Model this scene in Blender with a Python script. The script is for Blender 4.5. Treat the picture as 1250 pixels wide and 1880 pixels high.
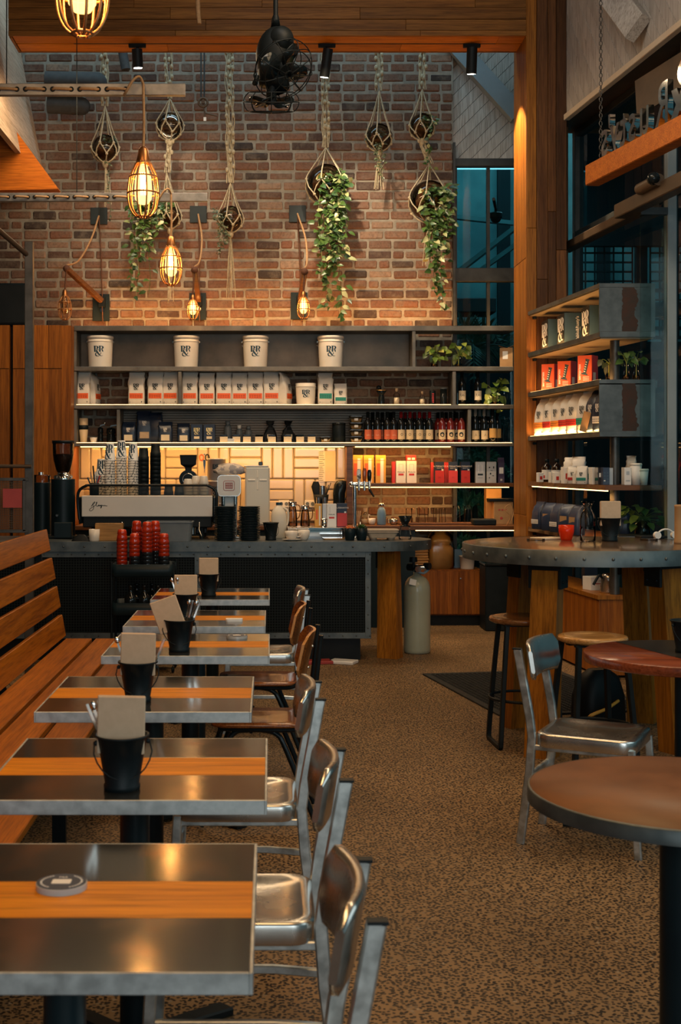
import bpy, math, random
from mathutils import Vector, Matrix, Euler
random.seed(7)
S = bpy.context.scene
C = S.collection
for o in list(bpy.data.objects):
    bpy.data.objects.remove(o)

# ------------------------------------------------------------------ camera
# level camera 1.55 m above the floor, looking along +Y; vanishing point at (495, 850) of 1250x1880
F, PX, PY, H = 2400.0, 495.0, 850.0, 1.55
cam = bpy.data.cameras.new('camera')
cam.sensor_fit = 'VERTICAL'
cam.sensor_height = 36.0
cam.lens = F / 1880 * 36
cam.shift_x = (625 - PX) / 1880
cam.shift_y = -(940 - PY) / 1880
cam.clip_start = 0.05
cam.dof.use_dof = True
cam.dof.focus_distance = 9.0
cam.dof.aperture_fstop = 8.0
co = bpy.data.objects.new('camera', cam)
co.location = (0, 0, H)
co.rotation_euler = (math.pi / 2, 0, 0)
C.objects.link(co)
S.camera = co

# ------------------------------------------------------------------ colour management
S.view_settings.view_transform = 'Standard'
S.view_settings.look = 'None'
S.view_settings.gamma = 1
S.view_settings.use_curve_mapping = False
S.view_settings.exposure = 0.0

# ------------------------------------------------------------------ world: dim teal evening sky
w = bpy.data.worlds.new('evening_sky')
S.world = w
w.use_nodes = True
bg = w.node_tree.nodes['Background']
bg.inputs[0].default_value = (0.13, 0.32, 0.38, 1)
bg.inputs[1].default_value = 0.28


def area_light(name, loc, target, sx, sy, power, col):
    l = bpy.data.lights.new(name, 'AREA')
    l.shape = 'RECTANGLE'
    l.size, l.size_y, l.energy, l.color = sx, sy, power, col
    o = bpy.data.objects.new(name, l)
    o.location = loc
    d = Vector(target) - Vector(loc)
    o.rotation_euler = d.to_track_quat('-Z', 'Y').to_euler()
    C.objects.link(o)
    return o


# added cool fill from behind the camera, warm room lamps above the seating
area_light('front_fill', (1.2, -3.6, 2.4), (0.3, 6, 1.0), 4.5, 2.6, 150, (0.86, 0.97, 1.0))
area_light('right_fill', (3.9, 3.5, 2.6), (0.2, 5.5, 0.6), 4.0, 2.4, 40, (0.80, 0.97, 1.0))  # added cool fill from the right, source unseen
area_light('seating_lamps', (-0.7, 3.4, 4.9), (-0.9, 3.7, 0.0), 0.8, 4.5, 105, (1.0, 0.58, 0.25))
area_light('aisle_lamps', (1.4, 6.2, 5.0), (1.3, 6.4, 0.0), 0.8, 4.2, 85, (1.0, 0.72, 0.43))
area_light('barista_lamps', (-0.5, 10.75, 4.9), (-0.5, 11.3, 1.2), 3.0, 0.4, 85, (1.0, 0.72, 0.43))
area_light('upper_brick_fill', (-0.2, 12.1, 6.35), (-0.2, 12.75, 4.4), 4.6, 0.5, 40, (0.55, 0.84, 1.0))  # added cool light that greys the upper brick, no skylight built
area_light('bulkhead_fill', (0.4, 7.2, 6.3), (2.9, 9.6, 5.2), 2.2, 1.2, 62, (1.0, 0.94, 0.86))  # added light that brightens the white bulkhead boards, source unseen


def W(px, py, Y):
    """pixel of the photograph at depth Y -> point in the room"""
    return Vector(((px - PX) * Y / F, Y, H - (py - PY) * Y / F))


def WX(px, Y):
    return (px - PX) * Y / F


def WZ(py, Y):
    return H - (py - PY) * Y / F
# ------------------------------------------------------------------ materials
M = {}


def _new(name):
    m = bpy.data.materials.new(name)
    m.use_nodes = True
    nt = m.node_tree
    b = nt.nodes['Principled BSDF']
    M[name] = m
    return m, nt, b


def N(nt, t, **kw):
    n = nt.nodes.new(t)
    for k, v in kw.items():
        setattr(n, k, v)
    return n


def mixc(nt, fac, a, b, mode='MIX'):
    n = N(nt, 'ShaderNodeMix', data_type='RGBA', blend_type=mode)
    for i, v in ((0, fac), (6, a), (7, b)):
        if hasattr(v, 'is_linked'):
            nt.links.new(v, n.inputs[i])
        elif isinstance(v, (int, float)):
            n.inputs[i].default_value = v
        else:
            n.inputs[i].default_value = (*v, 1)
    return n.outputs[2]


def ramp(nt, src, stops, interp='LINEAR'):
    r = N(nt, 'ShaderNodeValToRGB')
    r.color_ramp.interpolation = interp
    while len(r.color_ramp.elements) < len(stops):
        r.color_ramp.elements.new(0.5)
    for e, (p, c) in zip(r.color_ramp.elements, stops):
        e.position = p
        e.color = (*c, 1) if not isinstance(c, (int, float)) else (c, c, c, 1)
    nt.links.new(src, r.inputs[0])
    return r.outputs[0]


def coords(nt, scale=(1, 1, 1), space='Object', jitter=False):
    tc = N(nt, 'ShaderNodeTexCoord')
    mp = N(nt, 'ShaderNodeMapping')
    nt.links.new(tc.outputs[space], mp.inputs[0])
    mp.inputs['Scale'].default_value = scale
    if jitter:
        oi = N(nt, 'ShaderNodeObjectInfo')
        ge = N(nt, 'ShaderNodeNewGeometry')
        ad = N(nt, 'ShaderNodeMath', operation='ADD')
        nt.links.new(oi.outputs['Random'], ad.inputs[0])
        nt.links.new(ge.outputs['Random Per Island'], ad.inputs[1])
        ml = N(nt, 'ShaderNodeMath', operation='MULTIPLY')
        nt.links.new(ad.outputs[0], ml.inputs[0])
        ml.inputs[1].default_value = 37.0
        nt.links.new(ml.outputs[0], mp.inputs['Location'])
    return mp.outputs[0]


def noise(nt, vec, scale=5, detail=4, rough=0.55, dist=0.0):
    n = N(nt, 'ShaderNodeTexNoise')
    n.inputs['Scale'].default_value = scale
    n.inputs['Detail'].default_value = detail
    n.inputs['Roughness'].default_value = rough
    n.inputs['Distortion'].default_value = dist
    nt.links.new(vec, n.inputs['Vector'])
    return n.outputs['Fac']


def bump(nt, b, src, strength=0.2, dist=0.01):
    n = N(nt, 'ShaderNodeBump')
    n.inputs['Strength'].default_value = strength
    n.inputs['Distance'].default_value = dist
    nt.links.new(src, n.inputs['Height'])
    nt.links.new(n.outputs[0], b.inputs['Normal'])


def mat(name, c1, c2=None, scale=8, rough=0.5, metal=0.0, stretch=(1, 1, 1), bmp=0.0, lo=0.35, hi=0.65, rough2=None, coat=0.0):
    """mottled surface: two tones mixed by noise"""
    m, nt, b = _new(name)
    b.inputs['Roughness'].default_value = rough
    b.inputs['Metallic'].default_value = metal
    b.inputs['Coat Weight'].default_value = coat
    if max(c1) < 0.03 and metal == 0:
        b.inputs['Specular IOR Level'].default_value = 0.22
    if c2 is None:
        c2 = tuple(x * 0.82 for x in c1)
    f = noise(nt, coords(nt, stretch), scale)
    nt.links.new(ramp(nt, f, [(lo, c1), (hi, c2)]), b.inputs['Base Color'])
    if rough2 is not None:
        nt.links.new(ramp(nt, f, [(lo, rough), (hi, rough2)]), b.inputs['Roughness'])
    if bmp:
        bump(nt, b, f, bmp, 0.004)
    return m


def wood(name, dark, light, axis='x', rough=0.38, coat=0.0, var=0.5, fine=1.0):
    """timber: grain along axis, tone varies board by board"""
    m, nt, b = _new(name)
    k = {'x': (0.35, 9, 9), 'y': (9, 0.35, 9), 'z': (9, 9, 0.35)}[axis]
    v = coords(nt, k, jitter=True)
    f1 = noise(nt, v, 2.2 * fine, 5, 0.6, 0.6)
    f2 = noise(nt, v, 13 * fine, 3, 0.6)
    base = ramp(nt, f1, [(0.28, dark), (0.72, light)])
    pore = ramp(nt, f2, [(0.36, (0.45, 0.42, 0.38)), (0.55, (1, 1, 1))])
    c = mixc(nt, 0.7, base, pore, 'MULTIPLY')
    ge = N(nt, 'ShaderNodeNewGeometry')
    tone = ramp(nt, ge.outputs['Random Per Island'], [(0, 1 - var * 0.55), (1, 1 + var * 0.35)])
    c = mixc(nt, 1.0, c, tone, 'MULTIPLY')
    nt.links.new(c, b.inputs['Base Color'])
    b.inputs['Roughness'].default_value = rough
    b.inputs['Coat Weight'].default_value = coat
    b.inputs['Coat Roughness'].default_value = 0.12
    b.inputs['Specular IOR Level'].default_value = 0.22
    bump(nt, b, f2, 0.12, 0.002)
    return m


def glass(name, tint=(1, 1, 1), refl=0.9, rough=0.02, tmin=0.0, ior=1.45):
    """thin-walled glass: clear with a Fresnel reflection"""
    m, nt, b = _new(name)
    out = nt.nodes['Material Output']
    t = N(nt, 'ShaderNodeBsdfTransparent')
    t.inputs[0].default_value = (*tint, 1)
    g = N(nt, 'ShaderNodeBsdfGlossy')
    g.inputs['Roughness'].default_value = rough
    g.inputs[0].default_value = (refl, refl, refl, 1)
    fr = N(nt, 'ShaderNodeFresnel')
    fr.inputs[0].default_value = ior
    mx = N(nt, 'ShaderNodeMixShader')
    nt.links.new(fr.outputs[0], mx.inputs[0])
    nt.links.new(t.outputs[0], mx.inputs[1])
    nt.links.new(g.outputs[0], mx.inputs[2])
    nt.links.new(mx.outputs[0], out.inputs['Surface'])
    return m


def emit(name, col, strength):
    m, nt, b = _new(name)
    b.inputs['Base Color'].default_value = (*col, 1)
    b.inputs['Emission Color'].default_value = (*col, 1)
    b.inputs['Emission Strength'].default_value = strength
    return m


OR1, OR2 = (0.16, 0.052, 0.013), (0.40, 0.150, 0.036)
wood('bench_wood', (0.25, 0.066, 0.0035), (0.56, 0.170, 0.008), 'y', 0.36, 0.1, 0.25)
wood('table_wood', (0.52, 0.155, 0.004), (0.85, 0.31, 0.009), 'x', 0.34, 0.0, 0.1)
M['table_wood'].node_tree.nodes['Principled BSDF'].inputs['Specular IOR Level'].default_value = 0.08
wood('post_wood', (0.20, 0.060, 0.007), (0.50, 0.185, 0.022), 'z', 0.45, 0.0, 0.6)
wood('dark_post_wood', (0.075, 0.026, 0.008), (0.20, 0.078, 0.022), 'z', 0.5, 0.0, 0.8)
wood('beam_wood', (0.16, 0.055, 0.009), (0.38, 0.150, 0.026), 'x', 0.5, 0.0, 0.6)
wood('soffit_wood', (0.50, 0.150, 0.007), (0.72, 0.25, 0.016), 'x', 0.5, 0.0, 0.3)  # underside boards, warm bounce light put into the colour
wood('rake_wood', (0.46, 0.110, 0.008), (0.64, 0.180, 0.014), 'x', 0.5, 0.0, 0.2)
wood('leg_wood', (0.20, 0.066, 0.006), (0.46, 0.165, 0.015), 'z', 0.42, 0.1, 0.3)
wood('cabinet_wood', (0.21, 0.056, 0.006), (0.46, 0.145, 0.014), 'z', 0.45, 0.0, 0.5)
wood('red_wood', (0.13, 0.028, 0.012), (0.30, 0.070, 0.024), 'x', 0.25, 0.4, 0.3)
wood('stool_wood', (0.16, 0.060, 0.020), (0.36, 0.155, 0.052), 'x', 0.25, 0.4, 0.3)
wood('pale_stool_wood', (0.40, 0.19, 0.055), (0.62, 0.33, 0.11), 'x', 0.2, 0.5, 0.3)
wood('ply_wood', (0.16, 0.045, 0.012), (0.32, 0.100, 0.024), 'y', 0.2, 0.6, 0.1)
wood('ply_edge', (0.42, 0.17, 0.045), (0.62, 0.28, 0.085), 'z', 0.3, 0.3, 0.1)
wood('shelf_wood', (0.10, 0.038, 0.014), (0.22, 0.085, 0.028), 'x', 0.4, 0.1, 0.2)
wood('pale_board', (0.46, 0.34, 0.24), (0.62, 0.48, 0.36), 'y', 0.6, 0.0, 0.25)
wood('white_board', (0.42, 0.375, 0.33), (0.56, 0.51, 0.45), 'z', 0.6, 0.0, 0.22)
mat('laminate', (0.13, 0.045, 0.011), (0.22, 0.080, 0.020), 4, 0.42, 0, rough2=0.55)
mat('black_metal', (0.004, 0.007, 0.008), (0.008, 0.011, 0.012), 10, 0.5)
mat('black_gloss', (0.006, 0.009, 0.010), (0.010, 0.014, 0.016), 10, 0.14)
mat('black_plastic', (0.004, 0.008, 0.010), (0.007, 0.012, 0.014), 14, 0.5)
mat('teal_black', (0.005, 0.013, 0.017), (0.008, 0.018, 0.022), 4, 0.4)
mat('shelf_steel', (0.12, 0.105, 0.085), (0.22, 0.195, 0.16), 5, 0.42, 0.75, bmp=0.05, rough2=0.55)
mat('sheet_steel', (0.075, 0.065, 0.053), (0.19, 0.145, 0.11), 2.6, 0.45, 0.55, lo=0.3, hi=0.75)
mat('counter_steel', (0.070, 0.084, 0.088), (0.15, 0.17, 0.17), 6, 0.42, 0.7, rough2=0.55)
mat('end_steel', (0.060, 0.066, 0.066), (0.12, 0.125, 0.12), 7, 0.45, 0.5, bmp=0.08)
mat('rust', (0.060, 0.024, 0.014), (0.040, 0.026, 0.020), 14, 0.7, 0.2, bmp=0.15)
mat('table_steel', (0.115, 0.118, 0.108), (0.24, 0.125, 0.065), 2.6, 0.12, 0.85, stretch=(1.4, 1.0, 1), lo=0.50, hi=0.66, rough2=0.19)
mat('bar_top', (0.20, 0.12, 0.07), (0.28, 0.18, 0.11), 2.0, 0.12, 0.6, rough2=0.2)
mat('table_edge', (0.36, 0.38, 0.38), (0.54, 0.56, 0.55), 26, 0.42, 0.8, rough2=0.55)
mat('dark_inlay', (0.020, 0.019, 0.018), (0.05, 0.045, 0.04), 4, 0.25, 0.3)
mat('aluminium', (0.42, 0.46, 0.46), (0.66, 0.68, 0.66), 22, 0.30, 0.9, rough2=0.46, bmp=0.03)
mat('brushed_aluminium', (0.50, 0.48, 0.45), (0.64, 0.62, 0.58), 5, 0.20, 0.95, rough2=0.30)
mat('chrome', (0.75, 0.75, 0.73), (0.66, 0.66, 0.64), 6, 0.08, 1.0)
mat('brass', (0.50, 0.22, 0.08), (0.38, 0.15, 0.05), 20, 0.35, 0.9)
mat('cage_wire', (0.55, 0.26, 0.09), (0.36, 0.16, 0.06), 30, 0.4, 0.7)
mat('cord', (0.42, 0.24, 0.11), (0.32, 0.17, 0.07), 60, 0.8)
mat('brown_cord', (0.12, 0.045, 0.02), (0.08, 0.03, 0.014), 60, 0.8)
mat('rope', (0.46, 0.38, 0.25), (0.31, 0.25, 0.155), 50, 0.9, bmp=0.3)
mat('rail_steel', (0.20, 0.19, 0.18), (0.33, 0.31, 0.29), 9, 0.42, 0.6)
mat('post_steel', (0.08, 0.075, 0.068), (0.13, 0.12, 0.11), 9, 0.45, 0.7)
mat('pipe_grey', (0.035, 0.037, 0.038), (0.055, 0.055, 0.054), 12, 0.8)
mat('white_plastic', (0.86, 0.80, 0.70), (0.80, 0.74, 0.64), 7, 0.35)
mat('white_print', (0.80, 0.78, 0.74), (0.74, 0.72, 0.68), 9, 0.5)
mat('bag_white', (0.78, 0.72, 0.64), (0.68, 0.63, 0.56), 9, 0.5, bmp=0.25)
mat('bag_navy', (0.010, 0.020, 0.045), (0.016, 0.030, 0.060), 9, 0.35, bmp=0.25)
mat('bag_blue', (0.020, 0.034, 0.075), (0.028, 0.045, 0.09), 9, 0.4, bmp=0.2)
mat('navy_card', (0.008, 0.020, 0.050), (0.012, 0.028, 0.065), 6, 0.5)
mat('teal_card', (0.035, 0.075, 0.10), (0.045, 0.09, 0.12), 4, 0.5)
mat('black_card', (0.004, 0.006, 0.007), (0.007, 0.009, 0.010), 6, 0.5)
mat('ink', (0.006, 0.018, 0.026), (0.009, 0.024, 0.034), 6, 0.5)
mat('ink_blue', (0.008, 0.045, 0.075), (0.012, 0.06, 0.09), 6, 0.5)
mat('orange_print', (0.85, 0.125, 0.022), (0.76, 0.10, 0.02), 9, 0.5)
mat('amber_print', (0.80, 0.25, 0.03), (0.72, 0.22, 0.03), 9, 0.5)
mat('green_print', (0.020, 0.27, 0.20), (0.018, 0.22, 0.17), 9, 0.5)
mat('red_print', (0.55, 0.030, 0.020), (0.48, 0.025, 0.018), 9, 0.45)
mat('coral_card', (0.80, 0.13, 0.055), (0.72, 0.11, 0.05), 5, 0.45)
mat('gold', (0.70, 0.42, 0.16), (0.55, 0.32, 0.11), 20, 0.25, 0.9)
mat('cream_label', (0.72, 0.55, 0.34), (0.66, 0.49, 0.29), 8, 0.6)
mat('cream_paper', (0.74, 0.62, 0.44), (0.68, 0.56, 0.39), 8, 0.6)
mat('orange_label', (0.62, 0.13, 0.055), (0.56, 0.11, 0.045), 8, 0.6)
mat('kraft', (0.50, 0.35, 0.22), (0.45, 0.31, 0.19), 30, 0.8)
mat('napkin', (0.58, 0.42, 0.28), (0.53, 0.38, 0.25), 40, 0.9)
mat('cardboard', (0.40, 0.23, 0.10), (0.34, 0.19, 0.08), 12, 0.8)
mat('yellow_card', (0.72, 0.36, 0.05), (0.66, 0.31, 0.04), 6, 0.5)
mat('silver_card', (0.46, 0.44, 0.42), (0.40, 0.385, 0.365), 6, 0.35, 0.3)
mat('purple_card', (0.06, 0.04, 0.09), (0.05, 0.035, 0.075), 6, 0.5)
mat('red_foil', (0.40, 0.02, 0.025), (0.30, 0.015, 0.02), 20, 0.3, 0.4)
mat('silver_foil', (0.55, 0.52, 0.48), (0.48, 0.46, 0.42), 20, 0.3, 0.5)
mat('porcelain', (0.74, 0.66, 0.56), (0.70, 0.62, 0.52), 6, 0.2)
mat('machine_white', (0.72, 0.66, 0.58), (0.68, 0.62, 0.54), 3, 0.3)
mat('appliance_white', (0.62, 0.60, 0.52), (0.58, 0.56, 0.48), 3, 0.35)
mat('grey_plastic', (0.12, 0.14, 0.15), (0.15, 0.17, 0.18), 10, 0.45)
mat('cream_cup', (0.70, 0.50, 0.28), (0.64, 0.45, 0.25), 10, 0.5)
mat('beans', (0.020, 0.011, 0.007), (0.050, 0.026, 0.015), 160, 0.35, bmp=0.8)
mat('red_tumbler', (0.58, 0.040, 0.008), (0.40, 0.022, 0.006), 18, 0.10, coat=0.6)
mat('dark_tumbler', (0.012, 0.014, 0.016), (0.020, 0.022, 0.024), 18, 0.10, coat=0.6)
mat('milk', (0.74, 0.64, 0.50), (0.70, 0.60, 0.46), 4, 0.4)
mat('blue_enamel', (0.13, 0.24, 0.36), (0.16, 0.28, 0.40), 6, 0.35)
mat('gas_paint', (0.34, 0.37, 0.29), (0.30, 0.33, 0.26), 5, 0.32, coat=0.3)
mat('pulp', (0.48, 0.38, 0.28), (0.42, 0.33, 0.24), 30, 0.9, bmp=0.3)
mat('snack', (0.70, 0.20, 0.05), (0.55, 0.13, 0.03), 60, 0.7, bmp=0.8)
mat('bread', (0.52, 0.30, 0.11), (0.42, 0.23, 0.08), 9, 0.45, bmp=0.4)
mat('cloth', (0.62, 0.52, 0.42), (0.30, 0.27, 0.27), 16, 0.9, lo=0.5, hi=0.56)
mat('rubber', (0.020, 0.021, 0.020), (0.032, 0.032, 0.030), 30, 0.7)
mat('soil', (0.10, 0.065, 0.035), (0.18, 0.12, 0.07), 40, 0.9)
mat('bracket_plate', (0.007, 0.014, 0.017), (0.010, 0.019, 0.022), 8, 0.45)
mat('screen', (0.010, 0.012, 0.014), (0.014, 0.016, 0.018), 3, 0.08)
mat('grey_paint', (0.21, 0.26, 0.28), (0.25, 0.30, 0.32), 4, 0.6)
mat('cream_paint', (0.62, 0.50, 0.36), (0.56, 0.45, 0.32), 4, 0.6)
mat('dark_wall', (0.020, 0.022, 0.022), (0.030, 0.032, 0.032), 3, 0.7)
mat('dark_ceiling', (0.10, 0.08, 0.06), (0.13, 0.10, 0.08), 3, 0.8)
mat('frame_steel', (0.030, 0.034, 0.035), (0.05, 0.055, 0.055), 6, 0.5, 0.4)
mat('brown_steel', (0.11, 0.070, 0.042), (0.075, 0.05, 0.032), 6, 0.45, 0.4)
mat('facade', (0.10, 0.24, 0.25), (0.05, 0.15, 0.165), 2, 0.6)
mat('facade_dark', (0.005, 0.014, 0.017), (0.008, 0.020, 0.024), 2, 0.6)
mat('palm', (0.014, 0.040, 0.035), (0.030, 0.075, 0.055), 20, 0.5)
mat('tape', (0.40, 0.05, 0.04), (0.34, 0.04, 0.035), 9, 0.5)
glass('clear_glass', (0.97, 0.96, 0.94), 0.95, ior=1.2)
glass('window_glass', (0.62, 0.85, 0.88), 0.45)
glass('side_glass', (0.80, 0.92, 0.93), 0.5)
glass('smoke_glass', (0.62, 0.48, 0.35), 0.9, 0.03)
glass('bulb_glass', (1.0, 0.86, 0.62), 0.9, 0.03)
glass('amber_glass', (0.85, 0.50, 0.16), 0.9)
m, nt, b = _new('red_glass')
tl = N(nt, 'ShaderNodeBsdfTranslucent')
tl.inputs[0].default_value = (1.0, .10, .015, 1)
df = N(nt, 'ShaderNodeBsdfTransparent')
df.inputs[0].default_value = (1.0, .22, .04, 1)
b.inputs['Base Color'].default_value = (.80, .07, .012, 1)
b.inputs['Roughness'].default_value = .1
m1, m2 = N(nt, 'ShaderNodeMixShader'), N(nt, 'ShaderNodeMixShader')
m1.inputs[0].default_value, m2.inputs[0].default_value = .5, .45
nt.links.new(tl.outputs[0], m1.inputs[1])
nt.links.new(df.outputs[0], m1.inputs[2])
nt.links.new(m1.outputs[0], m2.inputs[1])
nt.links.new(b.outputs[0], m2.inputs[2])
nt.links.new(m2.outputs[0], nt.nodes['Material Output'].inputs['Surface'])
glass('water', (0.97, 0.97, 0.95), 0.9, 0.02, ior=1.15)
mat('frosted', (0.50, 0.50, 0.47), (0.42, 0.42, 0.40), 8, 0.25)
glass('hopper_glass', (0.72, 0.62, 0.54), 0.8, 0.05)
glass('tub_plastic', (0.86, 0.80, 0.70), 0.8, 0.15)
glass('wrap_plastic', (0.92, 0.84, 0.66), 0.9, 0.12)
mat('wine_dark', (0.006, 0.007, 0.007), (0.009, 0.010, 0.010), 9, 0.08, coat=0.5)
mat('wine_rose', (0.20, 0.018, 0.014), (0.14, 0.012, 0.010), 6, 0.08, coat=0.5)
mat('brown_bottle', (0.016, 0.008, 0.005), (0.022, 0.011, 0.006), 9, 0.1, coat=0.5)
emit('filament', (1.0, 0.52, 0.16), 60)
emit('bulb_core', (1.0, 0.46, 0.12), 14)
emit('led_strip', (1.0, 0.58, 0.20), 6)
mat('shelf_lining', (0.40, 0.30, 0.19), (0.34, 0.25, 0.155), 6, 0.6)
emit('led_right', (1.0, 0.58, 0.20), 4)
emit('led_soft', (1.0, 0.60, 0.22), 7)
emit('spot_lens', (1.0, 0.90, 0.75), 30)
emit('tube_lamp', (0.45, 0.85, 1.0), 1.6)

# glowing glass of a lit bulb
m, nt, b = _new('bulb_glow')
out = nt.nodes['Material Output']
tr = N(nt, 'ShaderNodeBsdfTransparent')
tr.inputs[0].default_value = (1, .85, .6, 1)
em = N(nt, 'ShaderNodeEmission')
em.inputs[0].default_value = (1.0, .50, .15, 1)
em.inputs[1].default_value = 5.5
ad = N(nt, 'ShaderNodeMixShader')
ad.inputs[0].default_value = 0.45
nt.links.new(tr.outputs[0], ad.inputs[1])
nt.links.new(em.outputs[0], ad.inputs[2])
nt.links.new(ad.outputs[0], out.inputs['Surface'])

# leaves: every leaf its own tone, some variegated cream
def leafmat(name, g1, g2, cream):
    m, nt, b = _new(name)
    ge = N(nt, 'ShaderNodeNewGeometry')
    base = ramp(nt, ge.outputs['Random Per Island'], [(0.0, g1), (0.72, g2), (0.97, cream)])
    nt.links.new(base, b.inputs['Base Color'])
    b.inputs['Roughness'].default_value = 0.35
    b.inputs['Transmission Weight'].default_value = 0.0
    return m


leafmat('pothos', (0.022, 0.055, 0.012), (0.070, 0.130, 0.026), (0.48, 0.46, 0.22))
leafmat('bright_leaf', (0.07, 0.13, 0.02), (0.20, 0.28, 0.04), (0.50, 0.46, 0.10))
leafmat('moss', (0.035, 0.045, 0.018), (0.075, 0.090, 0.034), (0.15, 0.14, 0.06))
leafmat('garden_leaf', (0.02, 0.08, 0.05), (0.07, 0.19, 0.11), (0.20, 0.34, 0.20))
leafmat('dark_leaf', (0.025, 0.075, 0.020), (0.08, 0.16, 0.04), (0.16, 0.24, 0.07))

# brick: each brick a separate island
m, nt, b = _new('brick')
ge = N(nt, 'ShaderNodeNewGeometry')
bc = ramp(nt, ge.outputs['Random Per Island'], [(0.0, (0.05, 0.037, 0.031)), (0.09, (0.10, 0.056, 0.040)), (0.22, (0.18, 0.085, 0.052)),
          (0.38, (0.25, 0.125, 0.075)), (0.55, (0.20, 0.115, 0.080)), (0.70, (0.28, 0.155, 0.10)), (0.85, (0.24, 0.100, 0.055)), (1.0, (0.38, 0.26, 0.185))])
v = coords(nt, (1, 1, 1))
n1 = noise(nt, v, 9, 5, 0.65)
n2 = noise(nt, v, 45, 4, 0.6)
wash = ramp(nt, n1, [(0.46, 0.0), (0.72, 0.70)])
c = mixc(nt, wash, bc, (0.25, 0.205, 0.16))
dirt = ramp(nt, n2, [(0.30, (0.55, 0.52, 0.50)), (0.55, (1, 1, 1))])
c = mixc(nt, 0.8, c, dirt, 'MULTIPLY')
c = mixc(nt, 1.0, c, (0.72, 0.68, 0.64), 'MULTIPLY')
nt.links.new(c, b.inputs['Base Color'])
b.inputs['Roughness'].default_value = 0.85
bump(nt, b, n2, 0.5, 0.008)
mat('mortar', (0.30, 0.265, 0.21), (0.20, 0.172, 0.135), 14, 0.95, bmp=0.4)

# exposed aggregate floor
m, nt, b = _new('aggregate_floor')
v = coords(nt, (1, 1, 1))
nd = N(nt, 'ShaderNodeTexNoise')
nd.inputs['Scale'].default_value = 60
nt.links.new(v, nd.inputs['Vector'])
vm = N(nt, 'ShaderNodeVectorMath', operation='MULTIPLY_ADD')
nt.links.new(nd.outputs['Color'], vm.inputs[0])
vm.inputs[1].default_value = (0.012, 0.012, 0.0)
nt.links.new(v, vm.inputs[2])
vo = N(nt, 'ShaderNodeTexVoronoi')
vo.inputs['Scale'].default_value = 74
vo.voronoi_dimensions = '2D'
nt.links.new(vm.outputs[0], vo.inputs['Vector'])
sx = N(nt, 'ShaderNodeSeparateColor')
nt.links.new(vo.outputs['Color'], sx.inputs[0])
peb = ramp(nt, vo.outputs['Distance'], [(0.36, 1.0), (0.44, 0.0)])
sel = ramp(nt, sx.outputs[0], [(0.12, 0.0), (0.15, 1.0)])
mm = N(nt, 'ShaderNodeMath', operation='MULTIPLY')
nt.links.new(peb, mm.inputs[0])
nt.links.new(sel, mm.inputs[1])
pc = ramp(nt, sx.outputs[1], [(0.0, (0.006, 0.004, 0.003)), (0.7, (0.016, 0.010, 0.006)), (0.96, (0.06, 0.04, 0.025)), (1.0, (0.30, 0.23, 0.15))])
big = noise(nt, v, 0.9, 4, 0.6)
cem = ramp(nt, big, [(0.3, (0.17, 0.100, 0.044)), (0.7, (0.29, 0.175, 0.080))])
nt.links.new(mixc(nt, mm.outputs[0], cem, pc), b.inputs['Base Color'])
nt.links.new(ramp(nt, big, [(0.3, 0.42), (0.7, 0.62)]), b.inputs['Roughness'])
b.inputs['Specular IOR Level'].default_value = 0.25

# perforated steel sheet of the counter front and balustrade panel
def perforated(name, c_hole, c_sheet, pitch):
    m, nt, b = _new(name)
    v = coords(nt, (1, 1, 1))
    sp = N(nt, 'ShaderNodeSeparateXYZ')
    nt.links.new(v, sp.inputs[0])
    fs = []
    for i in (0, 2):
        q = N(nt, 'ShaderNodeMath', operation='MULTIPLY')
        nt.links.new(sp.outputs[i], q.inputs[0])
        q.inputs[1].default_value = 1 / pitch
        fr = N(nt, 'ShaderNodeMath', operation='FRACT')
        nt.links.new(q.outputs[0], fr.inputs[0])
        su = N(nt, 'ShaderNodeMath', operation='SUBTRACT')
        nt.links.new(fr.outputs[0], su.inputs[0])
        su.inputs[1].default_value = 0.5
        ab = N(nt, 'ShaderNodeMath', operation='ABSOLUTE')
        nt.links.new(su.outputs[0], ab.inputs[0])
        fs.append(ab.outputs[0])
    mx = N(nt, 'ShaderNodeMath', operation='MAXIMUM')
    nt.links.new(fs[0], mx.inputs[0])
    nt.links.new(fs[1], mx.inputs[1])
    f = ramp(nt, mx.outputs[0], [(0.33, 1.0), (0.37, 0.0)])
    nt.links.new(mixc(nt, f, c_sheet, c_hole), b.inputs['Base Color'])
    b.inputs['Roughness'].default_value = 0.5
    b.inputs['Specular IOR Level'].default_value = 0.1


perforated('perforated_steel', (0.001, 0.002, 0.002), (0.013, 0.017, 0.017), 0.021)
# ------------------------------------------------------------------ mesh building helpers
def rotz(a):
    return Matrix.Rotation(a, 4, 'Z')


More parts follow.
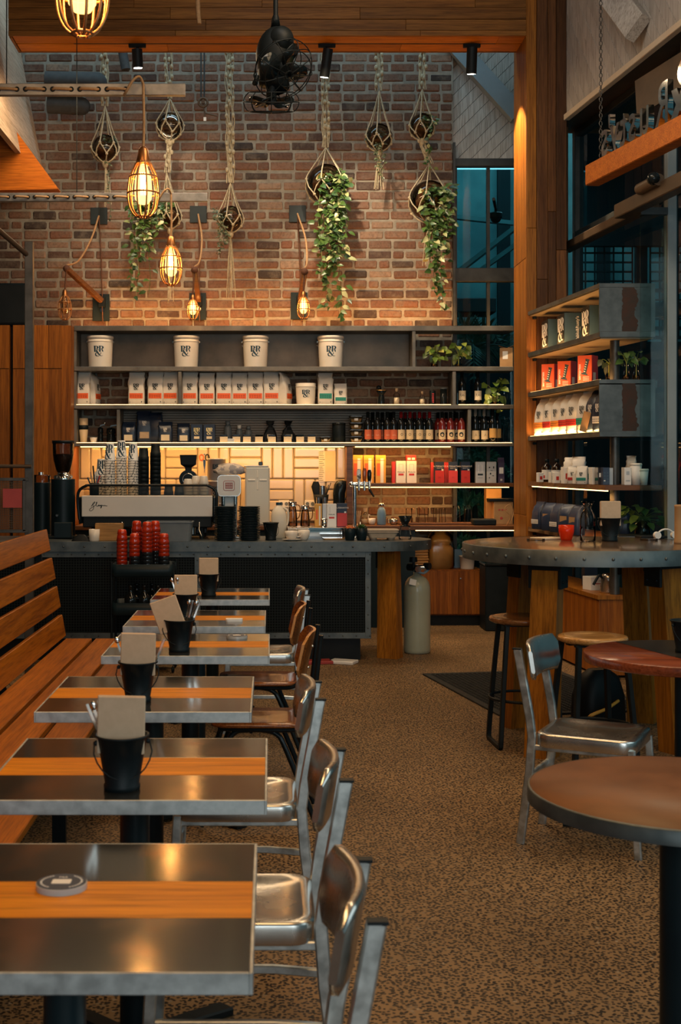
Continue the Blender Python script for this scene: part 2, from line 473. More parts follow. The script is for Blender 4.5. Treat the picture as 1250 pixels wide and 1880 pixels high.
class MB:
    """collects shapes and links them as ONE mesh object"""

    def __init__(s):
        s.v, s.f, s.m, s.sm = [], [], [], []
        s.mi = 0
        s.T = None

    def add(s, vs, fs, smooth=False):
        n = len(s.v)
        if s.T is not None:
            vs = [tuple(s.T @ Vector(p)) for p in vs]
        s.v += [tuple(p) for p in vs]
        for f in fs:
            s.f.append([i + n for i in f])
            s.m.append(s.mi)
            s.sm.append(smooth)
        return s

    def box(s, c, d, ch=0.0, R=None):
        hx, hy, hz = d[0] / 2, d[1] / 2, d[2] / 2
        c = Vector(c)
        if ch <= 0:
            vs = [Vector((x * hx, y * hy, z * hz)) for x in (-1, 1) for y in (-1, 1) for z in (-1, 1)]
            fs = [(0, 1, 3, 2), (4, 6, 7, 5), (0, 4, 5, 1), (2, 3, 7, 6), (0, 2, 6, 4), (1, 5, 7, 3)]
        else:
            ch = min(ch, hx * .9, hy * .9, hz * .9)
            vs, ix = [], {}
            for x in (-1, 1):
                for y in (-1, 1):
                    for z in (-1, 1):
                        for a in range(3):
                            k = [ch, ch, ch]
                            k[a] = 0
                            ix[(x, y, z, a)] = len(vs)
                            vs.append(Vector((x * (hx - k[0]), y * (hy - k[1]), z * (hz - k[2]))))
            fs = []
            for a in range(3):
                b1, b2 = (a + 1) % 3, (a + 2) % 3
                for sg in (-1, 1):
                    q = []
                    for u, w_ in ((-1, -1), (1, -1), (1, 1), (-1, 1)):
                        k = [0, 0, 0]
                        k[a], k[b1], k[b2] = sg, u, w_
                        q.append(ix[(*k, a)])
                    fs.append(q if sg > 0 else q[::-1])
            for a in range(3):          # edge chamfers along axis a
                b1, b2 = (a + 1) % 3, (a + 2) % 3
                for u in (-1, 1):
                    for w_ in (-1, 1):
                        q = []
                        for t, ax in ((-1, b1), (1, b1), (1, b2), (-1, b2)):
                            k = [0, 0, 0]
                            k[a], k[b1], k[b2] = t, u, w_
                            q.append(ix[(*k, ax)])
                        fs.append(q if u * w_ > 0 else q[::-1])
            for x in (-1, 1):
                for y in (-1, 1):
                    for z in (-1, 1):
                        q = [ix[(x, y, z, a)] for a in range(3)]
                        fs.append(q if x * y * z > 0 else q[::-1])
        if R is not None:
            vs = [R @ p for p in vs]
        return s.add([c + p for p in vs], fs)

    def sweep(s, pts, prof, closed=False, smooth=True, up=None, caps=True, scale=None):
        """sweep a 2-D profile [(u,v)] along pts; parallel transport or fixed up"""
        pts = [Vector(p) for p in pts]
        n, k = len(pts), len(prof)
        vs, fs = [], []
        T = []
        for i in range(n):
            a = pts[i - 1] if (i > 0 or closed) else pts[i]
            b = pts[(i + 1) % n] if (i < n - 1 or closed) else pts[i]
            t = (b - a)
            T.append(t.normalized() if t.length > 1e-9 else Vector((0, 0, 1)))
        u = Vector(up) if up is not None else T[0].orthogonal().normalized()
        for i in range(n):
            t = T[i]
            x = (u - t * u.dot(t))
            x = x.normalized() if x.length > 1e-6 else t.orthogonal().normalized()
            if up is None:
                u = x
            y = t.cross(x)
            sc = scale[i] if scale else 1.0
            # keep the section's width at a mitre
            for (a, b) in prof:
                vs.append(pts[i] + x * a * sc + y * b * sc)
        for i in range(n if closed else n - 1):
            for j in range(k):
                a, b = i * k + j, i * k + (j + 1) % k
                c, d = ((i + 1) % n) * k + (j + 1) % k, ((i + 1) % n) * k + j
                fs.append((a, b, c, d))
        s.add(vs, fs, smooth)
        if caps and not closed:
            s.add(vs[:k], [tuple(range(k))[::-1]])
            s.add(vs[-k:], [tuple(range(k))])
        return s

    def tube(s, pts, r, n=8, closed=False, scale=None):
        return s.sweep(pts, [(r * math.cos(2 * math.pi * i / n), r * math.sin(2 * math.pi * i / n)) for i in range(n)], closed, True, scale=scale)

    def bar(s, pts, a, b, up, ch=0.0, closed=False):
        """rectangular bar: a along 'up', b across"""
        a, b = a / 2, b / 2
        if ch:
            p = [(-a + ch, -b), (a - ch, -b), (a, -b + ch), (a, b - ch), (a - ch, b), (-a + ch, b), (-a, b - ch), (-a, -b + ch)]
        else:
            p = [(-a, -b), (a, -b), (a, b), (-a, b)]
        return s.sweep(pts, p, closed, False, up)

    def cyl(s, p0, p1, r0, r1=None, n=16):
        r1 = r0 if r1 is None else r1
        return s.sweep([p0, p1], [(math.cos(2 * math.pi * i / n), math.sin(2 * math.pi * i / n)) for i in range(n)], scale=[r0, r1])

    def lathe(s, prof, c=(0, 0, 0), n=24, sx=1, sy=1, a0=0.0, a1=2 * math.pi, smooth=True):
        """prof [(r, z)] bottom to top around z; repeated points make a hard edge"""
        full = abs(a1 - a0 - 2 * math.pi) < 1e-6
        m = n if full else n + 1
        vs, fs = [], []
        for r, z in prof:
            for j in range(m):
                a = a0 + (a1 - a0) * j / n
                vs.append((c[0] + sx * r * math.cos(a), c[1] + sy * r * math.sin(a), c[2] + z))
        for i in range(len(prof) - 1):
            if prof[i] == prof[i + 1]:
                continue
            for j in range(n):
                a, b = i * m + j, i * m + (j + 1) % m
                d, e = (i + 1) * m + j, (i + 1) * m + (j + 1) % m
                fs.append((a, b, e, d))
        return s.add(vs, fs, smooth)

    def loft(s, rings, smooth=True, cap0=True, cap1=True):
        k = len(rings[0])
        vs = [p for r in rings for p in r]
        fs = []
        for i in range(len(rings) - 1):
            for j in range(k):
                fs.append((i * k + j, i * k + (j + 1) % k, (i + 1) * k + (j + 1) % k, (i + 1) * k + j))
        s.add(vs, fs, smooth)
        if cap0:
            s.add(rings[0], [tuple(range(k))[::-1]])
        if cap1:
            s.add(rings[-1], [tuple(range(k))])
        return s

    def prism(s, poly, d0, d1, plane='xz', smooth=False):
        """extruded outline; plane xz: depth along y; xy: along z; yz: along x"""
        def P(u, v, d):
            return {'xz': (u, d, v), 'xy': (u, v, d), 'yz': (d, u, v)}[plane]
        k = len(poly)
        A = [P(u, v, d0) for u, v in poly]
        B = [P(u, v, d1) for u, v in poly]
        s.add(A + B, [(j, (j + 1) % k, k + (j + 1) % k, k + j) for j in range(k)], smooth)
        s.add(A, [tuple(range(k))[::-1]])
        s.add(B, [tuple(range(k))])
        return s

    def sphere(s, c, r, n=16, sx=1, sy=1, sz=1, z0=-1.0, z1=1.0):
        k = max(6, n // 2)
        a0, a1 = math.asin(z0), math.asin(z1)
        return s.lathe([(r * math.cos(a0 + (a1 - a0) * i / k), r * sz * math.sin(a0 + (a1 - a0) * i / k)) for i in range(k + 1)], c, n, sx, sy)

    def torus(s, c, R, r, n=24, k=8, M_=None, sx=1, sy=1):
        pts = [Vector((sx * R * math.cos(2 * math.pi * i / n), sy * R * math.sin(2 * math.pi * i / n), 0)) for i in range(n)]
        if M_ is not None:
            pts = [M_ @ p for p in pts]
        return s.tube([Vector(c) + p for p in pts], r, k, True)

    def build(s, name, mats, parent=None, loc=None, rot=None):
        me = bpy.data.meshes.new(name)
        me.from_pydata(s.v, [], s.f)
        if isinstance(mats, str):
            mats = [mats]
        for q in mats:
            me.materials.append(M[q])
        me.polygons.foreach_set('material_index', s.m)
        me.polygons.foreach_set('use_smooth', s.sm)
        me.update()
        o = bpy.data.objects.new(name, me)
        C.objects.link(o)
        if parent is not None:
            o.parent = parent
        if loc is not None:
            o.location = loc
        if rot is not None:
            o.rotation_euler = rot if hasattr(rot, '__len__') else (0, 0, rot)
        return o


def tag(o, label, cat, group=None):
    o['label'] = label
    o['category'] = cat
    if group:
        o['group'] = group
    return o


def thing(name, label, cat, loc=(0, 0, 0), rz=0.0, group=None):
    o = bpy.data.objects.new(name, None)
    o.empty_display_size = 0.05
    C.objects.link(o)
    o.location = loc
    o.rotation_euler = (0, 0, rz) if not hasattr(rz, '__len__') else rz
    return tag(o, label, cat, group)


def struct(name, mb, mats, parent=None):
    o = mb.build(name, mats, parent)
    if parent is None:
        o['kind'] = 'structure'
    return o


def dup(root, label, loc=None, rz=None, group=None, scale=None):
    """a copy of a thing with copies of its parts and sub-parts (mesh data shared)"""
    r = root.copy()
    C.objects.link(r)
    r['label'] = label
    if group:
        r['group'] = group
    if loc is not None:
        r.location = loc
    if rz is not None:
        r.rotation_euler = (0, 0, rz) if not hasattr(rz, '__len__') else rz
    if scale is not None:
        r.scale = scale if hasattr(scale, '__len__') else (scale,) * 3
    for ch in list(KIDS(root)):
        c = ch.copy()
        C.objects.link(c)
        c.parent = r
        for g in list(KIDS(ch)):
            d = g.copy()
            C.objects.link(d)
            d.parent = c
    return r


def KIDS(o):
    return [k for k in C.objects if k.parent == o]


ORD = ['first', 'second', 'third', 'fourth', 'fifth', 'sixth', 'seventh', 'eighth', 'ninth', 'tenth', 'eleventh', 'twelfth', 'thirteenth',
       'fourteenth', 'fifteenth', 'sixteenth', 'seventeenth', 'eighteenth', 'nineteenth', 'twentieth']


def nth(i, n=None, a='left'):
    """'leftmost', 'second from left' ..."""
    if i == 0:
        return a + 'most'
    if n and i == n - 1:
        return {'left': 'rightmost', 'top': 'bottom', 'right': 'leftmost'}.get(a, 'last')
    return ORD[i] + ' from ' + a


def topn(i, n):
    return 'topmost' if i == 0 else ('lowest' if i == n - 1 else ORD[i] + ' from the top')


def rr(w, d, r, z, cx=0, cy=0, k=3):
    """rounded rectangle ring"""
    r = min(r, w / 2 * .99, d / 2 * .99)
    out = []
    for (sx, sy, a0) in ((1, -1, -90), (1, 1, 0), (-1, 1, 90), (-1, -1, 180)):
        for i in range(k + 1):
            a = math.radians(a0 + 90 * i / k)
            out.append((cx + sx * (w / 2 - r) + r * math.cos(a), cy + sy * (d / 2 - r) + r * math.sin(a), z))
    return out


def rpoly(w, h, r, cx=0, cy=0, k=4):
    return [(p[0], p[1]) for p in rr(w, h, r, 0, cx, cy, k)]


def arc(c, r, a0, a1, n):
    return [(c[0] + r * math.cos(math.radians(a0 + (a1 - a0) * i / n)), c[1] + r * math.sin(math.radians(a0 + (a1 - a0) * i / n))) for i in range(n + 1)]


def smoothpts(pts, k=6):
    """Catmull-Rom through points"""
    P = [Vector(p) for p in pts]
    P = [P[0] * 2 - P[1]] + P + [P[-1] * 2 - P[-2]]
    out = []
    for i in range(1, len(P) - 2):
        for j in range(k):
            t = j / k
            a, b, c, d = P[i - 1], P[i], P[i + 1], P[i + 2]
            out.append(0.5 * ((2 * b) + (c - a) * t + (2 * a - 5 * b + 4 * c - d) * t * t + (3 * b - a - 3 * c + d) * t ** 3))
    out.append(P[-2])
    return out


# ---- lettering -------------------------------------------------------------------
def stroke(pts, ws):
    """variable-width pen stroke -> quads in 2-D"""
    pts = [Vector((p[0], p[1])) for p in pts]
    n = len(pts)
    L, R_ = [], []
    for i in range(n):
        t = (pts[min(i + 1, n - 1)] - pts[max(i - 1, 0)])
        t = t.normalized() if t.length else Vector((1, 0))
        q = Vector((-t.y, t.x))
        wd = ws[i] / 2 if hasattr(ws, '__len__') else ws / 2
        L.append(pts[i] + q * wd)
        R_.append(pts[i] - q * wd)
    return [(L[i], L[i + 1], R_[i + 1], R_[i]) for i in range(n - 1)]


def _logo():
    Q = []
    bar = lambda x0, y0, x1, y1: Q.append((Vector((x0, y0)), Vector((x1, y0)), Vector((x1, y1)), Vector((x0, y1))))
    for x in (0.06, 0.56):              # P and R: thick stem, hairline, swelling bowl
        bar(x - .02, 0.40, x + 0.14, 1.0)
        bar(x - 0.05, 0.955, x + 0.20, 1.0)
        n = 12
        pts = [(x + 0.16 + 0.19 * math.sin(math.pi * i / n), 0.83 + 0.145 * math.cos(math.pi * i / n)) for i in range(n + 1)]
        Q.extend(stroke(pts, [0.03 + 0.14 * math.sin(math.pi * i / n) ** 2 for i in range(n + 1)]))
    Q.extend(stroke([(0.74, 0.68), (0.83, 0.64), (0.88, 0.54), (0.90, 0.45), (0.97, 0.42)], [0.03, 0.09, 0.13, 0.10, 0.02]))
    bar(0.03, 0.42, 0.22, 0.455)
    NL = len(Q)
    am = [(0.86, 0.06), (0.72, 0.04), (0.60, 0.14), (0.46, 0.32), (0.38, 0.46), (0.42, 0.56), (0.50, 0.57), (0.54, 0.50)]
    Q.extend(stroke([(p.x, p.y) for p in smoothpts([(*p, 0) for p in am], 3)], [0.03] * 3 + [0.06] * 3 + [0.12] * 3 + [0.14] * 3 + [0.10] * 3 + [0.05] * 3 + [0.04] * 4))
    am = [(0.44, 0.34), (0.32, 0.26), (0.30, 0.12), (0.42, 0.02), (0.58, 0.04), (0.68, 0.16), (0.70, 0.27)]
    Q.extend(stroke([(p.x, p.y) for p in smoothpts([(*p, 0) for p in am], 3)], [0.03] * 3 + [0.08] * 3 + [0.10] * 3 + [0.05] * 3 + [0.03] * 3 + [0.03] * 4))
    Q.extend(stroke([(0.66, 0.27), (0.75, 0.28)], 0.07))
    for k in range(NL, len(Q)):
        Q[k] = tuple(Vector(((p.x - .56) * 1.28 + .52, p.y * 1.16 - .04)) for p in Q[k])
    return Q


LOGO = _logo()


def put_quads(mb, Q, fn):
    for q in Q:
        mb.add([fn(p.x, p.y) for p in q], [(0, 1, 2, 3)])


def logo_on(mb, w, h, fn):
    """stamp the P&R monogram (w by h metres, centred) through fn(u, v) -> point"""
    put_quads(mb, LOGO, lambda x, y: fn((x - 0.5) * w, (y - 0.5) * h))


_fonts = {}


def text_obj(s, size, material, parent, loc, rot=(math.pi / 2, 0, 0), depth=0.0005, name='lettering', sx=1.0, bold=0.0, align='CENTER', mirror=False):
    key = (s, size, depth, bold, align)
    if key not in _fonts:
        cu = bpy.data.curves.new('lettering', 'FONT')
        cu.body = s
        cu.size = size
        cu.extrude = depth
        cu.offset = bold
        cu.align_x = align
        cu.align_y = 'CENTER'
        cu.resolution_u = 3
        t = bpy.data.objects.new('lettering_source', cu)
        C.objects.link(t)
        bpy.context.view_layer.update()
        dg = bpy.context.evaluated_depsgraph_get()
        me = bpy.data.meshes.new_from_object(t.evaluated_get(dg))
        bpy.data.objects.remove(t)
        _fonts[key] = me
    me = _fonts[key].copy()
    me.materials.clear()
    me.materials.append(M[material])
    o = bpy.data.objects.new(name, me)
    C.objects.link(o)
    o.parent = parent
    o.location = loc
    o.rotation_euler = rot
    o.scale = (-sx if mirror else sx, 1, 1)
    return o


# ---- foliage -----------------------------------------------------------------------
def leaf(mb, p, d, up, L, w_):
    p, d, up = Vector(p), Vector(d).normalized(), Vector(up)
    x = d.cross(up)
    x = x.normalized() if x.length > 1e-4 else d.orthogonal().normalized()
    n = x.cross(d)
    a = p + d * L * .30 + x * w_ * .5 + n * w_ * .15
    b = p + d * L * .68 + x * w_ * .36 + n * w_ * .08
    t = p + d * L - n * L * .12
    c = p + d * L * .68 - x * w_ * .36 + n * w_ * .08
    e = p + d * L * .30 - x * w_ * .5 + n * w_ * .15
    mid = p + d * L * .5
    mb.add([p, a, b, t, c, e, mid], [(0, 1, 6), (1, 2, 6), (2, 3, 6), (3, 4, 6), (4, 5, 6), (5, 0, 6)], True)


def vine(mb, pts, n, L, w_, spread=0.03):
    """leaves along a hanging strand"""
    pts = [Vector(p) for p in pts]
    for i in range(n):
        t = (i + random.random()) / n * (len(pts) - 1)
        k = min(int(t), len(pts) - 2)
        p = pts[k].lerp(pts[k + 1], t - k)
        a = random.uniform(0, 2 * math.pi)
        d = Vector((math.cos(a), math.sin(a) * .8 - .35, random.uniform(-1.0, 0.05)))
        s = random.uniform(.65, 1.15)
        leaf(mb, p + Vector((random.gauss(0, spread), random.gauss(0, spread) * .6, 0)), d, (random.gauss(0, .3), -1, random.uniform(0, .8)), L * s, w_ * s)


# ------------------------------------------------------------------ the setting
def clip(poly, rect):
    x0, y0, x1, y1 = rect
    for ax, lim, sg in ((0, x0, 1), (0, x1, -1), (1, y0, 1), (1, y1, -1)):
        out = []
        for i in range(len(poly)):
            a, b = poly[i - 1], poly[i]
            ia, ib = (a[ax] - lim) * sg >= 0, (b[ax] - lim) * sg >= 0
            if ia != ib:
                t = (lim - a[ax]) / (b[ax] - a[ax])
                out.append((a[0] + (b[0] - a[0]) * t, a[1] + (b[1] - a[1]) * t))
            if ib:
                out.append(b)
        poly = out
        if len(poly) < 3:
            return []
    return poly


YW = 12.9           # face of the brick wall
mb = MB()
mb.box((0.6, 5.4, -0.05), (8.4, 15.4, 0.1))
struct('floor', mb, 'aggregate_floor')

mb = MB()           # brick wall, every brick laid
mb.mi = 0
mb.box((-0.62, YW + 0.139, 3.2), (4.86, 0.26, 6.4))
mb.mi = 1
row = 0
z = 0.55
while z < 6.3:
    x = -3.05 + (row % 2) * 0.122 + random.uniform(-.02, .02)
    hgt = 0.0845
    while x < 1.80:
        L = random.choice((0.232, 0.236, 0.228, 0.232, 0.112))
        x1 = min(x + L, 1.805)
        if x1 - x > 0.03:
            k = len(mb.v)
            mb.box(((x + x1) / 2, YW + 0.045 + random.uniform(-.004, .004), z + hgt / 2 + random.uniform(-.003, .003)),
                   (x1 - x - random.uniform(0, .005), 0.09, hgt - random.uniform(0, .007)), random.uniform(.008, .017),
                   Matrix.Rotation(random.gauss(0, .008), 3, 'Y'))
            mb.v[k:] = [(a + random.gauss(0, .0017), b_, c_ + random.gauss(0, .0017)) for a, b_, c_ in mb.v[k:]]
        x = x1 + random.uniform(.009, .014)
    z += 0.0972
    row += 1
struct('wall_back', mb, ['mortar', 'brick'])
mb = MB()
mb.box((1.815, YW + 0.02, 2.6), (0.022, 0.16, 4.2))
struct('trim_1', mb, 'frame_steel')

mb = MB()
mb.box((-3.1, 5.4, 3.2), (0.1, 15.4, 6.4))
struct('wall_left', mb, 'dark_wall')
mb = MB()
mb.box((0.6, 5.4, 6.45), (8.4, 15.4, 0.1))
struct('ceiling', mb, 'dark_ceiling')

# white diagonal boards above the back window
mb = MB()
rect = (1.80, 4.56, 2.75, 6.4)
for i in range(-14, 26):
    c0 = 1.8 + i * 0.135
    p = [(c0 - 3, 4.5 - 3), (c0 + .129 - 3, 4.5 - 3), (c0 + .129 + 3, 4.5 + 3), (c0 + 3, 4.5 + 3)]
    q = clip([(a * 1.0, b_) for a, b_ in p], rect)
    if q:
        mb.prism(q, YW + 0.06, YW + 0.10 + random.uniform(-.002, .002), 'xz')
mb.box((2.27, YW + .13, 5.5), (.95, .04, 1.9))
struct('wall_right_of_brick', mb, 'white_board')
mb = MB()
a, b_ = W(822, 70, YW), W(950, 212, YW)
mb.bar([a, b_], 0.12, 0.17, (0, -1, 0))
struct('trim_2', mb, 'grey_paint')

# timber beam: boards on the face, soffit with bounced warmth in its colour, lighting track let into it
BX0, BX1, BY0, BY1, BZ = -2.228, 2.187, 11.14, 11.60, 5.19
mb = MB()
zz = BZ
for k, hgt in enumerate((0.048, 0.095, 0.100, 0.100, 0.1, 0.1, 0.1, 0.1, 0.1, 0.1, 0.1, 0.1)):
    x = BX0
    while x < BX1:
        x1 = min(BX1, x + random.uniform(1.0, 2.4))
        mb.box(((x + x1) / 2, BY0 + .012 + (0.004 if k % 2 else 0), zz + hgt / 2), (x1 - x - .002, .024, hgt - .003), .002)
        x = x1
    zz += hgt
mb.box((BX0 + .012, (BY0 + BY1) / 2 + .02, (BZ + 6.4) / 2), (.024, BY1 - BY0 - .05, 6.4 - BZ), .002)
mb.box(((BX0 + BX1) / 2, BY1 - .012, (BZ + 6.4) / 2), (BX1 - BX0, .024, 6.4 - BZ), .002)
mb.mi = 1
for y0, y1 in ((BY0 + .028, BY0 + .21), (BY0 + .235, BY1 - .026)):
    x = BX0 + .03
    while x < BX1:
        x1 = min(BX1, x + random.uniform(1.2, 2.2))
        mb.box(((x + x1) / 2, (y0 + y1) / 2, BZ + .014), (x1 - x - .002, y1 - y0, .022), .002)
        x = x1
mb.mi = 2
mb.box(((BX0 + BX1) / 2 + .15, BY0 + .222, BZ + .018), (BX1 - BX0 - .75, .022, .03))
struct('trim_3', mb, ['beam_wood', 'soffit_wood', 'black_metal'])

# timber clad pier at the end of the beam
PL, PR, PF, PB = 2.187, 2.532, 11.14, 11.70
mb = MB()
mb.box(((PL + PR) / 2, (PF + PB) / 2, 3.2), (PR - PL - .03, PB - PF - .03, 6.4))
mb.mi = 0
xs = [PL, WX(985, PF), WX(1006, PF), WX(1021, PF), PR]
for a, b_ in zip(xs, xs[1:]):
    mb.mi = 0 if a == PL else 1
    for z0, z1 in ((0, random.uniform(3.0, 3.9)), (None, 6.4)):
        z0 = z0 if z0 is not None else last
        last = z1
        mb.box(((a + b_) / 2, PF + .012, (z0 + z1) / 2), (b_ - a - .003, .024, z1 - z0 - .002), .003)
mb.mi = 0
for a, b_ in ((PF + .0, PF + .27), (PF + .27, PB)):
    z0 = 0
    for z1 in (1.1, 3.3, 6.4):
        mb.box((PL + .010, (a + b_) / 2, (z0 + z1) / 2), (.024, b_ - a - .003, z1 - z0 - .002), .003)
        z0 = z1
mb.mi = 1
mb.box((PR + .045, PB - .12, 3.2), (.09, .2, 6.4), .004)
struct('wall_pier', mb, ['post_wood', 'dark_post_wood'])

# pale raking ceiling lining and timber raking beam at the left
mb = MB()
for i in range(9):
    t0, t1 = i / 9, (i + 1) / 9
    A, B = Vector((-2.60, 0, 6.4)), Vector((-2.21, 0, 4.30))
    p, q = A.lerp(B, t0), A.lerp(B, t1)
    for y0, y1 in ((5.0, 8.1), (8.1, 10.7), (10.7, 12.88)):
        mb.add([(p.x, y0, p.z), (q.x, y0, q.z - .0), (q.x, y1, q.z), (p.x, y1, p.z), (p.x - .05, y0, p.z), (q.x - .05, y0, q.z), (q.x - .05, y1, q.z), (p.x - .05, y1, p.z)],
               [(0, 3, 2, 1), (4, 5, 6, 7), (0, 1, 5, 4), (3, 7, 6, 2), (0, 4, 7, 3), (1, 2, 6, 5)])
struct('ceiling_left', mb, 'pale_board')
mb = MB()
q = [W(*p, 11.6) for p in ((-150, 20), (0, 200), (107, 347), (-150, 352))]
mb.prism([(p.x, p.z) for p in q], 11.6, 11.95, 'xz')
struct('trim_4', mb, 'rake_wood')

# sloping white boarded bulkhead over the right-hand windows
def bulk(y, z, off=0.0):
    return (3.644 - .1 * y + off, y, z)


mb = MB()
rect = (4.5, 4.52, 11.3, 6.4)
for i in range(-20, 60):
    c0 = 2.0 + i * 0.14
    p = [(c0 - 0, 7.0), (c0 + .134, 7.0), (c0 + .134 + 4 * -.87 * -1, 3.0), (c0 + 4 * .87, 3.0)]
    p = [(16.5 - a, b_) for a, b_ in p]
    q = clip(p[::-1], rect)
    if q:
        d = random.uniform(-.002, .002)
        k = len(q)
        mb.add([bulk(a, b_, d) for a, b_ in q] + [bulk(a, b_, .03) for a, b_ in q], [tuple(range(k)), tuple(range(k, 2 * k))[::-1]] + [(j, k + j, k + (j + 1) % k, (j + 1) % k) for j in range(k)])
mb.add([bulk(4.5, 4.52, .03), bulk(11.3, 4.52, .03), bulk(11.3, 6.4, .03), bulk(4.5, 6.4, .03)], [(0, 1, 2, 3)])
struct('wall_bulkhead', mb, 'white_board')
mb = MB()
mb.bar([bulk(11.14, 4.495, .0), bulk(4.5, 4.495, .0)], .05, .05, (0, 0, 1), .004)
struct('trim_5', mb, 'cream_paint')
mb = MB()
mb.add([bulk(11.7, 4.50, .02), bulk(4.5, 4.50, .02), bulk(4.5, 4.50, .5), bulk(11.7, 4.50, .5)], [(0, 1, 2, 3)])
mb.add([bulk(11.7, 4.52, .02), bulk(4.5, 4.52, .02), bulk(4.5, 4.52, .5), bulk(11.7, 4.52, .5)], [(3, 2, 1, 0)])
struct('ceiling_soffit', mb, 'brown_steel')
mb = MB()
mb.bar([W(1098, -45, 10.0), W(1171, 52, 9.35)], .20, .09, (.6, -1, .4), .006)
struct('trim_6', mb, 'white_board')

# ---- right hand glazing
def glz(y, z, off=0.0):
    return (3.90 - .1 * y + off, y, z)


mb = MB()
for y in (11.62, 9.59, 7.4, 5.2):
    mb.bar([glz(y, 0), glz(y, 4.5)], .10, .075, (0, 1, 0), .004)
for z, t in ((4.47, .06), (2.60 + .95, .10), (0.30, .06)):
    mb.bar([glz(11.65, z), glz(4.5, z)], t, .08, (0, 0, 1), .004)
fr = struct('window_1', mb, 'frame_steel')
mb = MB()
mb.add([glz(11.6, .3), glz(4.5, .3), glz(4.5, 4.45), glz(11.6, 4.45)], [(0, 1, 2, 3)])
mb.build('window_pane', 'window_glass', fr)
mb = MB()
mb.bar([glz(11.65, .14), glz(4.5, .14)], .28, .1, (0, 0, 1))
struct('wall_right', mb, 'dark_wall')
# brown window head rail with a round pull bar
mb = MB()
mb.bar([(3.62 - .12 * 9.5 + .05, 9.42, 3.36), (3.62 - .12 * 5.5 + .05, 5.42, 3.36)], .10, .10, (0, 0, 1), .006)
mb.bar([glz(11.60, 3.45, -.12), glz(9.42, 3.42, -.2)], .07, .1, (0, 0, 1), .006)
struct('trim_7', mb, 'brown_steel')
# hanging glass pane between shelf end and window post
ga, gb = WX(1175, 9.2), WX(1224, 9.2)
mb = MB()
mb.box(((ga + gb) / 2, 9.2, 1.85), (gb - ga, .012, 2.9))
struct('window_2', mb, 'side_glass')
mb = MB()
mb.box(((ga + gb) / 2, 9.2, .2), (gb - ga, .05, .4))
mb.box(((ga + gb) / 2, 9.2, 3.32), (gb - ga, .05, .05))
struct('trim_8', mb, 'frame_steel')
mb = MB()
px0, px1 = WX(1224, 9.2), WX(1241, 9.2)
mb.box(((px0 + px1) / 2, 9.22, 1.9), (px1 - px0, .08, 3.8), .005)
struct('trim_9', mb, 'grey_paint')

# ---- back window: frames, transom, panes
WX0, WX1 = 1.826, 2.52
mb = MB()
for x in (WX0 + .012, WX(896, YW + .05), WX1 - .02):
    mb.box((x, YW + .06, 2.5), (.03, .06, 4.1))
for z0, z1, d in ((WZ(517, YW), WZ(492, YW), .10), (WZ(305, YW), WZ(291, YW), .10), (.45, .52, .1)):
    mb.box(((WX0 + WX1) / 2, YW + .04, (z0 + z1) / 2), (WX1 - WX0, d, z1 - z0), .004)
fr = struct('window_3', mb, 'frame_steel')
mb = MB()
mb.box(((WX0 + WX1) / 2, YW + .07, 2.5), (WX1 - WX0, .008, 4.1))
mb.build('window_pane', 'window_glass', fr)
mb = MB()
mb.box((2.18, YW + .12, .25), (.78, .2, .5))
struct('wall_under_window', mb, 'dark_wall')

# ---- outside: neighbouring building, square mesh screens, canopy, ground
mb = MB()
mb.box((3.4, 17.2, 5.4), (12.0, .2, 5.0))
mb.mi = 1
mb.box((3.4, 17.15, 1.45), (12.0, .2, 3.0))
for x in (1.9, 3.05, 3.6, 4.35, 5.2, 6.1):
    mb.box((x, 17.05, 5.4), (.16, .1, 5.0))
struct('wall_neighbour', mb, ['facade', 'facade_dark'])
mb = MB()
for x0, x1 in ((3.42, 4.05), (4.25, 5.4)):
    x = x0
    while x < x1 + .001:
        mb.box((x, 14.6, 3.55), (.016, .016, 1.2))
        x += .105
    z = 2.95
    while z < 4.16:
        mb.box(((x0 + x1) / 2, 14.6, z), (x1 - x0, .018, .02 if int((z - 2.95) / .12) % 4 else .04))
        z += .105
struct('trim_10', mb, 'facade_dark')
mb = MB()
mb.box((4.0, 14.6, 1.45), (4.4, .1, 2.9))
mb.box((4.15, 14.62, 3.9), (.12, .1, 2.1))
mb.box((5.0, 14.5, 5.95), (3.2, .1, 4.0))  # added dark sheet for the unlit void above the yard
mb.box((5.0, 14.5, 3.25), (3.2, .06, .16))
struct('wall_yard', mb, 'facade_dark')
mb = MB()
mb.box((3.5, 17, -.08), (14, 8, .1))
struct('ground_yard', mb, 'facade_dark')
mb = MB()            # canopy ribs seen through the back window
mb.bar([W(840, 500, 15.5), W(950, 415, 15.0)], .09, .05, (0, -1, .2))
mb.bar([W(870, 505, 15.5), W(960, 440, 15.0)], .05, .05, (0, -1, .2))
mb.bar([W(828, 398, 15.8), W(960, 412, 15.8)], .05, .05, (0, -1, .2))
struct('trim_11', mb, 'facade')
mb = MB()
mb.box(W(866, 565, 14.6), (.46, .5, .16), .01)
struct('trim_12', mb, 'facade_dark')
lampo = MB().cyl(W(834, 309, 13.02), W(952, 309, 13.02), .012, n=10).build('tube_lamp', 'tube_lamp')
tag(lampo, 'cold bluish tube lamp outside under the head of the back window', 'lamp')
area_light('facade_fill', (2.6, 15.3, 6.9), (3.0, 17.2, 4.2), 5.0, .5, 80, (0.45, 0.9, 1.0))  # added teal light to brighten the facade outside, lamp unseen
area_light('yard_lamp', (2.6, 13.6, 4.6), (2.3, 14.6, 2.0), .6, .3, 10, (0.45, 0.9, 1.0))
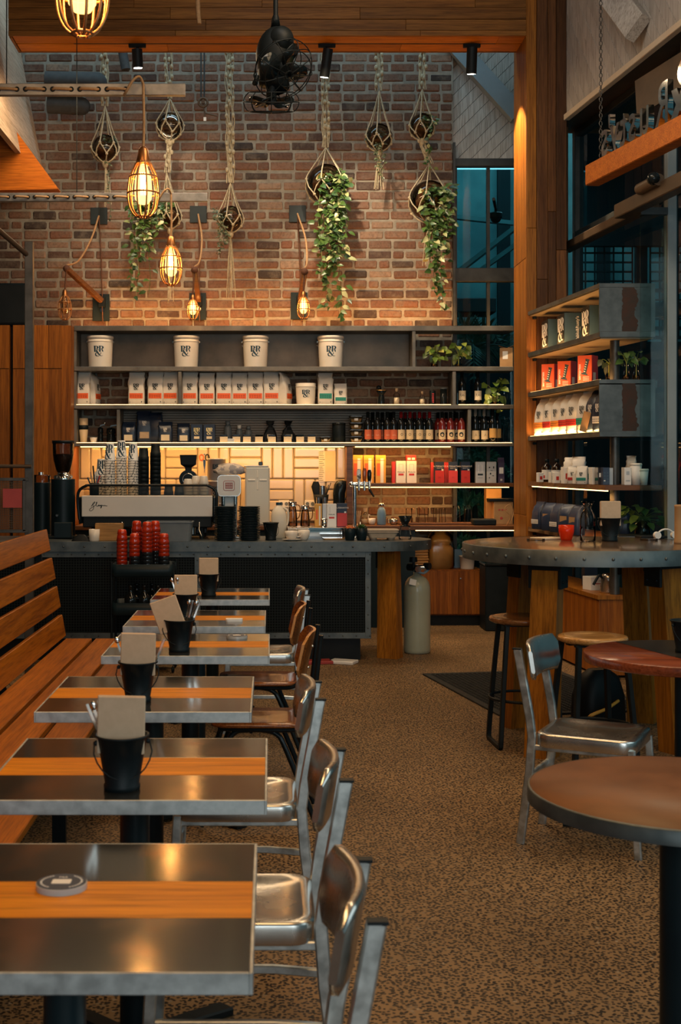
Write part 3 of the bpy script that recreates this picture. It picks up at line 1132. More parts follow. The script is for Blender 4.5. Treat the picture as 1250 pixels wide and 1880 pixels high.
# ------------------------------------------------------------------ back wall shelving, tiles, cupboards
YS = 12.52          # front edge of the steel shelves
YB = 12.84          # back of the shelving
SX0, SX1 = WX(135.5, YS), WX(943, YS)
ZS = {k: WZ(p, YS) for k, p in dict(s1=598, s2=673, s3=743, s4=813, s5=887, s6=963).items()}

def strip_lamp(par, loc, L, d, power, col=(1.0, .46, .10)):
    """the light a strip gives off, hung on the strip itself"""
    l = bpy.data.lights.new('strip_glow', 'AREA')
    l.shape, l.size, l.size_y, l.energy, l.color = 'RECTANGLE', L, .012, power, col
    o = bpy.data.objects.new('strip_glow', l)
    C.objects.link(o)
    o.parent = par
    o.location = loc
    o.rotation_euler = Vector(d).to_track_quat('-Z', 'Y').to_euler()


t = thing('steel_shelving', 'long dark steel shelving with strip lights along the brick back wall', 'shelves', (0, 0, 0))
for k, x0, x1, th in (('s1', SX0, SX1, .050), ('s2', SX0, SX1, .042), ('s3', SX0, SX1, .040), ('s4', SX0, SX1, .034)):
    mb = MB()
    mb.box(((x0 + x1) / 2, (YS + YB) / 2, ZS[k] - th / 2), (x1 - x0, YB - YS, th), .004)
    mb.build('shelf', 'shelf_steel', t)
for px, a, b_ in ((137, 's1', 's2'), (760, 's1', 's2'), (137, 's2', 's3'), (330, 's2', 's3'), (834, 's2', 's3'), (138, 's3', 's4'), (217, 's3', 's4'), (862, 's3', 's4')):
    mb = MB()
    mb.box((WX(px, YS), (YS + YB) / 2 + .004, (ZS[a] - .05 + ZS[b_]) / 2), (.034, YB - YS - .01, ZS[a] - .05 - ZS[b_] + .012), .003)
    mb.build('upright', 'shelf_steel', t)
mb = MB()
mb.box(((WX(137, YS) + WX(760, YS)) / 2, YB + .006, (ZS['s1'] + ZS['s2']) / 2), (WX(623 + PX, YS), .012, ZS['s1'] - ZS['s2']))
mb.build('back_panel', 'sheet_steel', t)
mb = MB()
mb.box(((WX(217, YS) + WX(862, YS)) / 2, YB + .006, (ZS['s3'] + ZS['s4']) / 2), (WX(645 + PX, YS), .012, ZS['s3'] - ZS['s4']))
for i in range(14):
    mb.cyl((WX(217, YS), YB - .002, ZS['s4'] + .03 + i * .024), (WX(862, YS), YB - .002, ZS['s4'] + .03 + i * .024), .004, n=6)
mb.build('back_panel', 'sheet_steel', t)
for k, p0, p1 in (('s3', 140, 828), ('s4', 140, 940), ('s3', 842, 925)):
    mb = MB()
    mb.box(((WX(p0, YS) + WX(p1, YS)) / 2, YS + .012, ZS[k] + .002), (WX(p1, YS) - WX(p0, YS), .010, .004))
    mb.build('strip_light', 'led_strip', t)
for p0, p1 in ((147, 632), (652, 828)):
    mb = MB()
    mb.box(((WX(p0, YS) + WX(p1, YS)) / 2, YS + .03, ZS['s4'] - .038), (WX(p1, YS) - WX(p0, YS), .018, .008), .002)
    strip_lamp(mb.build('strip_light', 'led_strip', t), ((WX(p0, YS) + WX(p1, YS)) / 2, YS + .03, ZS['s4'] - .046), WX(p1, YS) - WX(p0, YS), (0, .45, -1), 5.5 * (WX(p1, YS) - WX(p0, YS)))

for p0, p1 in ((140, 940),):      # up-lighter on top of the upper shelf, washing the brick
    mb = MB()
    mb.box(((WX(p0, YS) + WX(p1, YS)) / 2, YS + .14, ZS['s1'] + .004), (WX(p1, YS) - WX(p0, YS), .02, .008))
    strip_lamp(mb.build('strip_light', 'led_strip', t), ((WX(p0, YS) + WX(p1, YS)) / 2, YS + .14, ZS['s1'] + .012), WX(p1, YS) - WX(p0, YS), (0, .5, 1), 18, (1.0, .42, .09))

# short timber shelf on the right and the back worktop
x0, x1 = WX(648, YS), SX1
t = thing('timber_shelf', 'dark timber shelf with a strip light beneath holding rows of cartons', 'shelf', (0, 0, 0))
MB().box(((x0 + x1) / 2, (YS + YB) / 2, ZS['s5'] - .018), (x1 - x0, YB - YS, .036), .003).build('shelf', 'shelf_wood', t)
MB().box(((x0 + x1) / 2 - .01, YS + .03, ZS['s5'] - .040), (x1 - x0 - .06, .018, .008), .002).build('strip_light', 'led_strip', t)
strip_lamp(C.objects[-1] if False else t, ((x0 + x1) / 2 - .01, YS + .03, ZS['s5'] - .046), x1 - x0 - .06, (0, .5, -1), 5)
MB().box((WX(642, YS), (YS + YB) / 2, (ZS['s4'] - .036 + ZS['s6']) / 2), (WX(648, YS) - WX(636, YS), YB - YS - .01, ZS['s4'] - .04 - ZS['s6']), .004).build('upright', 'shelf_wood', t)
t = thing('back_worktop', 'long timber back worktop under the tiled splashback', 'worktop', (0, 0, 0))
xa = WX(137, 12.26)
MB().box(((xa + x1) / 2, (12.25 + YB) / 2, ZS['s6'] - .02), (x1 - xa, YB - 12.25, .04), .003).build('worktop', 'shelf_wood', t)
MB().box(((WX(760, 12.3) + x1) / 2, 12.30, ZS['s6'] - .045), (x1 - WX(760, 12.3) - .03, .018, .008), .002).build('strip_light', 'led_strip', t)
MB().box(((xa + WX(760, 12.4)) / 2, 12.55, .46), (WX(760, 12.4) - xa, .5, .92)).build('carcass', 'teal_black', t)

# cream basket-weave tiles
def tiles():
    mb = MB()
    x0, x1, z0, z1 = WX(142, YB), WX(636, YB), ZS['s6'], ZS['s4'] - .035
    mb.mi = 1
    mb.box(((x0 + x1) / 2, YB + .03, (z0 + z1) / 2), (x1 - x0, .03, z1 - z0))
    mb.mi = 0
    n, u = 3, 0.105
    S_ = n * u
    j, z = 0, z1
    while z > z0 - S_:
        i, x = 0, x0 - .08
        while x < x1:
            for k in range(n):
                if (i + j) % 2:
                    a, b_, c, d = x, x + S_, z - (k + 1) * u, z - k * u
                else:
                    a, b_, c, d = x + k * u, x + (k + 1) * u, z - S_, z
                a, b_, c, d = max(a, x0), min(b_, x1), max(c, z0), min(d, z1)
                if b_ - a > .03 and d - c > .03:
                    mb.box(((a + b_) / 2, YB + .008, (c + d) / 2), (b_ - a - .008, .03, d - c - .008), .011)
            x += S_
            i += 1
        z -= S_
        j += 1
    return mb


mat('tile', (0.62, 0.52, 0.38), (0.56, 0.46, 0.33), 3, 0.15, coat=0.4)
mat('grout', (0.36, 0.29, 0.20), (0.32, 0.26, 0.18), 9, 0.9)
struct('wall_tiles', tiles(), ['tile', 'grout'])

# tall timber cupboards at the left
CY = 12.30
ctop = WZ(597, CY)


def cupboard(label, pa, pb, seam, edge):
    xa, xb = WX(pa, CY), WX(pb, CY)
    t = thing('tall_cupboard', label, 'cupboard', ((xa + xb) / 2, 12.58, 0))
    hw = (xb - xa) / 2
    MB().box((0, 0, ctop / 2), (2 * hw, .52, ctop), .002).build('carcass', 'cabinet_wood', t)
    r = hw - edge
    for z0, z1 in ((.1, WZ(677, CY) - .004), (WZ(677, CY) + .004, ctop)):
        mb = MB()
        x = -hw + .004
        while x < r - .01:
            xx = min(r, x + random.choice((.16, .2, .13)))
            mb.box(((x + xx) / 2, -.272, (z0 + z1) / 2), (xx - x, .022, z1 - z0), .001)
            x = xx
        mb.build('door', 'cabinet_wood', t)
    return t


cupboard('tall timber cupboard at the far left under the black loudspeaker', -90, 17, 0, 0)
cupboard('tall timber cupboard between the steel post and the shelving', 23, 129.4, 0, .085)
MB().box((WX(20, CY), 12.6, ctop / 2), (.03, .4, ctop), 0).build('gap_shade_strip', 'black_card')  # dark strip put in for the shade of the gap
tag(C.objects['gap_shade_strip'], 'narrow dark strip for the shaded gap between the two tall timber cupboards', 'panel')
t = thing('loudspeaker', 'black box loudspeaker standing on the cupboard at the left edge', 'speaker', (WX(10, 12.2), 12.5, ctop))
hw = WX(45, 12.2) - WX(10, 12.2)
MB().box((0, 0, .2), (2 * hw, .36, .40), .012).build('cabinet', 'black_plastic', t)
MB().box((-.0, -.183, .2), (2 * hw - .04, .012, .36), .004).build('grille', 'black_card', t)

# steel post with handrails and mesh balustrade panel
PYy = 9.0
t = thing('steel_balustrade', 'rusty steel post with a sloping handrail and mesh panel behind the bench', 'balustrade', (WX(54, PYy), PYy, 0))
zt = WZ(444, PYy)
MB().box((0, 0, zt / 2), (.056, .056, zt), .003).build('post', 'post_steel', t)
a = W(52, 470, PYy) - Vector((WX(54, PYy), PYy, 0))
b_ = W(-60, 372, PYy - .6) - Vector((WX(54, PYy), PYy, 0))
MB().tube([a, b_], .018, 10).build('handrail', 'brown_steel', t)
zr = WZ(856, PYy)
MB().tube([(.02, -.04, zr), (-.45, -.04, zr)], .013, 10).build('handrail', 'brown_steel', t)
z0, z1 = WZ(975, PYy), WZ(880, PYy)
mb = MB()
for z in (z0, z1):
    mb.box((-.24, -.02, z), (.48, .03, .022), .002)
mb.box((-.03, -.02, (z0 + z1) / 2), (.022, .03, z1 - z0), .002)
mb.build('panel_frame', 'post_steel', t)
mb = MB()
k = 0
while z0 + k * .012 < z1:
    mb.box((-.25, -.02, z0 + k * .012), (.44, .004, .005))
    k += 1
for i in range(30):
    mb.box((-.03 - i * .015, -.018, (z0 + z1) / 2), (.003, .003, z1 - z0))
mb.build('mesh', 'brown_steel', t)
n_ = MB().box((WX(20, 8.9), PYy - .05, WZ(915, 8.9)), (.13, .003, .13)).build('notice', 'tape')
tag(n_, 'faded red notice fixed to the mesh balustrade panel', 'notice')
# ------------------------------------------------------------------ slatted bench
t = thing('slatted_bench', 'long orange timber slatted bench with a leaning back along the left', 'bench', (-1.28, 4.6, 0))
BY = 7.2
for k in range(3):
    x = .083 + k * .1875
    MB().box((x, 0, .435), (.165, BY, .03), .004).build('seat_slat', 'bench_wood', t)
zs = [.463, .6415, .8195, .9975]
lean = math.atan2(.12, .67)
for z in zs:
    zc = z + .068
    x = -.01 - (zc - .463) * .18
    MB().box((x, 0, zc), (.028, BY, .136), .004, Matrix.Rotation(-lean, 3, 'Y')).build('back_slat', 'bench_wood', t)
for y in (3.45, 1.85, .25, -1.35, -2.95):
    mb = MB()
    mb.bar([(.03, y, 0), (.03, y, .42)], .05, .03, (1, 0, 0))
    mb.bar([(.50, y, 0), (.50, y, .42)], .05, .03, (1, 0, 0))
    mb.bar([(.02, y, .405), (.54, y, .405)], .03, .03, (0, 0, 1))
    mb.bar([(-.03, y, .40), (-.045, y, .46), (-.17, y, 1.12)], .035, .03, (1, 0, .2))
    mb.build('bench_frame', 'black_metal', t)

# ------------------------------------------------------------------ cafe tables
TAB = [(0.0, 7.65), (-.02, 6.4), (0.0, 5.42), (-.058, 4.20), (-.006, 3.10), (-.026, 2.05)]
TD, TW_ = .70, .70


def cafe_table():
    t = thing('cafe_table', '', 'table', group='cafe tables along the bench')
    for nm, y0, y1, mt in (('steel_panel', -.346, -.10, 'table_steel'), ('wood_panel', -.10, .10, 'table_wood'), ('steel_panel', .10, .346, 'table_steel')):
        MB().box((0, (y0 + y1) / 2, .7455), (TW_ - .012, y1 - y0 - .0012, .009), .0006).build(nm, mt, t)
    mb = MB()
    for sx in (-1, 1):
        mb.box((sx * (TW_ / 2 - .003), 0, .7325), (.006, TD, .035), .001)
    for sy in (-1, 1):
        mb.box((0, sy * (TD / 2 - .003), .7325), (TW_ - .012, .006, .035), .001)
    mb.build('edge_band', 'table_edge', t)
    MB().box((0, 0, .727), (TW_ - .02, TD - .02, .024)).build('core_board', 'black_card', t)
    MB().cyl((0, 0, .02), (0, 0, .716), .039, n=20).build('column', 'teal_black', t)
    mb = MB()
    for a in range(4):
        c, s_ = math.cos(a * math.pi / 2 + math.pi / 4), math.sin(a * math.pi / 2 + math.pi / 4)
        mb.bar([(0, 0, .025), (c * .2, s_ * .2, .022), (c * .33, s_ * .33, .012)], .024, .06, (0, 0, 1), .005)
    mb.cyl((0, 0, .0), (0, 0, .05), .07, .05, 20)
    mb.build('base', 'black_metal', t)
    return t


tab0 = cafe_table()
TL = ['steel and timber striped cafe table farthest from the camera, nearest the counter', 'striped cafe table second from the counter with a napkin pail at its middle',
      'striped cafe table third from the counter, its pail napkins tilted', 'striped cafe table fourth from the counter beside the second plywood chair',
      'striped cafe table second nearest the camera, with a tall napkin pail', 'striped cafe table nearest the camera with only a round disc on it']
for i, (xr, yf) in enumerate(TAB):
    o = tab0 if i == 0 else dup(tab0, TL[i])
    o['label'] = TL[i]
    o.location = (xr - TW_ / 2, yf + TD / 2, 0)


# ------------------------------------------------------------------ aluminium chairs
def alu_chair():
    t = thing('aluminium_chair', '', 'chair', group='aluminium chairs')
    rings = []
    for (sc, z) in ((.985, .404), (1.0, .410), (1.0, .450), (.985, .457), (.955, .459), (.92, .456), (.84, .448), (.6, .442), (.3, .441), (.02, .441)):
        rings.append([(p[0], p[1], z + (.010 * (p[0] / .2) ** 2 if sc < .95 else 0)) for p in rr(.40 * sc, .385 * sc, .06 * sc, 0, .0, 0, 5)])
    MB().loft(rings, True, True, True).build('seat', 'brushed_aluminium', t)
    # backrest: curved panel with rounded corners, ends forward
    rings = []
    n = 14
    for i in range(n + 1):
        u = -1 + 2 * i / n
        y = u * .203
        x = -.243 + .040 * u * u
        hh = .074 * (1 - max(0, (abs(u) - .88) / .12) ** 2.0 * .40)
        th = .0125 if abs(u) < .99 else .008
        nx, ny = 1.0, -2 * .040 * u / .203
        l = math.hypot(nx, ny)
        nx, ny = nx / l, ny / l
        ring = []
        for (a, b_) in ((-1, -.82), (-1, .82), (-.6, 1), (.6, 1), (1, .82), (1, -.82), (.6, -1), (-.6, -1)):
            zz = .745 + b_ * hh
            lean_ = -(zz - .745) * .16
            ring.append((x + nx * th * a + lean_, y + ny * th * a, zz))
        rings.append(ring)
    MB().loft(rings, True).build('backrest', 'brushed_aluminium', t)
    for sy in (-1, 1):
        mb = MB()
        mb.bar([(-.262, sy * .165, .0), (-.222, sy * .168, .30), (-.212, sy * .168, .44), (-.222, sy * .168, .52), (-.272, sy * .168, .79)], .024, .034, (0, 1, 0), .004)
        mb.build('rear_leg', 'aluminium', t)
        MB().box((-.2735, sy * .168, .792), (.036, .026, .006), .001).build('leg_cap', 'black_plastic', t)
        MB().bar([(.212, sy * .175, 0), (.185, sy * .17, .42)], .024, .03, (0, 1, 0), .004).build('front_leg', 'aluminium', t)
        MB().bar([(-.235, sy * .168, .20), (-.10, sy * .172, .21), (.195, sy * .172, .21)], .022, .018, (0, 0, 1), .003).build('stretcher', 'aluminium', t)
        MB().bar([(-.225, sy * .168, .398), (.185, sy * .168, .398)], .022, .016, (0, 0, 1), .003).build('seat_rail', 'aluminium', t)
    for x in (-.237, .197):
        MB().bar([(x, -.165, .27), (x, .165, .27)], .022, .016, (0, 0, 1), .003).build('stretcher', 'aluminium', t)
    return t


ch0 = alu_chair()
for i, (x, y, rz, lb) in enumerate([(-.095, 2.33, math.pi, 'aluminium chair nearest the camera, back cut off by the lower edge'),
                                    (-.090, 3.29, math.pi, 'aluminium chair at the second nearest cafe table, seat shining'),
                                    (-.110, 4.36, math.pi, 'scuffed aluminium chair just in front of the plywood chairs'),
                                    (-.055, 7.66, math.pi, 'aluminium chair farthest away, beside the counter front'),
                                    (1.33, 5.36, math.radians(-27), 'aluminium chair on the right facing the red timber round table')]):
    o = ch0 if i == 0 else dup(ch0, lb)
    o['label'] = lb
    o.location = (x, y, 0)
    o.rotation_euler = (0, 0, rz)


# ------------------------------------------------------------------ plywood chairs
def ply_chair():
    t = thing('plywood_chair', '', 'chair', group='plywood chairs')
    rings = []
    for (sc, z) in ((.98, .428), (1, .432), (1, .440), (.98, .444), (.6, .440), (.05, .439)):
        rings.append(rr(.40 * sc, .39 * sc, .07 * sc, z, 0, 0, 5))
    MB().loft(rings, True).build('seat', 'ply_wood', t)
    rings, face = [], MB()
    n = 12
    for i in range(n + 1):
        u = -1 + 2 * i / n
        y, x = u * .185, -.225 + .045 * u * u
        hh = .10 * (1 - max(0, (abs(u) - .6) / .4) ** 2.4 * .45)
        ring = []
        for (a, b_) in ((-1, -1), (-1, 1), (1, 1), (1, -1)):
            zz = .725 + b_ * hh
            ring.append((x + .006 * a - (zz - .725) * .22, y, zz))
        rings.append(ring)
    mb = MB()
    k = 4
    vs = [p for r in rings for p in r]
    for i in range(n):
        for j in range(k):
            mb.mi = 1 if j in (1, 3) else 0
            mb.add([vs[i * k + j], vs[i * k + (j + 1) % k], vs[(i + 1) * k + (j + 1) % k], vs[(i + 1) * k + j]], [(0, 1, 2, 3)], j in (0, 2))
    mb.mi = 1
    mb.add(rings[0], [(3, 2, 1, 0)])
    mb.add(rings[-1], [(0, 1, 2, 3)])
    mb.build('backrest', ['ply_wood', 'ply_edge'], t)
    for sy in (-1, 1):
        pts = [(.17, sy * .15, .418), (-.10, sy * .165, .415), (-.185, sy * .172, .425), (-.225, sy * .178, .47), (-.240, sy * .180, .56), (-.268, sy * .180, .82)]
        MB().tube(smoothpts(pts, 4), .0105, 8).build('back_tube', 'black_gloss', t)
        pts = [(.24, sy * .19, .012), (.14, sy * .16, .33), (.10, sy * .15, .40), (.05, sy * .15, .412), (-.02, sy * .15, .412), (-.08, sy * .155, .395), (-.12, sy * .165, .33), (-.25, sy * .19, .012)]
        MB().tube(smoothpts(pts, 4), .0115, 8).build('leg', 'black_gloss', t)
    MB().tube([(.03, -.15, .405), (.03, .15, .405)], .009, 8).build('stretcher', 'black_gloss', t)
    mb = MB()
    for sy in (-1, 1):
        for z in (.68, .77):
            mb.sphere((-.243 - (z - .725) * .2 + .02, sy * .155, z), .006, 8)
    mb.build('bolts', 'chrome', t)
    return t


pc0 = ply_chair()
for i, (x, y, lb) in enumerate([(-.05, 5.72, 'glossy brown plywood chair nearer the camera on black tube legs'), (-.062, 6.76, 'glossy brown plywood chair farther back, beside the third cafe table')]):
    o = pc0 if i == 0 else dup(pc0, lb)
    o['label'] = lb
    o.location = (x, y, 0)
    o.rotation_euler = (0, 0, math.pi)


# ------------------------------------------------------------------ pails, napkins, cutlery
def pail(h=.135, rt=.064, rb=.044):
    t = thing('pail', '', 'pail', group='black cutlery pails')
    prof = [(.0, .004), (rb - .004, .004), (rb - .004, 0), (rb, 0), (rb + .001, .012), (rb - .002, .016), (rt - .002, h - .006), (rt + .003, h - .005), (rt + .003, h), (rt - .004, h - .001), (rb - .005, .02), (0, .012)]
    MB().lathe(prof, n=28).build('body', 'black_plastic', t)
    mb = MB()
    for sx in (-1, 1):
        mb.sphere((sx * (rt + .0), 0, h - .02), .007, 8, sz=1)
    mb.build('handle_lug', 'black_metal', t)
    pts = [(-(rt + .004), 0, h - .02)] + [((rt + .010) * math.cos(math.radians(180 + a)), -(.035) * math.sin(math.radians(a)) * .9 - .010, h - .02 - .085 * math.sin(math.radians(a))) for a in range(15, 180, 15)] + [(rt + .004, 0, h - .02)]
    MB().tube(pts, .0019, 6).build('handle', 'black_metal', t)
    return t


p0 = pail()


def napkins():
    t = thing('napkin_stack', '', 'napkins', group='brown napkin stacks')
    for k in range(4):
        MB().box((random.uniform(-.002, .002), (k - 1.5) * .006, .075 + random.uniform(-.002, .002)), (.116, .005, .14), .0022).build('napkin', 'napkin', t)
    return t


n0 = napkins()


def spoon():
    t = MB()
    t.bar([(0, 0, 0), (0, .002, .10), (0, 0, .19)], .0022, .007, (0, 1, 0))
    t.sphere((0, 0, .196), .009, 8, sx=1, sy=.3, sz=1.3)
    return t


sp0 = spoon().build('teaspoon', 'chrome')
tag(sp0, 'a', 'cutlery', 'cutlery in the napkin pails')


def knife():
    t = MB()
    t.box((0, 0, .05), (.013, .003, .10), .001)
    t.bar([(0, 0, .10), (0, 0, .205)], .004, .009, (0, 1, 0), .001)
    return t


kn0 = knife().build('knife', 'chrome')
tag(kn0, 'a', 'cutlery', 'cutlery in the napkin pails')
PAILS = [(383, 7.86, .75, 0, .0, 'on the farthest cafe table', 1), (341, 6.66, .75, .0, .02, 'on the second cafe table from the counter', 3), (329, 5.56, .75, -.35, -.05, 'on the third cafe table from the counter', 4),
         (253, 4.39, .75, .02, .0, 'on the fourth cafe table from the counter', 4), (224, 3.21, .75, .02, .0, 'on the second nearest cafe table', 4), (1119, 7.52, 1.10, -.0, .04, 'on the big round bar table', 1)]
first = True
ku = [0, 0]
for i, (px, y, z, tilt, rz, where, nc) in enumerate(PAILS):
    x = WX(px, y)
    lb = 'black metal pail of napkins ' + where
    o = p0 if i == 0 else dup(p0, lb)
    o['label'] = lb
    o.location, o.rotation_euler = (x, y, z), (0, 0, [.3, .6, .1, 0, .25, .0][i])
    lb = 'brown paper napkin stack in the pail ' + where
    q = n0 if i == 0 else dup(n0, lb)
    q['label'] = lb
    q.location = (x + [.0, .0, -.022, .0, -.003, .0][i], y - .012, z + .085)
    q.rotation_euler = (random.uniform(-.06, .0), tilt, rz)
    for k in range(nc):
        sgn = -1 if (k % 2 == 0 or i == 4) and i != 2 else 1
        if i in (1,):
            sgn = -1
        src = (sp0, kn0)[k % 2]
        nm = ('teaspoon', 'knife')[k % 2]
        lb = '%s %s in the pail %s' % (('steel', 'slim steel')[k // 2], nm, where)
        c = src if ku[k % 2] == 0 else dup(src, lb)
        ku[k % 2] += 1
        c['label'] = lb
        lx = sgn * (.032 + .006 * (k // 2))
        c.location = (x + lx * .35, y + .012 + .009 * (k - 1.5), z + .016)
        c.rotation_euler = (random.uniform(-.05, .1), sgn * (.16 + .07 * k), 0)


# ------------------------------------------------------------------ table discs
def puck(name, label, loc, top, r=.048):
    t = thing(name, label, 'table disc', loc, 0, None)
    MB().lathe([(0, 0), (r, 0), (r, 0), (r, .011), (r, .011), (r - .001, .0115), (0, .0115)], n=32).build('clear_block', 'frosted' if top else 'tub_plastic', t)
    if top:
        MB().lathe([(0, .0118), (r * .97, .0118), (r * .97, .0124), (r * .97, .0124), (0, .0124)], n=32).build('printed_face', 'navy_card', t)
        mb = MB()
        mb.prism(rpoly(.036, .026, .003), .0126, .0128, 'xy')
        for a0 in (30, 150):
            for k in range(7):
                a = math.radians(a0 + k * 9 - 27 + (0))
                for aa in (a, a + math.pi):
                    c = Vector((math.cos(aa), math.sin(aa), 0))
                    mb.box((c.x * .038, c.y * .038, .0127), (.0035, .0035, .0003))
        mb.build('printing', 'white_print', t)
        text_obj('P&R', .010, 'white_print', t, (0, .0245, .0127), (0, 0, 0), .0001, 'printing')
    return t


puck('table_disc', 'round navy printed disc in clear plastic on the nearest cafe table', (WX(113, 2.46), 2.46, .75), True)
puck('table_disc', 'round clear plastic disc at the left of the bar table top', (WX(979, 7.65), 7.58, 1.10), False, .052)
puck('table_disc', 'round clear plastic disc at the right of the bar table top', (WX(1186, 7.65), 7.60, 1.10), False, .052)
o = MB().prism(rpoly(.085, .055, .015), 0, .012, 'xy').build('reflection_block', 'white_print', None, (WX(430, 6.62), 6.62, .75))  # white block put in for a bright reflection on the table
tag(o, 'white rounded block for the bright reflection on the second cafe table from the counter', 'card')
o = puck('table_disc', 'round printed disc lying on the third cafe table from the counter', (WX(435, 6.0), 5.98, .75), True)

# ------------------------------------------------------------------ big round bar table
BC, BR, BZ_ = (1.78, 7.35), .69, 1.10
t = thing('bar_table', 'big round bar table with a riveted steel rim on thick timber legs', 'table', (BC[0], BC[1], 0))
MB().lathe([(0, BZ_ - .03), (BR - .006, BZ_ - .03), (BR - .006, BZ_ - .001), (BR - .012, BZ_), (0, BZ_)], n=72).build('tabletop', 'bar_top' if 'bar_top' in M else 'table_steel', t)
mb = MB()
mb.lathe([(BR - .03, BZ_ - .083), (BR, BZ_ - .083), (BR, BZ_ - .083), (BR, BZ_ - .002), (BR - .002, BZ_), (BR - .007, BZ_ + .0006)], n=72)
for k in range(30):
    a = 2 * math.pi * (k + .3) / 30
    mb.sphere((BR * math.cos(a), BR * math.sin(a), BZ_ - .042), .009, 8)
mb.build('rim', 'counter_steel', t)
MB().lathe([(0, BZ_ - .08), (BR - .03, BZ_ - .08), (BR - .03, BZ_ - .03)], n=48).build('underside', 'black_card', t)
for k, (x, y, rz) in enumerate(((1.435, 6.90, -30), (1.45, 7.70, 25), (2.24, 7.85, -30), (2.19, 7.02, 28))):
    x, y = x - BC[0], y - BC[1]
    a = math.radians(rz)
    mb = MB()
    mb.T = rotz(a)
    v = rotz(-a) @ Vector((x, y, 0))
    kx = rotz(-a) @ Vector((x * .86, y * .86, 0))
    r0 = [(v.x + sx * .078, v.y + sy * .06, 0) for sx, sy in ((-1, -1), (1, -1), (1, 1), (-1, 1))]
    r1 = [(kx.x + sx * .070, kx.y + sy * .055, BZ_ - .081) for sx, sy in ((-1, -1), (1, -1), (1, 1), (-1, 1))]
    mb.loft([r0, r1], False)
    lg = mb.build('leg', 'leg_wood', t)
    mb = MB()
    mb.T = rotz(a)
    for sx in (-1, 1):
        mb.box((kx.x + sx * .082, kx.y, BZ_ - .15), (.016, .12, .13), .002)
        for dy in (-.035, .035):
            mb.sphere((kx.x + sx * .091, kx.y + dy, BZ_ - .18), .007, 8)
    mb.box((kx.x, kx.y + .06, BZ_ - .11), (.18, .012, .055), .002)
    mb.box((kx.x, kx.y - .060, BZ_ - .10), (.18, .012, .036), .002)
    mb.build('bracket', 'black_metal', lg)


def stool(label, loc, rz, seatm, ztop=.705, k=1.0):
    t = thing('bar_stool', label, 'stool', loc, rz, 'bar stools at the round bar table')
    MB().lathe([(r_ * k, z_) for r_, z_ in ((0, ztop - .034), (.150, ztop - .034), (.165, ztop - .026), (.170, ztop - .014), (.166, ztop - .003), (.150, ztop), (.10, ztop - .003), (0, ztop - .004))], n=40).build('seat', seatm, t)
    for s_ in (-1, 1):
        pts = [(s_ * .12, -.10, ztop - .045), (s_ * .145, -.128, .35), (s_ * .165, -.148, .05), (s_ * .167, -.135, .014), (s_ * .168, -.10, .006), (s_ * .168, .10, .006), (s_ * .167, .135, .014), (s_ * .165, .148, .05), (s_ * .145, .128, .35), (s_ * .12, .10, ztop - .045)]
        MB().bar(smoothpts(pts, 3), .024, .030, (1, 0, 0), .003).build('leg_loop', 'black_metal', t)
    MB().torus((0, 0, .26), .193, .008, 32, 8).build('foot_ring', 'black_metal', t)
    mb = MB()
    mb.box((0, 0, ztop - .040), (.27, .04, .012), .002)
    mb.box((0, .09, ztop - .040), (.27, .03, .012), .002)
    mb.box((0, -.09, ztop - .040), (.27, .03, .012), .002)
    mb.build('seat_plate', 'black_metal', t)
    return t


stool('dark worn bar stool left of the big round table', (1.405, 7.21, 0), math.radians(3), 'stool_wood', .705, 1.15)
stool('pale timber bar stool behind the aluminium chair on the right', (WX(1088, 6.42), 6.42, 0), math.radians(12), 'pale_stool_wood')


# ------------------------------------------------------------------ small round tables
def round_table(name, label, c, R, topm, rimm, th, arm, a0, inlay=False):
    t = thing(name, label, 'table', (c[0], c[1], 0))
    z = .75
    MB().lathe([(0, z - th), (R - .004, z - th), (R - .001, z - th + .004), (R - .001, z - .004), (R - .004, z), (0, z)] if rimm is None else
               [(0, z - th), (R - .004, z - th), (R - .004, z), (0, z)], n=64).build('tabletop', topm, t)
    if rimm:
        MB().lathe([(R - .004, z - th), (R, z - th), (R, z - th), (R, z - .003), (R - .003, z), (R - .006, z + .0005)], n=64).build('rim', rimm, t)
    if inlay:
        p = [(x, y) for x, y in [(R * .96 * math.cos(math.radians(a)), R * .96 * math.sin(math.radians(a))) for a in range(0, 360, 6)] if x + .25 * y > -.13]
        MB().prism(p, z + .0003, z + .0015, 'xy').build('inlay', 'dark_inlay', t)
    MB().cyl((0, 0, .03), (0, 0, z - th), .040 if inlay else .056, n=24).build('column', 'teal_black', t)
    mb = MB()
    for a in range(4):
        ca, sa = math.cos(a * math.pi / 2 + a0), math.sin(a * math.pi / 2 + a0)
        mb.bar([(0, 0, .035), (ca * .25, sa * .25, .03), (ca * arm, sa * arm, .016)], .032, .075, (0, 0, 1), .008)
    mb.build('base', 'teal_black', t)
    return t


round_table('round_table', 'small round table of red timber with a dark steel inlay at the right', (1.745, 5.50), .415, 'red_wood', None, .040, .50, math.radians(-12), True)
round_table('round_table', 'small brown round table with a steel rim in the right foreground', (1.012, 3.20), .375, 'laminate', 'table_edge_dark' if 'table_edge_dark' in M else 'counter_steel', .036, .36, .5)
t = dup(p0, 'black metal pail on the red timber round table at the right edge', (WX(1262, 5.5), 5.52, .752), .3)

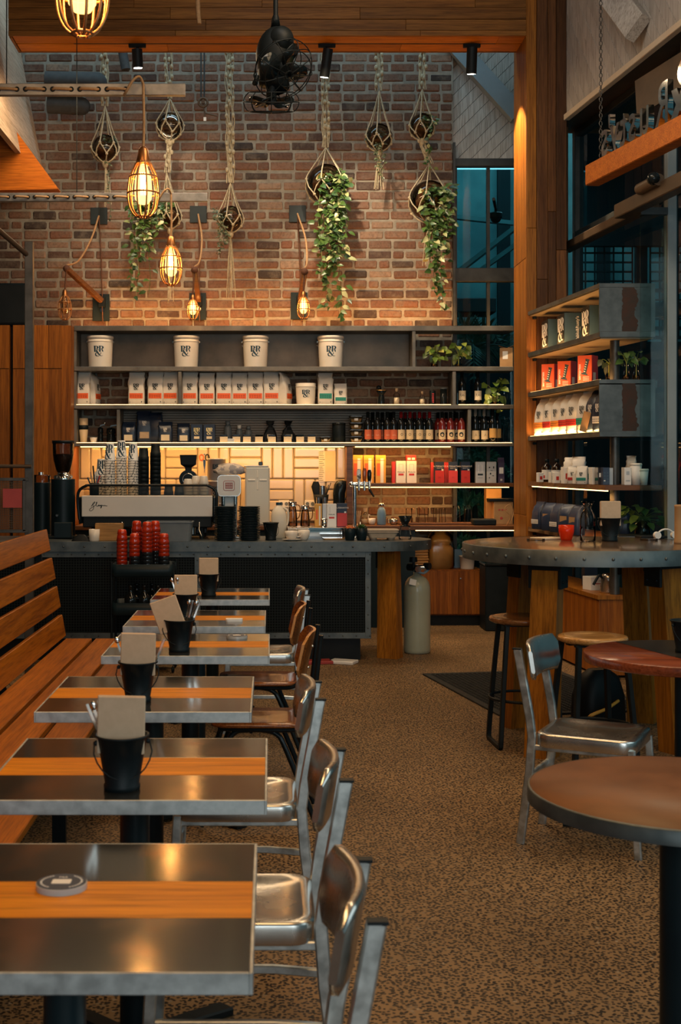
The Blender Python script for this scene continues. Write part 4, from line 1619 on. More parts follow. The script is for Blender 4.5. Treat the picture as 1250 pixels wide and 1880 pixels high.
# rubber floor mat with square openings
t = MB()
mw, ml = .95, 1.52
for i in range(28):
    t.box((-mw / 2 + mw * i / 27, 0, .005), (.010, ml, .010))
for i in range(44):
    t.box((0, -ml / 2 + ml * i / 43, .005), (mw, .010, .010))
for sx in (-1, 1):
    t.box((sx * (mw / 2 + .02), 0, .006), (.05, ml + .09, .012), .003)
    t.box((0, sx * (ml / 2 + .02), .006), (mw, .05, .012), .003)
o = t.build('floor_mat', 'rubber', None, (1.255 + mw / 2 * .985 + .05, 8.86, 0), math.radians(10.4))
tag(o, 'black rubber mat with square holes on the floor beyond the bar stools', 'mat')
# ------------------------------------------------------------------ front counter
CF = 10.19
ZC = .934
cx0, cx1, rad = -2.35, WX(668, CF), .40
t = thing('front_counter', 'long steel topped service counter with perforated front and rounded timber-legged end', 'counter', (0, CF, 0))


def stadium(g=0.0):
    p = [(cx0, -g + .0), (cx1 + .05, -g + .0)]
    # rounded right end reaching px 775
    c = (cx1 + .05, .42)
    p += [(c[0] + (.52 + g) * math.sin(math.radians(a)), c[1] - (.42 + g) * math.cos(math.radians(a))) for a in range(6, 181, 6)]
    p += [(cx0, .84 + g)]
    return p


MB().prism(stadium(0), ZC - .03, ZC, 'xy').build('worktop', 'counter_steel', t)
mb = MB()
P = stadium(.004)
k = len(P)
mb.add([(x, y, ZC - .075) for x, y in P] + [(x, y, ZC + .001) for x, y in P], [(j, j + 1, k + j + 1, k + j) for j in range(k - 1)])
Pi = stadium(-.02)
mb.add([(x, y, ZC - .075) for x, y in P] + [(x, y, ZC - .075) for x, y in Pi], [(j, k + j, k + j + 1, j + 1) for j in range(k - 1)])
x = cx0 + .1
while x < cx1:
    mb.sphere((x, -.004, ZC - .037), .0085, 8)
    x += .161
for a in (12, 38, 64):
    mb.sphere((cx1 + .05 + .524 * math.sin(math.radians(a)), .42 - .424 * math.cos(math.radians(a)), ZC - .037), .0085, 8)
mb.build('rim', 'counter_steel', t)
fx1 = WX(682, CF)
MB().box(((cx0 + fx1) / 2, .42, .52), (fx1 - cx0 - .02, .72, .67)).build('carcass', 'black_card', t)
MB().box(((cx0 + fx1) / 2, .05, .52), (fx1 - cx0 - .02, .02, .67)).build('front_panel', 'perforated_steel', t)
mb = MB()
for z, hgt in ((.835, .046), (.200, .046)):
    mb.box(((cx0 + fx1) / 2, .032, z), (fx1 - cx0, .018, hgt), .002)
    x = cx0 + .06
    while x < fx1:
        mb.sphere((x, .021, z), .0062, 8)
        x += .106
for px in (362, 676):
    mb.box((WX(px, CF), .0305, .52), (.046, .018, .66), .002)
    z = .26
    while z < .8:
        mb.sphere((WX(px, CF), .020, z), .0062, 8)
        z += .106
mb.build('front_frame', 'counter_steel', t)
mb = MB()
mb.box(((cx0 + fx1) / 2, .40, .09), (fx1 - cx0 - .16, .6, .18))
mb.build('plinth', 'black_card', t)
mb = MB()
a = math.radians(-28)
mb.T = Matrix.Translation((.955, .28, 0)) @ rotz(a)
mb.loft([[(sx * .085 + .03, sy * .065 - .05, 0) for sx, sy in ((-1, -1), (1, -1), (1, 1), (-1, 1))], [(sx * .075, sy * .055, ZC - .075) for sx, sy in ((-1, -1), (1, -1), (1, 1), (-1, 1))]], False)
lg = mb.build('leg', 'leg_wood', t)
mb = MB()
mb.T = Matrix.Translation((.955, .28, 0)) @ rotz(a)
mb.box((-.085, 0, ZC - .15), (.016, .11, .15), .002)
mb.build('bracket', 'black_metal', lg)

# papers lying under the counter's right end
for i, (px, lb, mt, rz) in enumerate(((585, 'red and white paper packet lying on the floor under the counter', 'tape', .2), (630, 'white folded paper lying on the floor under the counter edge', 'white_print', -.4))):
    o = MB().box((0, 0, .012), (.20, .14, .024), .004).build('paper_packet', mt, None, (WX(px, 10.14), 10.12, 0), rz)
    tag(o, lb, 'paper')

# gas cylinder
gx, gy = WX(766, 10.66), 10.68
t = thing('gas_cylinder', 'grey green gas cylinder standing beside the counter leg', 'cylinder', (gx, gy, 0))
MB().lathe([(0, 0), (.10, 0), (.108, .012), (.109, .03), (.109, .50), (.106, .54), (.095, .58), (.072, .612), (.04, .63), (.03, .64), (.03, .66), (0, .66)], n=40).build('body', 'gas_paint', t)
mb = MB()
mb.cyl((0, 0, .655), (0, 0, .72), .022, .018, 14)
mb.cyl((-.02, -.03, .70), (.07, -.03, .70), .02, n=12)
mb.cyl((.0, -.02, .69), (.0, -.09, .69), .022, .026, 14)
mb.build('valve', 'chrome', t)
mb = MB()
mb.cyl((-.035, -.045, .745), (-.035, -.045, .785), .034, .030, 14)
mb.cyl((-.035, -.045, .70), (-.035, -.045, .75), .010, n=10)
mb.build('knob', 'black_plastic', t)
mb = MB()
mb.cyl((-.07, -.0, .70), (-.04, -.03, .70), .03, n=12)
mb.build('regulator', 'black_plastic', t)
MB().cyl((.06, -.02, .71), (.10, -.05, .71), .028, n=14).build('gauge', 'black_plastic', t)
mb = MB()
mb.tube(smoothpts([(.06, .0, .66), (.09, -.02, .68), (.05, -.06, .655), (.0, -.08, .665)], 5), .009, 8)
mb.build('hose', 'blue_enamel', t)
MB().box((-.045, -.098, .585), (.055, .003, .05), 0, Matrix.Rotation(.25, 3, 'Y') @ Matrix.Rotation(-.35, 3, 'X')).build('tag', 'white_print', t)

# ------------------------------------------------------------------ trolley with tumblers
TY = 9.78
tx = WX(265, TY)
t = thing('trolley', 'dark steel trolley with deep trays in front of the counter', 'trolley', (tx, TY, 0))
tw, td = .455, .34
zt = [WZ(1060, TY - .17), WZ(1131, TY - .17), .14]
for z in zt:
    mb = MB()
    mb.loft([rr(tw - .03, td - .03, .03, z, 0, 0), rr(tw, td, .04, z + .012, 0, 0), rr(tw, td, .04, z + .095, 0, 0), rr(tw - .006, td - .006, .04, z + .095, 0, 0), rr(tw - .012, td - .012, .03, z + .014, 0, 0), rr(tw - .04, td - .04, .03, z + .008)], True, True, True)
    mb.build('tray', 'teal_black', t)
for sx in (-1, 1):
    for sy in (-1, 1):
        MB().cyl((sx * (tw / 2 + .002), sy * .13, .055), (sx * (tw / 2 + .002), sy * .13, zt[0] + .11), .009, n=10).build('post', 'black_metal', t)
        MB().sphere((sx * (tw / 2 - .005), sy * .13, .026), .026, 10, sx=.5).build('castor', 'black_plastic', t)

th = [(.0, .083), (.018, .083), (.030, .078), (.034, .066), (.0365, .05), (.034, .046), (.0385, .028), (.042, .0), (.0385, .0), (.034, .03), (.031, .06), (0, .072)]
tr0 = MB().lathe(th, n=20).build('tumbler', 'red_tumbler')
tk0 = MB().lathe(th, n=20).build('tumbler', 'dark_tumbler')
tag(tr0, '', 'tumbler', 'upturned tumblers stacked on the trolley')
tag(tk0, '', 'tumbler', 'upturned tumblers stacked on the trolley')
ur = uk = 0
zb = zt[0] + .010
STK = [(224, 9.70, 0, 10, 'leftmost trolley stack'), (247, 9.68, 5, 4, 'left front trolley stack'), (270, 9.70, 6, 6, 'middle front trolley stack'), (301, 9.68, 5, 4, 'short right trolley stack'), (251, 9.85, 6, 6, 'left rear trolley stack'), (285, 9.85, 6, 6, 'right rear trolley stack')]
for px, y, nd, nr, nm in STK:
    n = nd + nr
    for k in range(n):
        red = k >= nd
        lb = '%s tumbler, %s in the %s' % ('red ribbed' if red else 'black', topn(n - 1 - k, n), nm)
        src = tr0 if red else tk0
        usd = ur if red else uk
        o = src if usd == 0 else dup(src, lb)
        o['label'] = lb
        o.location = (WX(px, y), y, zb + k * .0285)
        if red:
            ur += 1
        else:
            uk += 1
bt = [(0, 0), (.045, 0), (.048, .004), (.048, .10), (.044, .125), (.022, .15), (.016, .165), (.016, .195), (.018, .197), (.018, .21), (0, .21)]
b0 = MB().lathe(bt, n=20).build('bottle', 'wine_dark')
tag(b0, '', 'bottle', 'dark bottles on the trolley')
for i, (px, y) in enumerate(((240, 9.68), (265, 9.70), (290, 9.68), (251, 9.83), (279, 9.83))):
    lb = 'dark bottle, %s on the middle tray of the trolley' % (['front left', 'front middle', 'front right', 'rear left', 'rear right'][i])
    o = b0 if i == 0 else dup(b0, lb)
    o['label'] = lb
    o.location = (WX(px, y), y, zt[1] + .010)
# ------------------------------------------------------------------ goods on the back shelves
YI = 12.66          # standing line of the goods (front at about 12.60)


def bucket(label, loc, lid=True, r=.122, h=.295):
    t = thing('bucket', label, 'bucket', loc, 0, 'white lidded buckets on the top shelf' if lid else None)
    MB().lathe([(0, 0), (r * .9, 0), (r * .91, .006), (r, h * .82), (r, h * .82), (r + .004, h * .83), (r + .004, h * .86), (r + .001, h * .865), (r + .002, h), (0, h)], n=40).build('tub', 'white_plastic', t)
    if lid:
        MB().lathe([(0, h + .001), (r - .01, h + .001), (r - .008, h + .006), (r + .005, h + .006), (r + .007, h + .001), (r + .007, h - .022), (r + .0035, h - .022), (r + .0035, h - .002), (0, h)], n=40).build('lid', 'white_plastic', t)
        mb = MB()
        for sx in (-1, 1):
            mb.box((sx * (r + .008), 0, h * .84), (.012, .022, .022), .003)
        pts = [(-(r + .012), -.01, h * .84)] + [((r + .016) * math.cos(math.radians(180 + a)), -.04 * math.sin(math.radians(a)) * .4 + .02, h * .84 - .10 * math.sin(math.radians(a))) for a in range(20, 180, 20)] + [(r + .012, -.01, h * .84)]
        mb.tube([(p[0], .06 + abs(p[1]), p[2]) if False else (p[0], r * .0 + .02 - p[1], p[2]) for p in pts[:3]], .002, 6)
        mb.build('handle', 'chrome', t)
    mb = MB()
    w_, hh = r * .80, h * .33
    rl = r * .975 + .001
    logo_on(mb, w_, hh, lambda u, v: ((rl + (v) * .06) * math.sin(u / rl), -(rl + v * .06) * math.cos(u / rl), h * .52 + v))
    mb.build('monogram', 'ink_blue', t)
    return t


b0 = bucket('', (0, 0, 0))
for i, px in enumerate((184, 342, 469, 607)):
    lb = 'white lidded bucket with a dark monogram on the top shelf, ' + ['leftmost of four', 'second from left', 'third from left', 'rightmost of four'][i]
    o = b0 if i == 0 else dup(b0, lb)
    o['label'] = lb
    o.location = (WX(px, YI), YI, ZS['s2'])


def bag(label, loc, rz=0, w=.156, h=.322, d=.095, body='bag_white', band='orange_print', logo='ink', group=None, fold=True, name='coffee_bag', band_z=(.20, .36), lsize=.36, lz=.56):
    t = thing(name, label, 'coffee bag', loc, rz, group)
    mb = MB()
    rings = []
    for (fz, fw, fd, oy) in ((0, .94, .92, 0), (.02, 1, 1, 0), (.35, 1, 1.0, 0), (.50, .98, .97, .0), (.62, .99, .90, .0), (.71, .95, .78, .02), (.80, .97, .60, .05), (.87, .92, .40, .11), (.93, .93, .22, .18), (1.0, .91, .05, .24)):
        jit = lambda: random.gauss(0, .004 * min(1, w / .14)) if fz > .6 else (random.gauss(0, .0012) if fz > .4 else 0)
        rings.append([(p[0] + jit(), p[1] + jit() + oy * d, p[2]) for p in rr(w * fw, d * fd, min(.02, d * fd * .4), h * fz, 0, 0, 3)])
    mb.loft(rings, True)
    if fold:
        mb.box((0, .26 * d, h * 1.0 - .012), (w * .90, .008, .022), .003)
    o = mb.build('pouch', body, t)
    yf = -d / 2 - .0030
    if band:
        MB().box((.0, yf, h * (band_z[0] + band_z[1]) / 2), (w * .82, .0014, h * (band_z[1] - band_z[0]))).build('label_band', band, t)
        mb = MB()
        for k in range(2):
            for j in range(5):
                mb.box((-w * .33 + j * w * .15, yf - .001, h * (band_z[0] + .045 + k * .05)), (w * .11, .0006, h * .012))
        mb.box((w * .34, yf, h * .10), (w * .06, .001, h * .03))
        mb.box((-w * .38, yf, h * .09), (w * .03, .001, h * .03))
        mb.build('printing', 'ink', t)
    if logo:
        mb = MB()
        def fn(u, v):
            z = h * lz + v
            f = z / h
            dd = d / 2 if f < .35 else (d / 2 * (1 - .08 * (f - .35) / .27) if f < .62 else d / 2 * .92)
            return (u, -dd - .0050, z)
        logo_on(mb, w * lsize, w * lsize * 1.05, fn)
        mb.build('monogram', logo, t)
    return t


G = 'white coffee bags on the middle shelf'
cb0 = bag('', (0, 0, 0), group=G)
row = [152, 251, 286, 314, 349, 380, 411, 440, 469, 498]
for i, px in enumerate(row):
    lb = 'white coffee bag with orange band, %s in the middle shelf row' % nth(i)
    o = cb0 if i == 0 else dup(cb0, lb)
    o['label'] = lb
    o.location = (WX(px, YI), YI - .0 + random.uniform(-.008, .008), ZS['s3'])
    o.rotation_euler = (0, 0, random.gauss(0, .05))
    o.scale = (random.uniform(.97, 1.0), 1, random.uniform(.97, 1.01))
dup(cb0, 'white coffee bag turned edge-on behind the leftmost bag of the middle shelf', (WX(171, 12.72), 12.75, ZS['s3']), 1.3)
dup(cb0, 'white coffee bag turned sideways at the right end of the orange banded row', (WX(523, YI), YI + .01, ZS['s3']), 1.15, scale=(.95, 1, .98))
o = bucket('white open topped tub with a dark monogram on the middle shelf', (WX(561, YI), YI, ZS['s3']), False, .097, .212)
o.name = 'tub'
gb0 = bag('white coffee bag with green band beside the white tub', (WX(597, YI), YI, ZS['s3']), .04, .145, .315, .09, 'bag_white', 'green_print')
bag('small white coffee bag with green band, right end of the row', (WX(625, YI), YI, ZS['s3']), 0, .125, .212, .07, 'bag_white', 'green_print', fold=False, lsize=.30)

# bottles and jars right of the bags
t = thing('bottle_with_funnel', 'small black lily shaped bottle with brass lip on the middle shelf', 'bottle', (WX(700, YI), YI, ZS['s3']))
MB().lathe([(0, 0), (.030, 0), (.032, .01), (.030, .08), (.022, .10), (.026, .105), (.055, .145), (.052, .146), (.02, .11), (0, .11)], n=20, sy=.7).build('body', 'black_gloss', t)
MB().torus((0, 0, .145), .053, .004, 20, 6, None, 1, .7).build('lip', 'gold', t)
MB().sphere((-.025, .0, .168), .026, 14).build('stopper', 'black_gloss', t)


def corkbottle(label, px, r, h, gl='clear_glass', name='cork_bottle'):
    t = thing(name, label, 'bottle', (WX(px, YI), YI, ZS['s3']))
    MB().lathe([(0, .002), (r, .002), (r, .01), (r, h * .62), (r * .5, h * .75), (r * .45, h * .86), (r * .6, h * .87), (r * .6, h * .9)], n=20).build('body', gl, t)
    MB().cyl((0, 0, h * .8), (0, 0, h), r * .42, r * .5, 12).build('cork', 'kraft', t)
    MB().lathe([(0, .004), (r * .9, .004), (r * .9, h * .45), (0, h * .45)], n=16).build('contents', 'cream_paper', t)
    return t


corkbottle('clear bottle with a cork stopper, taller one on the middle shelf', 728, .030, .165)
corkbottle('small clear bottle with cork stopper, shorter one on the middle shelf', 775, .026, .135)
t = thing('canister', 'dark canister with red lettering on the middle shelf', 'canister', (WX(794, YI), YI, ZS['s3']))
MB().lathe([(0, 0), (.029, 0), (.030, .004), (.030, .138), (.027, .142), (0, .142)], n=20).build('body', 'black_plastic', t)
mb = MB()
for k in range(6):
    mb.box((0, -.0305, .03 + k * .016), (.02, .002, .009))
mb.build('lettering', 'red_print', t)
t = thing('canister', 'plain black jar with a pale lid at the end of middle shelf', 'canister', (WX(814, YI), YI, ZS['s3']))
MB().lathe([(0, 0), (.032, 0), (.033, .004), (.033, .155), (.0, .158)], n=20).build('body', 'black_gloss', t)
MB().lathe([(0, .158), (.034, .158), (.034, .168), (0, .17)], n=20).build('lid', 'grey_plastic', t)


# ---- leaves in glass vases
def vase(label, loc, r, h, n, spread, L, leafm='bright_leaf', name='cutting_in_vase'):
    t = thing(name, label, 'plant', loc)
    MB().lathe([(0, .001), (r, .001), (r * 1.02, .012), (r * .95, h * .35), (r * .55, h * .6), (r * .5, h * .9), (r * .62, h)], n=20).build('glass_vase', 'clear_glass', t)
    MB().lathe([(0, .004), (r * .92, .004), (r * .88, h * .30), (0, h * .30)], n=16).build('water', 'amber_glass', t)
    mb, ms = MB(), MB()
    for k in range(n):
        a = 2 * math.pi * k / n + random.uniform(-.3, .3)
        rad = random.uniform(.3, 1) * spread
        top = Vector((math.cos(a) * rad * .8, math.sin(a) * rad * .6, h + random.uniform(-.15, 1.15) * spread))
        ms.tube(smoothpts([(0, 0, h * .15), (0, 0, h), top * .6 + Vector((0, 0, h * .5)), top], 3), .0022, 5)
        leaf(mb, top, (math.cos(a) * .7, math.sin(a) * .5 - .5, random.uniform(-1.3, -.1)), (0, -1, .5), L * random.uniform(.7, 1.15), L * .66)
    ms.build('stems', 'bright_leaf', t)
    mb.build('leaves', leafm, t)
    return t


vase('green leaf cutting in a glass vase on the top shelf, left of two', (WX(797, YI), YI, ZS['s2']), .032, .105, 20, .115, .085)
vase('bright leaf cutting in a glass vase on the top shelf, right of two', (WX(842, YI), YI, ZS['s2']), .033, .105, 16, .12, .085)
t = vase('trailing yellow green cutting in a vase on the middle shelf before the window', (WX(908, YI), YI, ZS['s3']), .032, .11, 9, .12, .11)
mb = MB()
vine(mb, smoothpts([(0, -.05, .12), (-.06, -.09, .06), (-.10, -.11, .0)], 4), 7, .085, .05, .012)
vine(mb, smoothpts([(.0, -.05, .12), (.05, -.09, .0), (.03, -.11, -.06)], 4), 6, .08, .05, .012)
vine(mb, smoothpts([(.0, 0, .12), (.06, -.0, .22), (.05, -.0, .28)], 4), 5, .08, .05, .012)
mb.build('trailing_leaves', 'bright_leaf', t)
t = thing('glass_jar', 'clear glass jar on the middle shelf beside the timber pier', 'jar', (WX(931, YI), YI, ZS['s3']))
MB().lathe([(0, .002), (.035, .002), (.036, .1), (.030, .125), (.034, .13), (.034, .14)], n=20).build('body', 'clear_glass', t)
t = thing('cardboard_box', 'small brown cardboard box with label on top shelf by the pier', 'box', (WX(931, YI), YI + .03, ZS['s2']), -.25)
MB().box((0, 0, .095), (.125, .10, .19), .002).build('carton', 'cardboard', t)
MB().box((-.01, -.0505, .12), (.05, .001, .075)).build('label', 'white_print', t)
for s_ in (-1, 1):
    MB().box((s_ * .04, 0, .2), (.07, .10, .003), 0, Matrix.Rotation(-s_ * .35, 3, 'Y')).build('flap', 'cardboard', t)


# ---- wine bottles
def wine(kind, group):
    spec = {'orange': ('wine_dark', 'black_gloss', 'orange_label', .300), 'cream': ('wine_dark', 'red_foil', 'cream_label', .300), 'rose': ('wine_rose', 'black_gloss', 'cream_label', .300),
            'white': ('wine_dark', 'silver_foil', 'cream_label', .325), 'tan': ('wine_dark', 'black_gloss', 'amber_label', .325), 'tall': ('wine_dark', 'black_gloss', 'cream_paper', .33)}[kind]
    h = spec[3]
    t = thing('wine_bottle', '', 'wine bottle', (0, 0, 0), 0, group)
    r = .0375
    MB().lathe([(0, .006), (.025, .004), (r - .004, 0), (r, .006), (r, h * .60), (r * .93, h * .66), (r * .5, h * .76), (.0145, h * .81), (.0140, h * .985), (.0155, h * .985), (.0155, h), (0, h)], n=24).build('glass', spec[0], t)
    MB().lathe([(.0165, h * .80), (.0160, h * .80), (.0160, h * 1.003), (.0, h * 1.004)], n=20).build('capsule', spec[1], t)
    z0, z1 = (.035, .128) if kind in ('orange', 'cream', 'rose') else (.05, .14)
    if kind == 'white':
        z0, z1 = .035, .12
    mb = MB()
    mb.lathe([(r + .0008, z0), (r + .0008, z1)], n=14, a0=math.radians(-90 - 62), a1=math.radians(-90 + 62))
    lb = mb.build('label', spec[2], t)
    mb = MB()
    rl = r + .0014
    f = lambda u, v: (rl * math.sin(u / rl), -rl * math.cos(u / rl), (z0 + z1) / 2 + v)
    if kind == 'cream':
        n = 16
        for k in range(n):
            a, b_ = 2 * math.pi * k / n, 2 * math.pi * (k + 1) / n
            mb.add([f(.012 * math.cos(a), .012 * math.sin(a)), f(.012 * math.cos(b_), .012 * math.sin(b_)), f(.0085 * math.cos(b_), .0085 * math.sin(b_)), f(.0085 * math.cos(a), .0085 * math.sin(a))], [(0, 1, 2, 3)])
    elif kind == 'rose':
        n = 18
        P_ = [(.022 * math.cos(2 * math.pi * k / n) * random.uniform(.8, 1.05), .026 * math.sin(2 * math.pi * k / n) * random.uniform(.8, 1.05)) for k in range(n)]
        for k in range(n):
            a, b_ = P_[k], P_[(k + 1) % n]
            mb.add([f(*a), f(*b_), f(b_[0] * .55, b_[1] * .55 - .004), f(a[0] * .55, a[1] * .55 - .004)], [(0, 1, 2, 3)])
        for u in (-.006, .006):
            mb.add([f(u - .003, .004), f(u + .003, .004), f(u + .003, .001), f(u - .003, .001)], [(0, 1, 2, 3)])
    elif kind == 'orange':
        for k in range(3):
            for q in stroke([(-.016 + k * .012 + .006 * math.sin(j * .9), -.006 + .005 * math.cos(j * 1.3)) for j in range(5)], .0015):
                mb.add([f(p.x, p.y) for p in q], [(0, 1, 2, 3)])
        for q in stroke([(-.018, -.012), (.018, -.012)], .001):
            mb.add([f(p.x, p.y) for p in q], [(0, 1, 2, 3)])
    elif kind == 'white':
        for q in stroke([(-.008, -.012), (0, .012), (.008, -.012)], .004):
            mb.add([f(p.x, p.y) for p in q], [(0, 1, 2, 3)])
        for z in (.03, .034):
            mb.add([f(-.02, z), f(.02, z), f(.02, z - .001), f(-.02, z - .001)], [(0, 1, 2, 3)])
    elif kind == 'tall':
        sg = smoothpts([(-.022, -.004, 0), (-.014, .012, 0), (-.022, .014, 0), (-.010, -.012, 0), (-.004, .006, 0), (.002, -.006, 0), (.006, .012, 0), (.010, -.008, 0), (.022, .0, 0)], 3)
        for q in stroke([(p.x, p.y) for p in sg], .0022):
            mb.add([f(p.x, p.y) for p in q], [(0, 1, 2, 3)])
    if mb.v:
        mb.build('emblem', 'cream_paper' if kind == 'orange' else 'ink', lb)
    return t


mat('amber_label', (0.62, 0.34, 0.10), (0.55, 0.29, 0.08), 8, 0.6)
WI = {'orange': ([675, 693, 711, 722.5], [684, 702, 717], 'orange labelled'), 'cream': ([736, 752.5, 770, 788.5], [744, 761, 779], 'red capped cream labelled'), 'rose': ([811.5, 827, 847], [804, 819, 838], 'pink rose'),
      'white': ([872.5, 888.5], [864, 880.5, 896], 'silver capped white labelled'), 'tan': ([904], [913], 'tan labelled dark')}
for kind, (fr_, bk, words) in WI.items():
    G = words + ' wine bottles'
    o0 = wine(kind, G)
    used = False
    for rowi, (lst, yy, rn) in enumerate(((fr_, YI - .045, 'front row'), (bk, YI + .06, 'back row'))):
        for i, px in enumerate(lst):
            if len(lst) == 1:
                lb = '%s wine bottle, %s of the bottom shelf' % (words, rn)
            else:
                lb = '%s wine bottle, %s in its %s' % (words, nth(i, len(lst)), rn)
            o = dup(o0, lb) if used else o0
            used = True
            o['label'] = lb
            o.location = (WX(px, yy), yy, ZS['s4'])
            o.rotation_euler = (0, 0, random.gauss(0, .12))
w0 = wine('tall', 'tall wine bottles on the middle shelf before the window')
for i, px in enumerate((848, 877)):
    lb = 'tall dark wine bottle with scrawled cream label, %s one before the window' % ['left', 'right'][i]
    o = w0 if i == 0 else dup(w0, lb)
    o['label'] = lb
    o.location = (WX(px, YI), YI, ZS['s3'])
g0 = thing('glass_bottle', '', 'bottle', (0, 0, 0), 0, 'empty glass bottles by the pier')
MB().lathe([(0, .003), (.034, .003), (.036, .01), (.036, .15), (.016, .20), (.015, .235), (.018, .24), (.018, .25)], n=20).build('glass', 'clear_glass', g0)
for i, (px, y) in enumerate(((929, 12.62), (938, 12.72))):
    lb = 'empty clear glass bottle beside the pier, %s one' % ['front', 'rear'][i]
    o = g0 if i == 0 else dup(g0, lb)
    o['label'] = lb
    o.location = (WX(px, y), y, ZS['s4'])

# ---- plastic tubs
t0 = thing('plastic_tub', '', 'tub', (0, 0, 0), 0, 'stacked clear plastic tubs')
MB().loft([rr(.10, .08, .012, 0), rr(.132, .10, .016, .055), rr(.136, .104, .016, .058), rr(.130, .098, .014, .056), rr(.098, .078, .012, .003)], False, True, True).build('tub', 'tub_plastic', t0)
MB().loft([rr(.138, .106, .016, .058), rr(.138, .106, .016, .063), rr(.11, .08, .012, .064), rr(.11, .08, .012, .061)], False).build('lid', 'tub_plastic', t0)
MB().box((0, -.047, .03), (.035, .002, .022), .0, Matrix.Rotation(.17, 3, 'X')).build('sticker', 'white_print', t0)
MB().loft([rr(.094, .074, .01, .004), rr(.112, .086, .01, .035)], False).build('contents', 'cream_label', t0)
for k in range(4):
    lb = 'clear plastic tub beside the wine, %s of the stack of four' % topn(3 - k, 4)
    o = t0 if k == 0 else dup(t0, lb)
    o['label'] = lb
    o.location = (WX(653, YI), YI - .03, ZS['s4'] + k * .0655)
dup(t0, 'single amber plastic tub left of the black canister', (WX(597, YI), YI - .03, ZS['s4']), 0, scale=(.85, .9, .95))
t = thing('canister', 'large plain black canister beside the stacked plastic tubs', 'canister', (WX(622, YI), YI, ZS['s4']))
MB().lathe([(0, 0), (.062, 0), (.064, .004), (.064, .185), (.060, .192), (0, .192)], n=28).build('body', 'black_plastic', t)
MB().lathe([(.0645, .172), (.0660, .172), (.0660, .193), (.06, .196), (0, .196)], n=28).build('lid', 'black_gloss', t)

# ---- left part of the lowest shelf
t = thing('travel_cup', 'tall cream travel cup with black band on the lowest shelf', 'cup', (WX(154, YI), YI - .02, ZS['s4'] + .0))
MB().lathe([(0, 0), (.031, 0), (.033, .01), (.043, .13), (0, .13)], n=28).build('body', 'cream_cup', t)
MB().lathe([(.0432, .13), (.0445, .131), (.0448, .172), (0, .172)], n=28).build('band', 'black_plastic', t)
MB().lathe([(.043, .172), (.0435, .174), (.0428, .232), (.038, .24), (0, .241)], n=28).build('upper_cup', 'cream_cup', t)
o = MB().lathe([(0, 0), (.026, 0), (.026, .004), (.036, .052), (.033, .053), (.024, .004)], n=20).build('saucer_cup', 'porcelain', None, (WX(172, 12.6), 12.59, ZS['s4']))
tag(o, 'small white tapered cup beside the cream travel cup', 'cup')
for i, (px, r, h, lb) in enumerate(((184, .026, .16, 'slim black hand grinder behind the small white cup'), (203, .042, .155, 'stout black hand grinder left of the upright'))):
    t = thing('hand_grinder', lb, 'grinder', (WX(px, 12.7), 12.72, ZS['s4']))
    MB().lathe([(0, 0), (r * .9, 0), (r, .01), (r, h * .5), (r * .8, h * .55), (r * 1.05, h * .62), (r, h * .92), (0, h)], n=20).build('body', 'black_gloss', t)
    mb = MB()
    mb.bar([(0, 0, h), (0, 0, h + .012), (r * 1.6, -.0, h + .022)], .004, .012, (0, 1, 0))
    mb.sphere((r * 1.6, 0, h + .035), .012, 10)
    mb.build('crank', 'chrome', t)
NB = 'navy coffee bags on the lowest shelf'
nb = [(237, .135, .205, .08, 'short navy coffee bag with cream label, leftmost on the lowest shelf', 0), (264, .150, .310, .09, 'tall navy coffee bag with kraft label, behind the cup stacks', .05), (284, .140, .30, .09, 'tall plain navy coffee bag half hidden behind its neighbours', .06),
      (304, .135, .205, .08, 'short navy coffee bag with cream label, right of the tall pair', -.01), (337, .125, .19, .08, 'short dark bag with tilted cream label before the gold boxes', 0)]
for px, w_, h, d, lb, dy in nb:
    t = bag(lb, (WX(px, YI), YI - .01 + dy, ZS['s4']), random.gauss(0, .06), w_, h, d, 'bag_navy', None, 'bag_white' if px != 284 else None, NB, h < .25, lsize=.28, lz=.62)
    if px != 284:
        MB().box((0, -d / 2 - .003, h * .25), (w_ * .6, .002, h * .28 if h < .25 else h * .2)).build('label', 'cream_paper' if px != 264 else 'kraft', t)
for i, px in enumerate((361.5, 384.5)):
    t = thing('coffee_box', 'navy box with gold monogram, %s of the pair on lowest shelf' % ['left', 'right'][i], 'box', (WX(px, YI), YI - .01, ZS['s4']), 0, 'navy gold monogram boxes')
    MB().box((0, 0, .09), (.112, .08, .18), .003).build('carton', 'navy_card', t)
    mb = MB()
    logo_on(mb, .062, .066, lambda u, v: (u, -.0412, .115 + v))
    mb.build('monogram', 'gold', t)
    MB().box((0, -.0405, .052), (.052, .0012, .024)).build('label', 'cream_paper', t)
for i, (px, r, h, lb) in enumerate(((418, .036, .215, 'tall grey bottle beside the gold monogram boxes'), (439, .032, .175, 'grey bottle with white cap on the lowest shelf'), (456, .034, .165, 'squat grey bottle, rightmost of the three grey ones'))):
    t = thing('grey_bottle', lb, 'bottle', (WX(px, 12.72), 12.74, ZS['s4']), 0, 'grey bottles on the lowest shelf')
    MB().lathe([(0, 0), (r, 0), (r, .004), (r, h * .66), (r * .75, h * .78), (r * .55, h * .8), (0, h * .82)], n=20).build('body', 'grey_plastic', t)
    MB().lathe([(0, h * .8), (r * .6, h * .8), (r * .6, h), (0, h)], n=16).build('cap', 'white_plastic' if i == 1 else 'grey_plastic', t)
bx0 = thing('sample_jar', '', 'jar', (0, 0, 0), 0, 'cream labelled sample jars on the lowest shelf')
MB().box((0, 0, .032), (.078, .06, .064), .006).build('jar', 'brown_bottle', bx0)
MB().box((0, 0, .073), (.07, .054, .016), .004).build('lid', 'black_gloss', bx0)
MB().box((0, -.0305, .031), (.074, .0014, .058)).build('label', 'cream_paper', bx0)
